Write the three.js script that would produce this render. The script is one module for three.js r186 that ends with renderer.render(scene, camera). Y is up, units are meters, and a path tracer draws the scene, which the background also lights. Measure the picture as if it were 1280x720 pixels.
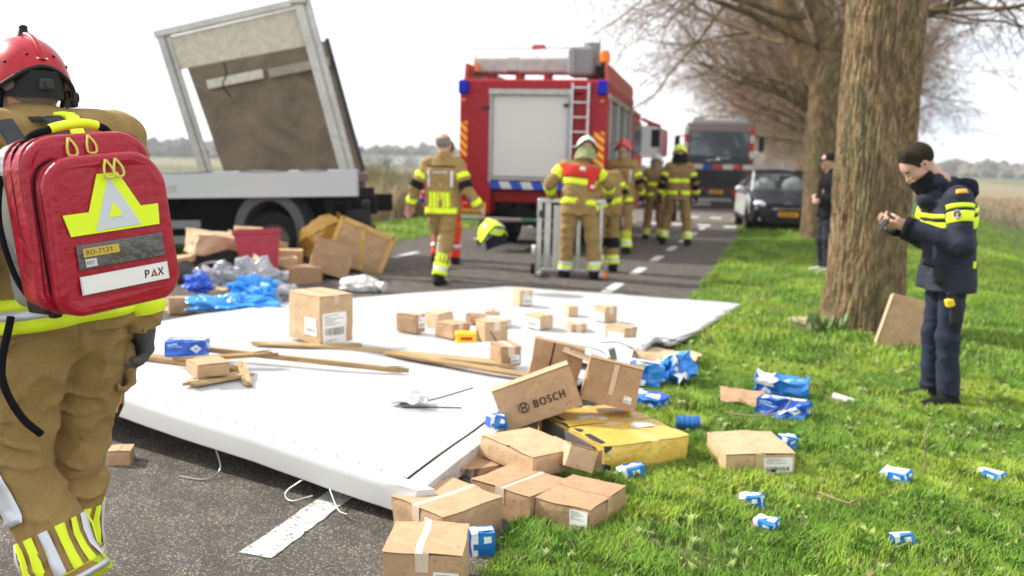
import * as THREE from 'three';
import { mergeGeometries, mergeVertices, toCreasedNormals } from 'three/addons/utils/BufferGeometryUtils.js';
import { RoundedBoxGeometry } from 'three/addons/geometries/RoundedBoxGeometry.js';
import { createNoise3D } from 'simplex-noise';

// ---------------------------------------------------------------- camera, sky, sun, exposure
const scene = new THREE.Scene();
const R = (d) => d * Math.PI / 180;
const camera = new THREE.PerspectiveCamera(2 * Math.atan(360 / 1150) * 180 / Math.PI, 16 / 9, 0.05, 6000);
camera.position.set(0, 1.56, 0);
camera.rotation.order = 'YXZ';
camera.rotation.set(R(-7.87), R(16.7), R(1.35));
camera.focus = 3.0;
camera.userData.fStop = 2.2;
scene.add(camera);
scene.fog = new THREE.FogExp2(0xe8eef4, 0.00045);
const renderer = new THREE.WebGLRenderer({ antialias: true });
renderer.setSize(1024, 576);
renderer.toneMapping = THREE.LinearToneMapping;
renderer.toneMappingExposure = 1.45;
renderer.shadowMap.enabled = true;

function mulberry(a) { return () => { a |= 0; a = a + 0x6D2B79F5 | 0; let t = Math.imul(a ^ a >>> 15, 1 | a); t = t + Math.imul(t ^ t >>> 7, 61 | t) ^ t; return ((t ^ t >>> 14) >>> 0) / 4294967296; }; }
let rnd = mulberry(7);
const rr = (a, b) => a + (b - a) * rnd();
const n3 = createNoise3D(mulberry(11));
const fbm = (x, y, z, o = 4) => { let s = 0, a = 0.5, f = 1; for (let i = 0; i < o; i++) { s += a * n3(x * f, y * f, z * f); a *= 0.5; f *= 2.03; } return s; };
const mix = (a, b, t) => a + (b - a) * t, clamp = (x, a, b) => Math.min(b, Math.max(a, x)), sstep = (a, b, x) => { const t = clamp((x - a) / (b - a), 0, 1); return t * t * (3 - 2 * t); };

{ // hazy bright spring sky, thin cloud with faint blue gaps
  const W = 512, H = 256, data = new Float32Array(W * H * 4);
  for (let j = 0; j < H; j++) for (let i = 0; i < W; i++) {
    const el = (j + 0.5) / H * Math.PI - Math.PI / 2, az = ((i + 0.5) / W - 0.5) * 2 * Math.PI;
    const x = Math.cos(el) * Math.cos(az), y = Math.sin(el), z = Math.cos(el) * Math.sin(az);
    const s = 1 / (Math.max(y, 0) + 0.22), c = fbm(x * s * 0.8, y, z * s * 0.8, 5);
    const gap = clamp(sstep(0.08, 0.5, c) * sstep(0.05, 0.25, y) * 0.5 + 0.75 * sstep(0.93, 1.0, x * 0.24 + y * 0.22 - z * 0.945) * sstep(-0.25, 0.3, c), 0, 0.9);
    const k = 1.0 - 0.05 * Math.max(y, 0), o = (j * W + i) * 4;
    data[o] = mix(1.0, 0.60, gap) * k; data[o + 1] = mix(1.01, 0.79, gap) * k; data[o + 2] = mix(1.04, 1.0, gap) * k; data[o + 3] = 1;
  }
  const sky = new THREE.DataTexture(data, W, H, THREE.RGBAFormat, THREE.FloatType);
  sky.mapping = THREE.EquirectangularReflectionMapping; sky.magFilter = THREE.LinearFilter; sky.needsUpdate = true;
  scene.background = sky; scene.environment = sky;
}
const sun = new THREE.DirectionalLight(new THREE.Color(1, 0.955, 0.88), 4.6);
{ // sun high over the fields to the left, a little behind the scene
  const s = new THREE.Vector3(-0.80, 0.66, -0.30).applyAxisAngle(new THREE.Vector3(0, 1, 0), R(16.7)).normalize();
  sun.position.copy(s).multiplyScalar(60).add(new THREE.Vector3(-2, 0, -14)); sun.target.position.set(-2, 0, -14);
  sun.castShadow = true; sun.shadow.radius = 2.2; sun.shadow.mapSize.set(4096, 4096);
  Object.assign(sun.shadow.camera, { left: -40, right: 40, top: 40, bottom: -40, near: 1, far: 160 });
  scene.add(sun, sun.target);
}

// ---------------------------------------------------------------- helpers
const V = (x, y, z) => new THREE.Vector3(x, y, z);
const taken = {};
function numbered(n) { if (!(n in taken)) { taken[n] = 0; return n; } return n + '_' + String(++taken[n]).padStart(3, '0'); }
function tag(o, label, category, group, kind) {
  if (label) o.userData.label = label; if (category) o.userData.category = category; if (group) o.userData.group = group; if (kind) o.userData.kind = kind; return o;
}
function thing(name, label, category, pos = [0, 0, 0], yaw = 0, group) {
  const o = new THREE.Group(); o.name = numbered(name); o.position.set(...pos); o.rotation.order = 'YXZ'; o.rotation.y = yaw; scene.add(o);
  return tag(o, label, category, group);
}
function part(name, g, m, parent, label) {
  const o = new THREE.Mesh(Array.isArray(g) ? merge(g) : g, m); o.name = parent ? name : numbered(name); o.castShadow = o.receiveShadow = true;
  if (label) o.userData.label = label; (parent || scene).add(o); return o;
}
function struct(name, g, m) { const o = part(name, g, m); o.userData.kind = 'structure'; return o; }
function clean(g) {
  if (g.index) g = g.toNonIndexed();
  for (const k of Object.keys(g.attributes)) if (!['position', 'normal', 'uv'].includes(k)) g.deleteAttribute(k);
  if (!g.attributes.normal) g.computeVertexNormals();
  if (!g.attributes.uv) boxUV(g);
  g.morphAttributes = {}; return g;
}
function boxUV(g, s = 1) { // uv in metres by the leading axis of each face
  const p = g.attributes.position, uv = new Float32Array(p.count * 2), a = V(), b = V(), c = V(), n = V();
  for (let i = 0; i < p.count; i += 3) {
    a.fromBufferAttribute(p, i); b.fromBufferAttribute(p, i + 1); c.fromBufferAttribute(p, i + 2); n.copy(b).sub(a).cross(c.clone().sub(a));
    const x = Math.abs(n.x), y = Math.abs(n.y), z = Math.abs(n.z);
    [a, b, c].forEach((q, k) => { const o = (i + k) * 2; if (x > y && x > z) { uv[o] = q.z * s; uv[o + 1] = q.y * s; } else if (y > z) { uv[o] = q.x * s; uv[o + 1] = q.z * s; } else { uv[o] = q.x * s; uv[o + 1] = q.y * s; } });
  }
  g.setAttribute('uv', new THREE.BufferAttribute(uv, 2)); return g;
}
function merge(list) { return list.length === 1 ? clean(list[0]) : mergeGeometries(list.map(clean)); }
function put(g, pos = [0, 0, 0], rot = [0, 0, 0], order = 'YXZ') {
  const m = new THREE.Matrix4().makeRotationFromEuler(new THREE.Euler(rot[0], rot[1], rot[2], order)); m.setPosition(...pos); g.applyMatrix4(m); return g;
}
function bx(w, h, d, pos, rot, r = 0) {
  let g = r > 0 ? new RoundedBoxGeometry(w, h, d, 2, Math.min(r, w / 2.01, h / 2.01, d / 2.01)) : new THREE.BoxGeometry(w, h, d);
  g = g.index ? g.toNonIndexed() : g; boxUV(g); return put(g, pos, rot);
}
function cyl(r1, r2, h, n, pos, rot, open = false) { return put(clean(new THREE.CylinderGeometry(r1, r2, h, n, 1, open)), pos, rot); }
function sph(r, pos, sc = [1, 1, 1], n = 16) { const g = new THREE.SphereGeometry(r, n, Math.round(n * 0.7)); g.scale(...sc); return put(clean(g), pos); }
function bar(a, b, r, n = 8, r2 = r) { // round bar between two points
  const A = V(...a), B = V(...b), d = B.clone().sub(A), g = clean(new THREE.CylinderGeometry(r2, r, d.length(), n));
  g.applyQuaternion(new THREE.Quaternion().setFromUnitVectors(V(0, 1, 0), d.clone().normalize())); g.translate(...A.add(B).multiplyScalar(0.5).toArray()); return g;
}
function beam(a, b, w, t, side = [0, 0, 1], r = 0.004) { // rectangular bar, w across «side», t the other way
  const A = V(...a), B = V(...b), y = B.clone().sub(A), L = y.length(); y.normalize();
  const x = V(...side).addScaledVector(y, -V(...side).dot(y)).normalize(), z = x.clone().cross(y), g = bx(w, L, t, [0, 0, 0], [0, 0, 0], r);
  g.applyMatrix4(new THREE.Matrix4().makeBasis(x, y, z).setPosition(A.add(B).multiplyScalar(0.5))); return g;
}
function wire(pts, r = 0.004, seg = 24, n = 6) { return clean(new THREE.TubeGeometry(new THREE.CatmullRomCurve3(pts.map((p) => V(...p))), seg, r, n, false)); }
function ext(pts, depth, bevel = 0) { // outline in xy pushed along z
  const s = new THREE.Shape(pts.map((p) => new THREE.Vector2(...p)));
  return boxUV(clean(new THREE.ExtrudeGeometry(s, { depth, bevelEnabled: bevel > 0, bevelSize: bevel, bevelThickness: bevel, bevelSegments: 2, steps: 1 })));
}
function quad(c, t = 0.004, nx = 1, ny = 1, bump) { // a sheet with thickness over four corners (a b / d c order: bl br tr tl), optional bump(u,v) along its normal
  const [a, b, e, f] = c.map((p) => V(...p)), n = b.clone().sub(a).cross(f.clone().sub(a)).normalize(), pos = [], idx = [], uv = [], N = (nx + 1) * (ny + 1), W = b.distanceTo(a), H = f.distanceTo(a);
  for (let k = 0; k < 2; k++) for (let j = 0; j <= ny; j++) for (let i = 0; i <= nx; i++) {
    const u = i / nx, v = j / ny, p = a.clone().lerp(b, u).lerp(f.clone().lerp(e, u), v);
    p.addScaledVector(n, (bump ? bump(u, v) : 0) - k * t); pos.push(p.x, p.y, p.z); uv.push(u * W, v * H);
  }
  const q = (p, r, s, w) => idx.push(p, r, s, p, s, w), at = (k, i, j) => k * N + j * (nx + 1) + i;
  for (let j = 0; j < ny; j++) for (let i = 0; i < nx; i++) { q(at(0, i, j), at(0, i + 1, j), at(0, i + 1, j + 1), at(0, i, j + 1)); q(at(1, i, j), at(1, i, j + 1), at(1, i + 1, j + 1), at(1, i + 1, j)); }
  for (let i = 0; i < nx; i++) { q(at(1, i, 0), at(1, i + 1, 0), at(0, i + 1, 0), at(0, i, 0)); q(at(0, i, ny), at(0, i + 1, ny), at(1, i + 1, ny), at(1, i, ny)); }
  for (let j = 0; j < ny; j++) { q(at(0, 0, j), at(0, 0, j + 1), at(1, 0, j + 1), at(1, 0, j)); q(at(1, nx, j), at(1, nx, j + 1), at(0, nx, j + 1), at(0, nx, j)); }
  const g = new THREE.BufferGeometry(); g.setAttribute('position', new THREE.Float32BufferAttribute(pos, 3)); g.setAttribute('uv', new THREE.Float32BufferAttribute(uv, 2)); g.setIndex(idx);
  const ng = g.toNonIndexed(); 
  if (nx * ny === 1) { ng.computeVertexNormals(); return ng; }
  // smooth on the sheet, sharp at the rim
  g.computeVertexNormals(); ng.computeVertexNormals();
  const face = 12 * nx * ny, sm = g.attributes.normal, id = g.index, flat = ng.attributes.normal;
  const top = new THREE.BufferGeometry(); top.setAttribute('position', g.attributes.position); top.setIndex(idx.slice(0, face)); top.computeVertexNormals();
  for (let i = 0; i < face; i++) { const k = idx[i]; flat.setXYZ(i, top.attributes.normal.getX(k), top.attributes.normal.getY(k), top.attributes.normal.getZ(k)); }
  return ng;
}
function warp(g, f) { const p = g.attributes.position, v = V(); for (let i = 0; i < p.count; i++) { v.fromBufferAttribute(p, i); f(v); p.setXYZ(i, v.x, v.y, v.z); } g.computeVertexNormals(); return g; }

// ---------------------------------------------------------------- textures and materials
function dtex(w, h, f, srgb = true, rx = 1, ry = 1) {
  const d = new Uint8Array(w * h * 4);
  for (let j = 0; j < h; j++) for (let i = 0; i < w; i++) { const c = f(i / w, j / h, i, j), o = (j * w + i) * 4; for (let k = 0; k < 3; k++) d[o + k] = clamp(Math.round((c.length ? c[k] : c) * 255), 0, 255); d[o + 3] = 255; }
  const t = new THREE.DataTexture(d, w, h); t.magFilter = THREE.LinearFilter; t.minFilter = THREE.LinearMipmapLinearFilter; t.wrapS = t.wrapT = THREE.RepeatWrapping; t.repeat.set(rx, ry);
  if (srgb) t.colorSpace = THREE.SRGBColorSpace; t.needsUpdate = true; return t;
}
function canvas(w, h, draw, srgb = true) {
  const c = document.createElement('canvas'); c.width = w; c.height = h; const x = c.getContext('2d'); draw(x, w, h);
  const t = new THREE.CanvasTexture(c); if (srgb) t.colorSpace = THREE.SRGBColorSpace; t.anisotropy = 4; return t;
}
const tileN = (u, v, s, z = 0) => { const a = u * 2 * Math.PI, b = v * 2 * Math.PI, r = s / (2 * Math.PI); return n3(Math.cos(a) * r + z, Math.sin(a) * r + Math.cos(b) * r * 1.3, Math.sin(b) * r + z * 0.7); };
const tf = (u, v, s, z = 0, o = 4) => { let q = 0, a = 0.5; for (let i = 0; i < o; i++) { q += a * tileN(u, v, s, z + i * 5.1); a *= 0.5; s *= 2; } return q; };
const wear = dtex(512, 512, (u, v) => { const a = 0.93 + 0.09 * tf(u, v, 6, 1) - 0.1 * sstep(0.28, 0.6, tf(u, v, 14, 9)); return [a, a * 0.995, a * 0.98]; }, true, 1 / 0.9, 1 / 0.9);
const roughN = dtex(256, 256, (u, v) => 0.72 + 0.28 * tf(u, v, 9, 3), false, 1 / 0.5, 1 / 0.5);
const weave = dtex(256, 256, (u, v) => 0.5 + 0.22 * Math.sin(u * 2 * Math.PI * 48) * Math.sin(v * 2 * Math.PI * 48) + 0.3 * tf(u, v, 10, 4), false, 1 / 0.12, 1 / 0.12);
const clothC = dtex(256, 256, (u, v) => { const a = 0.95 + 0.07 * tf(u, v, 5, 2) + 0.07 * tf(u, v, 40, 8); return [a, a * 0.99, a * 0.97]; }, true, 1 / 0.5, 1 / 0.5);
const C = (r, g, b) => new THREE.Color(r, g, b);
function mat(c, rough = 0.6, o = {}) { return new THREE.MeshPhysicalMaterial({ color: c instanceof THREE.Color ? c : new THREE.Color(c), roughness: rough, side: THREE.DoubleSide, ...o }); }
const paint = (c, o = {}) => mat(c, 0.38, { clearcoat: 0.5, clearcoatRoughness: 0.15, map: wear, ...o });
const metal = (c, rough = 0.42, o = {}) => mat(c, rough, { metalness: 0.85, roughnessMap: roughN, map: wear, ...o });
const cloth = (c, o = {}) => mat(c, 0.92, { bumpMap: weave, bumpScale: 0.0012, map: clothC, ...o });
const M = {
  tan: cloth(C(0.335, 0.22, 0.078)), tanDark: cloth(C(0.29, 0.185, 0.07)), hivis: mat(C(0.76, 0.93, 0.015), 0.6), silver: mat(C(0.62, 0.64, 0.68), 0.38, { metalness: 0.25 }),
  blackCloth: cloth(C(0.012, 0.012, 0.015), { specularIntensity: 0.25 }), navy: cloth(C(0.008, 0.011, 0.026), { specularIntensity: 0.3 }), rubber: mat(C(0.014, 0.014, 0.015), 0.85, { map: wear, specularIntensity: 0.3 }), blackPlastic: mat(C(0.016, 0.016, 0.018), 0.5, { specularIntensity: 0.45 }),
  darkGrey: mat(C(0.045, 0.048, 0.055), 0.55, { map: wear, specularIntensity: 0.5 }), red: paint(C(0.40, 0.006, 0.014), { clearcoat: 0.12, specularIntensity: 0.5 }), redDark: paint(C(0.28, 0.012, 0.02)), redCloth: cloth(C(0.62, 0.03, 0.02)), orangeCloth: cloth(C(0.85, 0.075, 0.02)),
  alu: metal(C(0.62, 0.63, 0.64)), aluDull: metal(C(0.46, 0.46, 0.45), 0.55), white: mat(C(0.78, 0.78, 0.77), 0.5, { map: wear }), panelWhite: mat(C(0.8, 0.8, 0.79), 0.42, { map: wear, clearcoat: 0.2, clearcoatRoughness: 0.3 }),
  lightGrey: mat(C(0.55, 0.55, 0.53), 0.5, { map: wear }), shutter: mat(C(0.68, 0.67, 0.64), 0.5, { metalness: 0.1 }), blue: mat(C(0.01, 0.07, 0.5), 0.35), blueLamp: mat(C(0.004, 0.012, 0.40), 0.25, { specularIntensity: 0.4 }),
  orange: mat(C(0.85, 0.2, 0.01), 0.3), yellow: mat(C(0.82, 0.55, 0.02), 0.4), glassDark: mat(C(0.02, 0.032, 0.04), 0.06, { clearcoat: 1, clearcoatRoughness: 0.03 }), chrome: mat(C(0.8, 0.8, 0.82), 0.12, { metalness: 1 }),
  skin: mat(C(0.52, 0.30, 0.215), 0.55, { vertexColors: true }), hair: cloth(C(0.03, 0.02, 0.013), { specularIntensity: 0.4 }), greyHair: cloth(C(0.22, 0.19, 0.17)), glove: cloth(C(0.10, 0.10, 0.105)),
  lampClear: mat(C(0.75, 0.77, 0.8), 0.12, { clearcoat: 1, metalness: 0.3 }), lampRed: mat(C(0.55, 0.015, 0.012), 0.2, { clearcoat: 1 }),
};
// ---------------------------------------------------------------- ground, road, verge, fields
const groundY = (x, z) => { // the road lies on a low dike
    if (x > 1.5) { const t = x - 1.5; return -2.3 * sstep(0, 11, t) + 0.02 * fbm(x * 0.5, 0, z * 0.5, 3); }
  if (x < -8.2) { const t = -8.2 - x; return -1.5 * sstep(0, 9, t) + 0.03 * fbm(x * 0.4, 3, z * 0.4, 3); }
  if (x > -1.02) return 0.012 + 0.02 * sstep(-1.02, -0.6, x) + 0.018 * fbm(x * 1.2, 1, z * 1.2, 3);
  if (x < -7.0) return 0.012 + 0.03 * sstep(-7.0, -7.6, x) * 0;
  return -0.012;
};
{
  const xs = [], zs = [];
  for (let x = -1200; x < -60; x *= 0.8) xs.push(x); for (let x = -60; x < -14; x += 3) xs.push(x); for (let x = -14; x < 6; x += 0.2) xs.push(x); for (let x = 6; x < 30; x += 1) xs.push(x); for (let x = 30; x < 1500; x *= 1.25) xs.push(x); xs.push(1600);
  for (let z = 12; z > -30; z -= 0.4) zs.push(z); for (let z = 30; z < 3000; z *= 1.12) zs.push(-z); zs.push(-3200);
  const g = new THREE.BufferGeometry(), pos = [], uv = [], col = [], idx = [], nx = xs.length;
  for (const z of zs) for (const x of xs) {
    pos.push(x, groundY(x, z), z); uv.push(x, z);
    const f = fbm(x * 0.9, 5, z * 0.9, 4), big = fbm(x * 0.02, 8, z * 0.02, 3);
    let c = [0.115 + 0.03 * f, 0.165 + 0.035 * f, 0.03];                                          // lawn
    const tanR = sstep(17, 24, x + 4 * big) * (1 - sstep(60, 75, x + 20 * big)), tanL = sstep(9.6, 10.6, -x) * (1 - sstep(15, 19, -x + 3 * big));
    const t = Math.max(tanR, tanL); c = c.map((v, k) => mix(v, [0.30, 0.235, 0.135][k], t));
    if (x > 75 || x < -19) { const k = sstep(-0.1, 0.15, fbm(x * 0.004, 2, z * 0.012, 2)); c = c.map((v, i) => mix([0.13, 0.15, 0.06][i], [0.30, 0.25, 0.16][i], k)); }
    const bare = Math.max(sstep(0.22, 0.4, fbm(x * 1.7, 21, z * 1.7, 3)), Math.exp(-((x - 0.17) ** 2 + (z + 3.98) ** 2) / 0.012), Math.exp(-((x + 0.28) ** 2 + (z + 5.35) ** 2) / 0.015)) * (x > -1.1 && x < 4 ? 0.8 : 0); c = c.map((v, k) => mix(v, [0.09, 0.068, 0.045][k], bare));
    col.push(...c);
  }
  for (let j = 0; j + 1 < zs.length; j++) for (let i = 0; i + 1 < nx; i++) { const a = j * nx + i; idx.push(a, a + 1, a + nx + 1, a, a + nx + 1, a + nx); }
  g.setAttribute('position', new THREE.Float32BufferAttribute(pos, 3)); g.setAttribute('uv', new THREE.Float32BufferAttribute(uv, 2)); g.setAttribute('color', new THREE.Float32BufferAttribute(col, 3)); g.setIndex(idx); g.computeVertexNormals();
  const soil = dtex(512, 512, (u, v) => { const a = 0.85 + 0.3 * tf(u, v, 18, 6) + 0.12 * tf(u, v, 60, 2); return [a, a, a * 0.95]; }, true, 1 / 2.1, 1 / 2.1);
  struct('ground', g, new THREE.MeshStandardMaterial({ vertexColors: true, map: soil, roughness: 1, bumpMap: soil, bumpScale: 0.03 }));
}
const asphaltCells = []; { const q = mulberry(5); for (let i = 0; i < 128 * 128; i++) asphaltCells.push([q(), q(), q(), q()]); }
function stones(u, v, n) { // nearest stone on a wrapping jittered grid: [distance to the edge between two stones, tone, warmth]
  const x = u * n, y = v * n, ix = Math.floor(x), iy = Math.floor(y); let d1 = 9, d2 = 9, b = null;
  for (let j = -1; j <= 1; j++) for (let i = -1; i <= 1; i++) { const cx = (ix + i + n) % n, cy = (iy + j + n) % n, c = asphaltCells[cy * 128 + cx], dx = ix + i + 0.1 + 0.8 * c[0] - x, dy = iy + j + 0.1 + 0.8 * c[1] - y, d = Math.hypot(dx, dy); if (d < d1) { d2 = d1; d1 = d; b = c; } else if (d < d2) d2 = d; }
  return [d2 - d1, b[2], b[3]];
}
const asA = [], asN = 1024; for (let j = 0; j < asN; j++) for (let i = 0; i < asN; i++) asA.push(stones(i / asN, j / asN, 110));
const asphaltC = dtex(asN, asN, (u, v, i, j) => { const s = asA[j * asN + i], e = sstep(0.02, 0.3, s[0]), t = 0.21 + 0.17 * s[1] + (s[1] > 0.86 ? 0.11 : 0) , w = s[2] > 0.7 ? 1.14 : 1.03, k = 1 + 0.25 * tf(u, v, 4, 7); return [mix(0.13, t * w, e) * k, mix(0.128, t, e) * k, mix(0.122, t * (2 - w) * 0.98, e) * k]; }, true, 1 / 0.85, 1 / 0.85);
const asphaltB = dtex(asN, asN, (u, v, i, j) => { const s = asA[j * asN + i]; return sstep(0.0, 0.45, s[0]) * (0.55 + 0.45 * s[1]); }, false, 1 / 0.85, 1 / 0.85);
const asphalt = new THREE.MeshStandardMaterial({ color: C(1.75, 1.70, 1.62), map: asphaltC, roughness: 0.9, bumpMap: asphaltB, bumpScale: 0.004 });
{
  const edge = (z, s) => 0.05 * fbm(z * 1.1, s, 0, 4) + 0.02 * n3(z * 7, s, 2);
  const pos = [], uv = [], idx = [], cols = 12, zs = []; for (let z = 10; z > -40; z -= 0.12) zs.push(z); for (let z = 40; z < 900; z *= 1.1) zs.push(-z);
  zs.forEach((z, j) => { for (let i = 0; i <= cols; i++) { const x = mix(-7.15 + edge(z, 3), -1.02 + edge(z, 9), i / cols), crown = 0.03 * (1 - Math.pow((x + 4.1) / 3.1, 2)); pos.push(x, 0.004 + crown * 0.6, z); uv.push(x, z); } });
  for (let j = 0; j + 1 < zs.length; j++) for (let i = 0; i < cols; i++) { const a = j * (cols + 1) + i; idx.push(a, a + 1, a + cols + 2, a, a + cols + 2, a + cols + 1); }
  const g = new THREE.BufferGeometry(); g.setAttribute('position', new THREE.Float32BufferAttribute(pos, 3)); g.setAttribute('uv', new THREE.Float32BufferAttribute(uv, 2)); g.setIndex(idx); g.computeVertexNormals();
  struct('road', g, asphalt);
}
const roadY = (x) => 0.004 + 0.018 * (1 - Math.pow((x + 4.1) / 3.1, 2));
const lineT = dtex(512, 512, (u, v) => { const k = sstep(0.3, 0.46, tf(u, v, 12, 5) + 0.5 * tf(u, v, 40, 1)), s = 0.86 + 0.1 * tf(u, v, 8, 2); return [mix(s, 0.42, k), mix(s, 0.41, k), mix(s * 0.98, 0.38, k)]; }, true, 1 / 0.5, 1 / 0.5);
const lineMat = new THREE.MeshStandardMaterial({ color: C(0.85, 0.85, 0.84), map: lineT, roughness: 0.75, bumpMap: asphaltB, bumpScale: 0.002, side: THREE.DoubleSide });
function strip(x0, x1, z0, z1) { // a painted mark on the road, rough at its edges
  const nx = 5, nz = 18, pos = [], uv = [], idx = [];
  for (let j = 0; j <= nz; j++) for (let i = 0; i <= nx; i++) { const x = mix(x0, x1, i / nx) + ((i === 0 || i === nx) ? 0.006 * n3(z0 * 3, j * 0.9, i) : 0), z = mix(z0, z1, j / nz) + ((j === 0 || j === nz) ? 0.008 * n3(i * 2, z0, j) : 0); pos.push(x, roadY(x) + 0.004, z); uv.push(x, z); }
  for (let j = 0; j < nz; j++) for (let i = 0; i < nx; i++) { const a = j * (nx + 1) + i; idx.push(a, a + 1, a + nx + 1, a + 1, a + nx + 2, a + nx + 1); }
  const g = new THREE.BufferGeometry(); g.setAttribute('position', new THREE.Float32BufferAttribute(pos, 3)); g.setAttribute('uv', new THREE.Float32BufferAttribute(uv, 2)); g.setIndex(idx);
  g.computeVertexNormals(); const n = g.attributes.normal; for (let i = 0; i < n.count; i++) n.setXYZ(i, 0, 1, 0); return g;
}
// pale raised junction far down the road
{
  const z0 = -24.6, z1 = -34, paleM = new THREE.MeshStandardMaterial({ color: C(2.1, 1.95, 1.75), map: asphaltC, roughness: 0.9 });
  const g = new THREE.BufferGeometry(), pos = [], uv = [], idx = [];
  [z0, z1].forEach((z) => { for (let i = 0; i <= 12; i++) { const x = mix(-7.1, -1.05, i / 12); pos.push(x, roadY(x) + 0.004, z); uv.push(x, z); } });
  for (let i = 0; i < 12; i++) idx.push(i, i + 1, i + 14, i, i + 14, i + 13);
  g.setAttribute('position', new THREE.Float32BufferAttribute(pos, 3)); g.setAttribute('uv', new THREE.Float32BufferAttribute(uv, 2)); g.setIndex(idx); g.computeVertexNormals();
  struct('road_surface', g, paleM);
  for (let k = 0; k < 9; k++) for (const [a, b] of [[z0 + 0.75, z0 + 0.1], [-27.6, -28.3]]) { const m = struct('road_marking', (() => { const s = strip(-6.9 + k * 0.66, -6.58 + k * 0.66, a, b); s.translate(0, 0.004, 0); return s; })(), lineMat); }
}
for (let k = 0; k < 14; k++) { // dashed edge lines, one metre on, one metre off
  const z = -2.98 - k * 1.96, x = -1.84 - 0.16 * Math.min(1, k / 4); if (z < -24 && z > -35) continue;
  struct('road_marking', strip(x - 0.14, x, z, z - 0.95), lineMat);
  struct('road_marking', strip(-5.98, -5.84, z - 0.4, z - 1.4), lineMat);
}
// ---------------------------------------------------------------- trees
const barkT = dtex(512, 1024, (u, v) => { // upright fissures with grey-green ridges
  const f = Math.abs(tileN(u, v * 0.16, 58, 2) + 0.55 * tileN(u, v * 0.4, 110, 6)), k = sstep(0.0, 0.42, f), s = 0.8 + 0.3 * tf(u, v, 9, 3), g = sstep(-0.1, 0.35, tf(u, v, 4, 11));
  return [mix(0.32, mix(0.50, 0.46, g), k) * s, mix(0.26, mix(0.425, 0.43, g), k) * s, mix(0.19, mix(0.325, 0.31, g), k) * s];
});
const barkB = dtex(512, 1024, (u, v) => sstep(0.0, 0.4, Math.abs(tileN(u, v * 0.16, 58, 2) + 0.55 * tileN(u, v * 0.4, 110, 6))) * 0.8 + 0.2 * tf(u, v, 30, 1), false);
const barkM = new THREE.MeshStandardMaterial({ color: C(1.85, 1.74, 1.52), map: barkT, bumpMap: barkB, bumpScale: 0.012, roughness: 1 });
const limbM = new THREE.MeshStandardMaterial({ color: C(1.85, 1.72, 1.42), map: barkT, bumpMap: barkB, bumpScale: 0.012, roughness: 1 });
const twigM = new THREE.MeshStandardMaterial({ color: C(0.29, 0.205, 0.14), roughness: 1 });

function taper(pts, rad, sides, uvr = 1) { // a bent tapered tube (points, radii)
  const pos = [], uv = [], idx = []; let up = V(0.3, 0.1, 1).normalize(), len = 0;
  for (let i = 0; i < pts.length; i++) {
    const t = (pts[Math.min(i + 1, pts.length - 1)].clone().sub(pts[Math.max(i - 1, 0)])).normalize(), x = up.clone().cross(t).normalize(), y = t.clone().cross(x); up = x.clone().cross(t).negate().normalize(); up = y;
    if (i) len += pts[i].distanceTo(pts[i - 1]);
    for (let k = 0; k <= sides; k++) { const a = k / sides * 2 * Math.PI, p = pts[i].clone().addScaledVector(x, Math.cos(a) * rad[i]).addScaledVector(y, Math.sin(a) * rad[i]); pos.push(p.x, p.y, p.z); uv.push(k / sides * uvr, len / 3); }
  }
  for (let i = 0; i + 1 < pts.length; i++) for (let k = 0; k < sides; k++) { const a = i * (sides + 1) + k, b = a + sides + 1; idx.push(a, a + 1, b, b, a + 1, b + 1); }
  return { pos, uv, idx };
}
class Buf { constructor() { this.pos = []; this.uv = []; this.idx = []; }
  add(t) { const o = this.pos.length / 3; for (const v of t.pos) this.pos.push(v); for (const v of t.uv) this.uv.push(v); for (const v of t.idx) this.idx.push(v + o); }
  geo() { const g = new THREE.BufferGeometry(); g.setAttribute('position', new THREE.Float32BufferAttribute(this.pos, 3)); g.setAttribute('uv', new THREE.Float32BufferAttribute(this.uv, 2)); g.setIndex(this.idx); g.computeVertexNormals(); return g; } }
function trunkGeo(h, r, seed, sides, rows, top = 0.8, lean = [0, 0]) { // ridged bark, root flare
  const pos = [], uv = [], idx = [];
  for (let j = 0; j <= rows; j++) {
    const y = Math.pow(j / rows, 1.15) * h - 0.12, k = y / h;
    for (let i = 0; i <= sides; i++) {
      const a = (i % sides) / sides * 2 * Math.PI, cx = Math.cos(a), cz = Math.sin(a), flare = Math.exp(-Math.max(y, 0) / 0.2), toes = 0.12 + 0.20 * Math.max(0, n3(cx * 1.6 + seed, cz * 1.6, 0.2));
      const fiss = 0.75 * Math.pow(Math.abs(Math.sin(a * 21 + 2.4 * n3(cx * 3 + seed, y * 0.9, cz * 3) + 1.1 * n3(cx * 8, y * 2.2, cz * 8 + seed))), 0.7) + 0.3 * n3(cx * 14 + seed, y * 5, cz * 14);
      const rad = r * mix(1, top, clamp(k, 0, 1)) * (1 + 0.03 * n3(cx * 1.2 + seed, y * 0.5, cz * 1.2)) + flare * toes * r * 1.25 + (sides > 60 ? 0.022 : 0.012) * (fiss - 0.45);
      pos.push(cx * rad + lean[0] * k, y, cz * rad + lean[1] * k); uv.push(i / sides * 2, y / 3);
    }
  }
  for (let j = 0; j < rows; j++) for (let i = 0; i < sides; i++) { const a = j * (sides + 1) + i, b = a + sides + 1; idx.push(a, b, a + 1, b, b + 1, a + 1); }
  const g = new THREE.BufferGeometry(); g.setAttribute('position', new THREE.Float32BufferAttribute(pos, 3)); g.setAttribute('uv', new THREE.Float32BufferAttribute(uv, 2)); g.setIndex(idx); g.computeVertexNormals(); return g;
}
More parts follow.
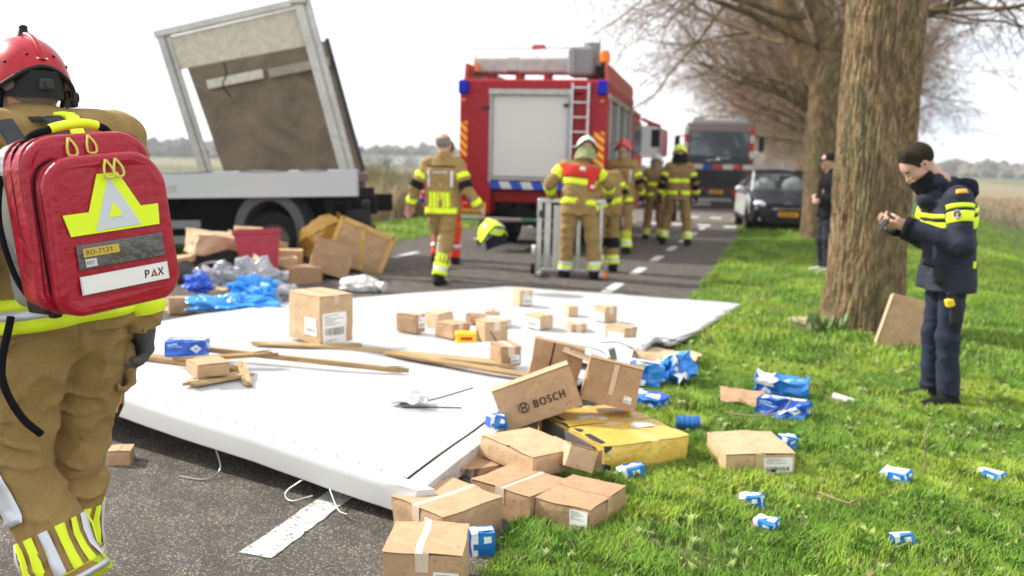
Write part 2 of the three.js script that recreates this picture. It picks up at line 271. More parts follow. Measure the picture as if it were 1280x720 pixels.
function growLimb(limbs, twigs, base, dir, len, r, level, o) {
  const n = level === 0 ? 9 : level === 1 ? 6 : level === 2 ? 4 : 2, pts = [base.clone()], rad = [r], d = dir.clone().normalize(), kink = level === 0 ? 0.2 : 0.3;
  for (let i = 1; i <= n; i++) {
    d.add(V(rr(-1, 1), rr(-1, 1), rr(-1, 1)).multiplyScalar(kink)).addScaledVector(V(0, 1, 0), level === 0 ? o.lift : level === 1 ? 0.03 : -0.05).normalize();
    pts.push(pts[i - 1].clone().addScaledVector(d, len / n)); rad.push(r * Math.pow(1 - i / n, 0.8) * 0.92 + r * 0.08);
  }
  (level < 2 ? limbs : twigs).add(taper(pts, rad, level === 0 ? 9 : level === 1 ? 5 : 3, level === 0 ? 0.6 : 0.2));
  if (level >= o.depth) return;
  const kids = o.kids[level];
  for (let k = 0; k < kids; k++) {
    const t = mix(level === 0 ? 0.22 : 0.15, 0.98, (k + rnd()) / kids), i = Math.min(n - 1, Math.floor(t * n)), p = pts[i].clone().lerp(pts[i + 1], t * n - i), ax = pts[i + 1].clone().sub(pts[i]).normalize();
    let side = V(rr(-1, 1), rr(-0.8, 0.9), rr(-1, 1)); side.addScaledVector(ax, -side.dot(ax)).normalize();
    const ang = rr(0.5, 1.1), nd = ax.multiplyScalar(Math.cos(ang)).addScaledVector(side, Math.sin(ang));
    growLimb(limbs, twigs, p, nd, len * (level === 0 ? rr(0.32, 0.58) * (1.15 - 0.5 * t) : rr(0.32, 0.6)), Math.max(rad[i] * rr(0.35, 0.55), 0.0055), level + 1, o);
  }
}
function makeTree(name, label, x, z, o) {
  rnd = mulberry(o.seed);
  const t = thing(name, label, 'tree', [x, groundY(x, z) - 0.02, z], o.turn ?? 0, o.group);
  part('trunk', trunkGeo(o.h, o.r, o.seed, o.sides ?? 72, o.rows ?? 90, o.top ?? 0.8, o.lean), barkM, t);
  const limbs = new Buf(), twigs = new Buf();
  for (const [p, d, len, r] of o.limbs) growLimb(limbs, twigs, V(...p), V(...d), len, r, 0, o);
  if (limbs.pos.length) { part('limbs', limbs.geo(), limbM, t); part('crown', twigs.geo(), twigM, t); }
  return t;
}
function crownLimbs(n, h, lo) { // a ring of rising main limbs and, below, spreading side branches
  const out = []; for (let i = 0; i < n; i++) { const a = i / n * 6.283 + rr(-0.35, 0.35), s = rr(0.45, 0.95); out.push([[0.12 * Math.cos(a), h - rr(0, 0.7), 0.12 * Math.sin(a)], [Math.cos(a) * s, 1, Math.sin(a) * s], rr(6.5, 9.5), rr(0.12, 0.19)]); }
  for (let i = 0; i < lo; i++) { const a = i / lo * 6.283 + rr(-0.3, 0.3); out.push([[0.1 * Math.cos(a), h - rr(0.3, 1.3), 0.1 * Math.sin(a)], [Math.cos(a), rr(0.15, 0.55), Math.sin(a)], rr(5, 7.5), rr(0.05, 0.09)]); }
  return out;
}
// the nearest tree shows only its trunk and, high up, a spread of branches above the frame
rnd = mulberry(3);
makeTree('roadside_tree', 'thick rough-barked trunk nearest the police officer, at the grass edge', 0.73, -9.42, { seed: 31, h: 5.2, r: 0.352, top: 0.97, sides: 380, rows: 330, lean: [0.0, 0.02], depth: 2, kids: [9, 7], lift: 0.10, limbs: [...crownLimbs(6, 5.4, 0)] });
// the second tree forks into heavy limbs, low branches reach over the road
rnd = mulberry(8);
makeTree('roadside_tree', 'forked tree with a heavy limb reaching over the road, behind the nearest trunk', 0.60, -20.5, {
  seed: 44, h: 4.0, r: 0.36, top: 0.95, sides: 120, rows: 120, depth: 3, kids: [13, 9, 6], lift: 0.03, lean: [-0.05, 0.1],
  limbs: [[[-0.15, 3.3, 0.1], [-0.75, 1, 0.25], 7.5, 0.27], [[0.0, 3.6, 0], [-0.28, 1, 0.05], 8, 0.22], [[0.15, 3.6, 0], [0.3, 1, -0.3], 8, 0.2], [[0.1, 3.5, 0.1], [0.75, 1, 0.4], 7.5, 0.17],
    [[-0.5, 4.1, 0.3], [-1, 0.22, 0.35], 6.6, 0.075], [[-0.6, 4.6, 0.2], [-1, 0.18, 0.9], 6.4, 0.07], [[-0.2, 4.0, 0], [-1, 0.35, -0.5], 6.2, 0.075], [[-0.9, 5.0, 0.3], [-1, 0.05, -0.4], 6.5, 0.05],
    [[0.3, 3.9, 0.2], [1, 0.35, 0.6], 6.2, 0.07], [[0.3, 4.2, 0], [1, 0.12, 0.2], 6, 0.065], [[0.3, 4.6, 0], [1, 0.1, 1], 6, 0.06], [[0.2, 4.3, 0], [0.6, 0.3, -1], 6, 0.06], [[-0.2, 4.3, 0], [-0.6, 0.3, -1], 6, 0.06]] });
{ // the avenue beyond: three grown kinds, repeated
  const opt = (seed, kids) => ({ seed, h: 3.9, r: 0.37, top: 0.9, sides: 40, rows: 40, depth: 3, kids, lift: 0.05, group: 'bare trees of the avenue far down the road' });
  const zs = [-31, -41.6, -52, -62.5, -73, -83.5, -94, -105, -116, -128, -141, -155, -170, -188, -208];
  const ord = ['third', 'fourth', 'fifth', 'sixth', 'seventh'];
  const kinds = [];
  zs.forEach((z, i) => {
    const label = i < 3 ? ord[i] + ' tree of the avenue counted from the nearest trunk' : 'bare brown tree in the merging far part of the avenue';
    const x = 0.62 + (i === 0 ? 0.0 : rr(-0.15, 0.15));
    if (i < 3) { rnd = mulberry(60 + i); const l = crownLimbs(7, 4.0, 13); kinds.push(makeTree('roadside_tree', label, x, z, { ...opt(71 + i, [12, 10, 8]), limbs: l })); }
    else { rnd = mulberry(200 + i); const c = kinds[i % 3].clone(); c.name = numbered('roadside_tree'); c.userData.label = label; c.position.set(x, groundY(x, z), z); c.rotation.y = i * 1.7; c.scale.setScalar(0.95 + 0.12 * rnd()); scene.add(c); }
  });
}
// a leafless willow bush and dry reeds on the left bank
{
  rnd = mulberry(91);
  const t = thing('willow_bush', 'greenish leafless willow bush on the bank left of the road', 'bush', [-10.9, groundY(-10.9, -23.5), -23.5]);
  const limbs = new Buf(), twigs = new Buf();
  for (let i = 0; i < 60; i++) { const a = rr(0, 6.28), s = rr(0.1, 0.6); growLimb(limbs, twigs, V(Math.cos(a) * rr(0, 0.8), 0, Math.sin(a) * rr(0, 0.8)), V(Math.cos(a) * s, 1, Math.sin(a) * s), rr(1.2, 2.1), rr(0.01, 0.02), 1, { depth: 3, kids: [0, 9, 5], lift: 0.1 }); }
  const g = new THREE.MeshStandardMaterial({ color: C(0.19, 0.185, 0.07), roughness: 1 });
  part('stems', limbs.geo(), g, t); part('twigs', twigs.geo(), g, t);
}
function bladeClump(n, h, w, spread, seed) {
  const q = mulberry(seed), pos = [], nor = [], idx = [], uv = [];
  for (let i = 0; i < n; i++) {
    const a = q() * 6.28, d = Math.sqrt(q()) * spread, x = Math.cos(a) * d, z = Math.sin(a) * d, b = q() * 6.28, hh = h * (0.55 + 0.6 * q()), l = hh * (0.25 + 0.65 * q()), ww = w * (0.7 + 0.6 * q()), o = pos.length / 3, sx = -Math.sin(b) * ww / 2, sz = Math.cos(b) * ww / 2, cx = Math.cos(b), cz = Math.sin(b);
    pos.push(x - sx, -0.01, z - sz, x + sx, -0.01, z + sz, x + cx * l * 0.35 - sx * 0.8, hh * 0.62, z + cz * l * 0.35 - sz * 0.8, x + cx * l * 0.35 + sx * 0.8, hh * 0.62, z + cz * l * 0.35 + sz * 0.8, x + cx * l, hh * 0.95, z + cz * l);
    for (let k = 0; k < 5; k++) { nor.push(-cx * 0.5, 0.85, -cz * 0.5); uv.push(0, k / 4); }
    idx.push(o, o + 1, o + 2, o + 2, o + 1, o + 3, o + 2, o + 3, o + 4);
  }
  const g = new THREE.BufferGeometry(); g.setAttribute('position', new THREE.Float32BufferAttribute(pos, 3)); g.setAttribute('normal', new THREE.Float32BufferAttribute(nor, 3)); g.setAttribute('uv', new THREE.Float32BufferAttribute(uv, 2)); g.setIndex(idx); return g;
}
const grassM = new THREE.MeshPhysicalMaterial({ color: C(1, 1, 1), roughness: 0.75, side: THREE.DoubleSide, transmission: 0.35, thickness: 0, ior: 1.3 });
function sow(name, label, geo, m, count, place, color, sc) {
  const im = new THREE.InstancedMesh(geo, m, count), mtx = new THREE.Matrix4(), q = new THREE.Quaternion(), c = new THREE.Color(); let n = 0;
  for (let i = 0; i < count; i++) {
    const p = place(i); if (!p) continue; const s = sc(p[0], p[2]);
    q.setFromEuler(new THREE.Euler(rr(-0.2, 0.2), rr(0, 6.28), rr(-0.2, 0.2))); mtx.compose(V(...p), q, V(s, s * rr(0.8, 1.25), s)); im.setMatrixAt(n, mtx); color(c, p[0], p[2]); im.setColorAt(n, c); n++;
  }
  im.count = n; im.name = numbered(name); im.castShadow = im.receiveShadow = true; scene.add(im); return tag(im, label, 'grass', null, 'stuff');
}
{
  rnd = mulberry(17);
  const green = (c, x, z) => { const a = fbm(x * 0.8, 7, z * 0.8, 3), b = fbm(x * 5, 2, z * 5, 2), y = sstep(-0.25, 0.4, a + 0.5 * b), dry = rnd() < 0.035; c.setRGB(mix(0.165, 0.35, y) * rr(0.86, 1.14), mix(0.315, 0.48, y) * rr(0.86, 1.14), mix(0.022, 0.045, y)); if (dry) c.setRGB(0.42, 0.36, 0.17); };
  const bare = (x, z) => Math.max(sstep(0.16, 0.34, fbm(x * 1.7, 21, z * 1.7, 3)), 1.15 * Math.exp(-((x - 0.17) ** 2 + (z + 3.98) ** 2) / 0.012), 1.15 * Math.exp(-((x + 0.28) ** 2 + (z + 5.35) ** 2) / 0.015));
  const edge = (z) => -1.02 + 0.05 * fbm(z * 1.1, 9, 0, 4) + 0.02 * n3(z * 7, 9, 2);
  const panelEdge = (z) => z > -5.1 ? -1.42 : z > -6.9 ? mix(-1.42, -1.0, (-5.1 - z) / 1.8) : z > -10.4 ? mix(-1.0, -0.42, (-6.9 - z) / 3.4) : -9;
  const lay = (x, z) => x > panelEdge(z) + 0.02 && rnd() > bare(x, z) * 0.85 && x > edge(z) + rr(-0.03, 0.05) && Math.hypot(x - 0.73, z + 9.42) > 0.5;
  const g1 = bladeClump(10, 0.038, 0.0048, 0.045, 1), g2 = bladeClump(11, 0.06, 0.0075, 0.08, 2), g3 = bladeClump(12, 0.09, 0.02, 0.2, 3);
  const size = (x, z) => 0.72 + 0.75 * sstep(0.0, 0.5, fbm(x * 2.1, 31, z * 2.1, 3)) + 0.15 * rnd();
  sow('grass', 'short bright green grass nearest the camera', g1, grassM, 64000, () => { const x = rr(-1.1, 2.6), z = -rr(2.6, 7.6); return lay(x, z) && x < 0.6 - (z + 2.6) * 0.42 ? [x, groundY(x, z), z] : null; }, green, size);
  sow('grass', 'bright green verge grass round the roadside trees', g2, grassM, 70000, () => { const z = -rr(7.5, 24), x = rr(-1.1, 2.2 - z * 0.24); return lay(x, z) ? [x, groundY(x, z), z] : null; }, green, size);
  sow('grass', 'green slope of grass falling away to the fields', g3, grassM, 42000, () => { const z = -22 - 60 * Math.pow(rnd(), 1.6), x = rr(-1.0, 20); return x > edge(z) ? [x, groundY(x, z), z] : null; }, green, () => rr(0.8, 1.3));
  sow('grass', 'strip of green grass along the left road edge', g3, grassM, 12000, () => { const z = -rr(9, 60), x = -rr(7.1, 10.2); return [x, groundY(x, z), z]; }, (c, x, z) => { green(c, x, z); c.multiplyScalar(1.1); }, () => rr(0.7, 1.2));
  const leafy = mergeGeometries([0, 1, 2, 3, 4].map((i) => { const g = bladeClump(1, 0.05, 0.028, 0.01, 40 + i); return g; }));
  sow('clover', 'pale broad-leaved weeds dotted through the near grass', leafy, grassM, 1500, () => { const z = -rr(2.8, 12), x = rr(-0.9, 2.4 - z * 0.2); return x > panelEdge(z) + 0.05 ? [x, groundY(x, z) + 0.012, z] : null; }, (c) => { const k = rr(0.8, 1.2); c.setRGB(0.34 * k, 0.44 * k, 0.13); }, () => rr(0.5, 1.1)).userData.category = 'weeds';
  const flake = new THREE.PlaneGeometry(0.035, 0.022, 2, 1); warp(flake, (v) => { v.z += 0.006 * Math.sin(v.x * 90); }); flake.rotateX(-Math.PI / 2);
  sow('dead_leaves', 'dry brown leaf scraps lying in the near grass', flake, new THREE.MeshStandardMaterial({ color: C(1, 1, 1), roughness: 0.9, side: THREE.DoubleSide }), 500, () => { const z = -rr(2.8, 14), x = rr(-0.95, 2.4 - z * 0.2); return x > panelEdge(z) + 0.05 ? [x, groundY(x, z) + rr(0.015, 0.04), z] : null; }, (c) => { const k = rr(0.6, 1.3); c.setRGB(0.26 * k, 0.17 * k, 0.09 * k); }, () => rr(0.5, 1.1)).userData.category = 'leaves';
  const reed = bladeClump(9, 1.25, 0.022, 0.2, 4);
  const im = sow('reed_bed', 'pale dry reeds on the bank beyond the grass strip', reed, grassM, 14000, () => { const z = -rr(10, 80), x = -rr(9.7, 15.5); return [x, groundY(x, z), z]; }, (c) => { const k = rr(0.75, 1.15); c.setRGB(0.42 * k, 0.325 * k, 0.19 * k); }, () => rr(0.6, 1.15)); im.userData.category = 'reeds';
  const dry = sow('reed_bed', 'tan rough field growth beyond the slope on the right', bladeClump(10, 0.6, 0.05, 0.5, 6), grassM, 12000, () => { const z = -rr(30, 140), x = rr(15, 60); return [x, groundY(x, z), z]; }, (c) => { const k = rr(0.75, 1.15); c.setRGB(0.40 * k, 0.30 * k, 0.17 * k); }, () => rr(0.6, 1.2)); dry.userData.category = 'field growth';
}
{ // far hedges, woods, a long pale shed, fence posts, standing water
  rnd = mulberry(55);
  const clump = new THREE.IcosahedronGeometry(1, 2); warp(clump, (v) => v.multiplyScalar(1 + 0.35 * n3(v.x * 2.2, v.y * 2.2, v.z * 2.2)));
  const wood = new THREE.MeshStandardMaterial({ color: C(1, 1, 1), roughness: 1 });
  const rowOf = (label, n, place, col, s) => { const im = new THREE.InstancedMesh(clump, wood, n), m = new THREE.Matrix4(), c = new THREE.Color(); for (let i = 0; i < n; i++) { const p = place(i / n), k = s() ; m.compose(V(p[0], groundY(p[0], p[2]) + k * 0.5, p[2]), new THREE.Quaternion().setFromEuler(new THREE.Euler(rr(0, 6), rr(0, 6), rr(0, 6))), V(k * rr(0.9, 1.5), k * rr(0.7, 1.25), k)); im.setMatrixAt(i, m); c.setRGB(...col()); im.setColorAt(i, c); } im.name = numbered('far_woods'); im.castShadow = im.receiveShadow = true; scene.add(im); tag(im, label, 'woods', null, 'stuff'); };
  const brown = () => { const k = rr(0.7, 1.2); return [0.13 * k, 0.115 * k, 0.085 * k]; };
  rowOf('hazy line of bare woods on the left horizon', 900, (u) => [mix(-900, -180, u) + rr(-20, 20), 0, -560 - rr(0, 90) + 120 * Math.sin(u * 4)], brown, () => rr(3.5, 8));
  rowOf('hazy line of woods on the right horizon', 700, (u) => [mix(-60, 600, u) + rr(-10, 10), 0, -620 - rr(0, 80)], brown, () => rr(3, 7));
  rowOf('dark hedge across the fields on the right', 120, (u) => [mix(95, 260, u) + rr(-4, 4), 0, -330 - rr(0, 30)], brown, () => rr(2, 4.5));
  const shed = thing('farm_shed', 'long pale blue-grey shed far across the fields on the left', 'shed', [-146, -1.5, -345], R(14));
  part('wall', bx(70, 4.2, 18, [0, 2.1, 0]), mat(C(0.50, 0.55, 0.60), 0.7), shed); part('roof', put(ext([[-9.6, 0], [0, 2.6], [9.6, 0], [9.6, 0.25], [0, 2.9], [-9.6, 0.25]], 72), [-36, 4.2, 0], [Math.PI / 2, 0, 0]), mat(C(0.42, 0.45, 0.48), 0.6), shed);
  for (let i = 0; i < 6; i++) part('door', bx(5, 3.3, 0.2, [-27 + i * 11, 1.7, 9.05]), mat(C(0.75, 0.77, 0.78), 0.6), shed);
  const pg = cyl(0.04, 0.045, 1.2, 8, [0, 0.55, 0]), pm = mat(C(0.3, 0.26, 0.2), 0.95);
  for (let i = 0; i < 9; i++) { const z = -36 - i * 6.5, x = 8.6 + i * 0.9, p = thing('fence_post', 'weathered wooden post of the field fence on the slope', 'post', [x, groundY(x, z), z], 0, 'posts of the field fence'); part('post', pg, pm, p); part('cap', sph(0.042, [0, 1.15, 0], [1, 0.4, 1], 8), pm, p); }
  for (const h of [0.5, 0.9, 1.2]) { const pts = []; for (let i = 0; i < 9; i++) { const z = -36 - i * 6.5, x = 8.6 + i * 0.9; pts.push([x, groundY(x, z) + h, z]); } tag(part('fence_wire', wire(pts, 0.006, 60, 4), M.aluDull), ['lowest', '', 'middle', '', '', 'topmost'][Math.round((h - 0.5) * 6)] + ' thin wire strung between the field fence posts', 'fence wire'); }
  const w = new THREE.CircleGeometry(1, 40); w.rotateX(-Math.PI / 2); w.scale(7, 1, 3.5); w.translate(24.5, -2.22, -84);
  struct('water', w, mat(C(0.55, 0.6, 0.65), 0.08, { clearcoat: 1 }));
}
// ---------------------------------------------------------------- bodies: smooth-joined tapered limbs meshed on a grid
function nets(f, nx, ny, nz, o, h) { // surface nets: vertices in crossed cells, quads round crossed edges
  const vid = new Int32Array(nx * ny * nz).fill(-1), pos = [], idx = [], at = (i, j, k) => (k * ny + j) * nx + i;
  const E = [[0, 1], [2, 3], [4, 5], [6, 7], [0, 2], [1, 3], [4, 6], [5, 7], [0, 4], [1, 5], [2, 6], [3, 7]];
  const v = new Float32Array(8);
  for (let k = 0; k < nz - 1; k++) for (let j = 0; j < ny - 1; j++) for (let i = 0; i < nx - 1; i++) {
    let m = 0; for (let c = 0; c < 8; c++) { v[c] = f[at(i + (c & 1), j + (c >> 1 & 1), k + (c >> 2))]; if (v[c] < 0) m |= 1 << c; }
    if (m === 0 || m === 255) continue;
    let x = 0, y = 0, z = 0, n = 0;
    for (const [a, b] of E) if ((v[a] < 0) !== (v[b] < 0)) { const t = v[a] / (v[a] - v[b]); x += (a & 1) + t * ((b & 1) - (a & 1)); y += (a >> 1 & 1) + t * ((b >> 1 & 1) - (a >> 1 & 1)); z += (a >> 2) + t * ((b >> 2) - (a >> 2)); n++; }
    vid[at(i, j, k)] = pos.length / 3; pos.push(o.x + (i + x / n) * h, o.y + (j + y / n) * h, o.z + (k + z / n) * h);
  }
  const q = (a, b, c, d, flip) => { if (a < 0 || b < 0 || c < 0 || d < 0) return; if (flip) idx.push(a, d, c, a, c, b); else idx.push(a, b, c, a, c, d); };
  for (let k = 1; k < nz - 1; k++) for (let j = 1; j < ny - 1; j++) for (let i = 1; i < nx - 1; i++) {
    const s = f[at(i, j, k)] < 0;
    if (s !== (f[at(i + 1, j, k)] < 0)) q(vid[at(i, j - 1, k - 1)], vid[at(i, j, k - 1)], vid[at(i, j, k)], vid[at(i, j - 1, k)], !s);
    if (s !== (f[at(i, j + 1, k)] < 0)) q(vid[at(i - 1, j, k - 1)], vid[at(i - 1, j, k)], vid[at(i, j, k)], vid[at(i, j, k - 1)], !s);
    if (s !== (f[at(i, j, k + 1)] < 0)) q(vid[at(i - 1, j - 1, k)], vid[at(i, j - 1, k)], vid[at(i, j, k)], vid[at(i - 1, j, k)], !s);
  }
  const g = new THREE.BufferGeometry(); g.setAttribute('position', new THREE.Float32BufferAttribute(pos, 3)); g.setIndex(idx); g.computeVertexNormals();
  const uv = [], N = g.attributes.normal; for (let i = 0; i < pos.length; i += 3) { const a = Math.abs(N.array[i]), b = Math.abs(N.array[i + 2]); uv.push(a > b ? pos[i + 2] : pos[i], pos[i + 1]); }
  g.setAttribute('uv', new THREE.Float32BufferAttribute(uv, 2)); return g;
}
const bone = (a, b, ra, rb = ra, o = {}) => ({ a, b, ra, rb, k: 0.035, ...o });
function dist(b, x, y, z) {
  const ax = b.a.x, ay = b.a.y, az = b.a.z, vx = b.b.x - ax, vy = b.b.y - ay, vz = b.b.z - az, px = x - ax, py = y - ay, pz = z - az, L = vx * vx + vy * vy + vz * vz;
  const t = L > 1e-9 ? clamp((px * vx + py * vy + pz * vz) / L, 0, 1) : 0, dx = px - vx * t, dy = py - vy * t, dz = pz - vz * t;
  let d = Math.sqrt(dx * dx + dy * dy + dz * dz) - (b.ra + (b.rb - b.ra) * t);
  if (b.cut) for (const [p, n] of b.cut) d = Math.max(d, (x - p.x) * n.x + (y - p.y) * n.y + (z - p.z) * n.z);
  return d;
}
const smin = (a, b, k) => { const h = Math.max(k - Math.abs(a - b), 0) / k; return Math.min(a, b) - h * h * k * 0.25; };
function evalBones(bones, x, y, z, noise) { let d = 1; for (const b of bones) { const e = dist(b, x, y, z); d = b.minus ? -smin(-d, e, b.k) : smin(d, e, b.k); } return noise ? d + noise(x, y, z) : d; }
function meshBones(bones, h, noise) {
  const lo = V(9, 9, 9), hi = V(-9, -9, -9);
  for (const b of bones) if (!b.minus) for (const [p, r] of [[b.a, b.ra], [b.b, b.rb]]) { lo.min(V(p.x - r, p.y - r, p.z - r)); hi.max(V(p.x + r, p.y + r, p.z + r)); }
  lo.addScalar(-3 * h - 0.02); hi.addScalar(3 * h + 0.02);
  const nx = Math.ceil((hi.x - lo.x) / h) + 1, ny = Math.ceil((hi.y - lo.y) / h) + 1, nz = Math.ceil((hi.z - lo.z) / h) + 1, f = new Float32Array(nx * ny * nz).fill(0.5);
  for (const b of bones) {
    const m = Math.max(b.ra, b.rb) + b.k + 0.06, c = (v, l, n) => clamp(Math.floor((v - l) / h), 0, n - 1);
    const i0 = c(Math.min(b.a.x, b.b.x) - m, lo.x, nx), i1 = c(Math.max(b.a.x, b.b.x) + m, lo.x, nx), j0 = c(Math.min(b.a.y, b.b.y) - m, lo.y, ny), j1 = c(Math.max(b.a.y, b.b.y) + m, lo.y, ny), k0 = c(Math.min(b.a.z, b.b.z) - m, lo.z, nz), k1 = c(Math.max(b.a.z, b.b.z) + m, lo.z, nz);
    for (let k = k0; k <= k1; k++) for (let j = j0; j <= j1; j++) for (let i = i0; i <= i1; i++) { const o = (k * ny + j) * nx + i, e = dist(b, lo.x + i * h, lo.y + j * h, lo.z + k * h); f[o] = b.minus ? -smin(-f[o], e, b.k) : smin(f[o], e, b.k); }
  }
  if (noise) for (let k = 0, o = 0; k < nz; k++) for (let j = 0; j < ny; j++) for (let i = 0; i < nx; i++, o++) if (Math.abs(f[o]) < 0.05) f[o] += noise(lo.x + i * h, lo.y + j * h, lo.z + k * h);
  return nets(f, nx, ny, nz, lo, h);
}
function ring(bones, A, B, t0, t1, o = {}) { // a band of material laid round a limb, following its surface
  const { n = 28, a0 = 0, a1 = 2 * Math.PI, off = 0.007, rows = 3, noise, reach = 0.34, front = V(0, 0, 1) } = o;
  const ax = B.clone().sub(A).normalize(), fr = Math.abs(front.dot(B.clone().sub(A).normalize())) > 0.92 ? V(0, 1, 0) : front, z = fr.clone().addScaledVector(ax, -fr.dot(ax)).normalize(), x = ax.clone().cross(z), pos = [], uv = [], idx = [], R2 = rows + 2, full = a1 - a0 > 6.28;
  for (let j = -1; j <= rows; j++) { // first and last row sink below the surface, so that the band has an edge
    const e = j < 0 || j === rows ? -0.006 : off, t = mix(t0, t1, clamp(j, 0, rows - 1) / (rows - 1)), c = A.clone().lerp(B, t);
    for (let i = 0; i <= n; i++) {
      const a = mix(a0, a1, i / n), d = z.clone().multiplyScalar(Math.cos(a)).addScaledVector(x, Math.sin(a)); let s = reach;
      for (let q = 0; q < 40; q++) { const v = evalBones(bones, c.x + d.x * s, c.y + d.y * s, c.z + d.z * s, noise) - e; if (v < 0.0006) break; s -= v * 0.8; if (s < 0.005) { s = 0.005; break; } }
      const ee = !full && (i === 0 || i === n) ? s - 0.006 : s; pos.push(c.x + d.x * ee, c.y + d.y * ee, c.z + d.z * ee); uv.push(i / n * 0.4, t * 0.4);
    }
  }
  for (let j = 0; j < R2 - 1; j++) for (let i = 0; i < n; i++) { const a = j * (n + 1) + i, b = a + n + 1; idx.push(a, a + 1, b, b, a + 1, b + 1); }
  const g = new THREE.BufferGeometry(); g.setAttribute('position', new THREE.Float32BufferAttribute(pos, 3)); g.setAttribute('uv', new THREE.Float32BufferAttribute(uv, 2)); g.setIndex(idx); g.computeVertexNormals(); return g;
}
const withColor = (g, c) => { const n = g.attributes.position.count, a = new Float32Array(n * 3); for (let i = 0; i < n; i++) a.set(typeof c === 'function' ? c(g.attributes.position.getX(i), g.attributes.position.getY(i), g.attributes.position.getZ(i)) : c, i * 3); g.setAttribute('color', new THREE.BufferAttribute(a, 3)); return g; };
function joinColored(list) { return mergeGeometries(list.map((g) => { const q = g.index ? g.toNonIndexed() : g; for (const k of Object.keys(q.attributes)) if (!['position', 'normal', 'uv', 'color'].includes(k)) q.deleteAttribute(k); return q; })); }
// head about its centre between the ears, face towards +z
const headBones = (() => { const b = [bone(V(0, 0.04, -0.042), V(0, 0.035, 0.02), 0.087, 0.079), bone(V(0, 0.0, -0.01), V(0, -0.04, 0.03), 0.072, 0.06), bone(V(0, -0.05, 0.03), V(0, -0.088, 0.062), 0.055, 0.026), bone(V(-0.026, 0.03, 0.07), V(0.026, 0.03, 0.07), 0.021, 0.021, { k: 0.02 }),
  bone(V(0, 0.018, 0.088), V(0, -0.028, 0.112), 0.008, 0.0125, { k: 0.012 }), bone(V(-0.012, -0.03, 0.098), V(0.012, -0.03, 0.098), 0.009, 0.009, { k: 0.01 }), bone(V(-0.016, -0.056, 0.087), V(0.016, -0.056, 0.087), 0.0075, 0.0075, { k: 0.009 }), bone(V(-0.014, -0.067, 0.085), V(0.014, -0.067, 0.085), 0.0075, 0.0075, { k: 0.009 }),
  bone(V(0, -0.05, -0.025), V(0, -0.19, -0.045), 0.056, 0.062)];
  for (const s of [-1, 1]) b.push(bone(V(s * 0.04, -0.022, 0.055), V(s * 0.035, -0.03, 0.06), 0.03, 0.028), bone(V(s * 0.031, 0.006, 0.096), V(s * 0.031, 0.006, 0.09), 0.012, 0.012, { minus: true, k: 0.016 }), bone(V(s * 0.079, 0.018, -0.016), V(s * 0.076, -0.022, -0.008), 0.0135, 0.009, { k: 0.01 }), bone(V(s * 0.084, 0.004, -0.006), V(s * 0.084, -0.008, -0.004), 0.007, 0.006, { minus: true, k: 0.006 }));
  return b; })();
const headCache = {};
function headGeo(h) {
  if (!headCache[h]) {
    const g = withColor(meshBones(headBones, h), (x, y, z) => { const lip = z > 0.08 && y < -0.05 && y > -0.073 && Math.abs(x) < 0.024 ? 1 : 0, brow = z > 0.07 && y > 0.024 && y < 0.034 && Math.abs(x) > 0.012 && Math.abs(x) < 0.048 ? 1 : 0; return brow ? [0.12, 0.1, 0.09] : lip ? [0.85, 0.6, 0.58] : [1, 1, 1]; });
    const l = [g]; for (const s of [-1, 1]) { l.push(withColor(sph(0.0125, [s * 0.031, 0.006, 0.082], [1, 1, 1], 12), [1.3, 2.0, 2.4]), withColor(sph(0.006, [s * 0.031, 0.005, 0.0915], [1, 1, 0.6], 10), [0.04, 0.05, 0.06]), withColor(put(clean(new THREE.SphereGeometry(0.0138, 12, 6, 0, 6.283, 0, 1.2)), [s * 0.031, 0.006, 0.082], [0.5, 0, 0]), [1, 1, 1])); }
    headCache[h] = joinColored(l);
  }
  return headCache[h].clone();
}
// hand hanging from the wrist: fingers to -y, palm to -x, thumb to +z
const handCache = {};
function handGeo(curl, fat, h) {
  const key = [curl, fat, h].join();
  if (!handCache[key]) {
    const b = [], z4 = [0.031, 0.0105, -0.010, -0.029], len = [0.94, 1.05, 0.98, 0.78];
    z4.forEach((z, i) => {
      const kn = V(0.002, -0.094 - (i === 1 ? 0.004 : i === 3 ? -0.008 : 0), z); b.push(bone(V(0, -0.012, z * 0.62), kn, 0.0165 + fat, 0.012 + fat, { k: 0.016 }));
      let p = kn, a = curl * 0.8; [[0.043, 0.0098, 0.009], [0.026, 0.0088, 0.0082], [0.021, 0.008, 0.0068]].forEach(([l, r0, r1], s) => { a += curl * (s ? 1.0 : 0.25) + (i * 0.05); const q = p.clone().add(V(-Math.sin(a) * l * len[i], -Math.cos(a) * l * len[i], z * 0.06)); b.push(bone(p, q, r0 + fat, r1 + fat, { k: 0.005 })); p = q; });
    });
    const t1 = V(-0.012, -0.056, 0.05), t2 = V(-0.024 - curl * 0.008, -0.082, 0.058 - curl * 0.008), t3 = V(-0.034 - curl * 0.014, -0.102, 0.056 - curl * 0.02);
    b.push(bone(V(-0.004, -0.022, 0.026), t1, 0.017 + fat, 0.0135 + fat, { k: 0.016 }), bone(t1, t2, 0.0115 + fat, 0.0105 + fat, { k: 0.006 }), bone(t2, t3, 0.0102 + fat, 0.0085 + fat, { k: 0.006 }), bone(V(0, 0.03, 0), V(0, -0.02, 0), 0.027 + fat, 0.026 + fat));
    handCache[key] = meshBones(b, h);
  }
  return handCache[key].clone();
}
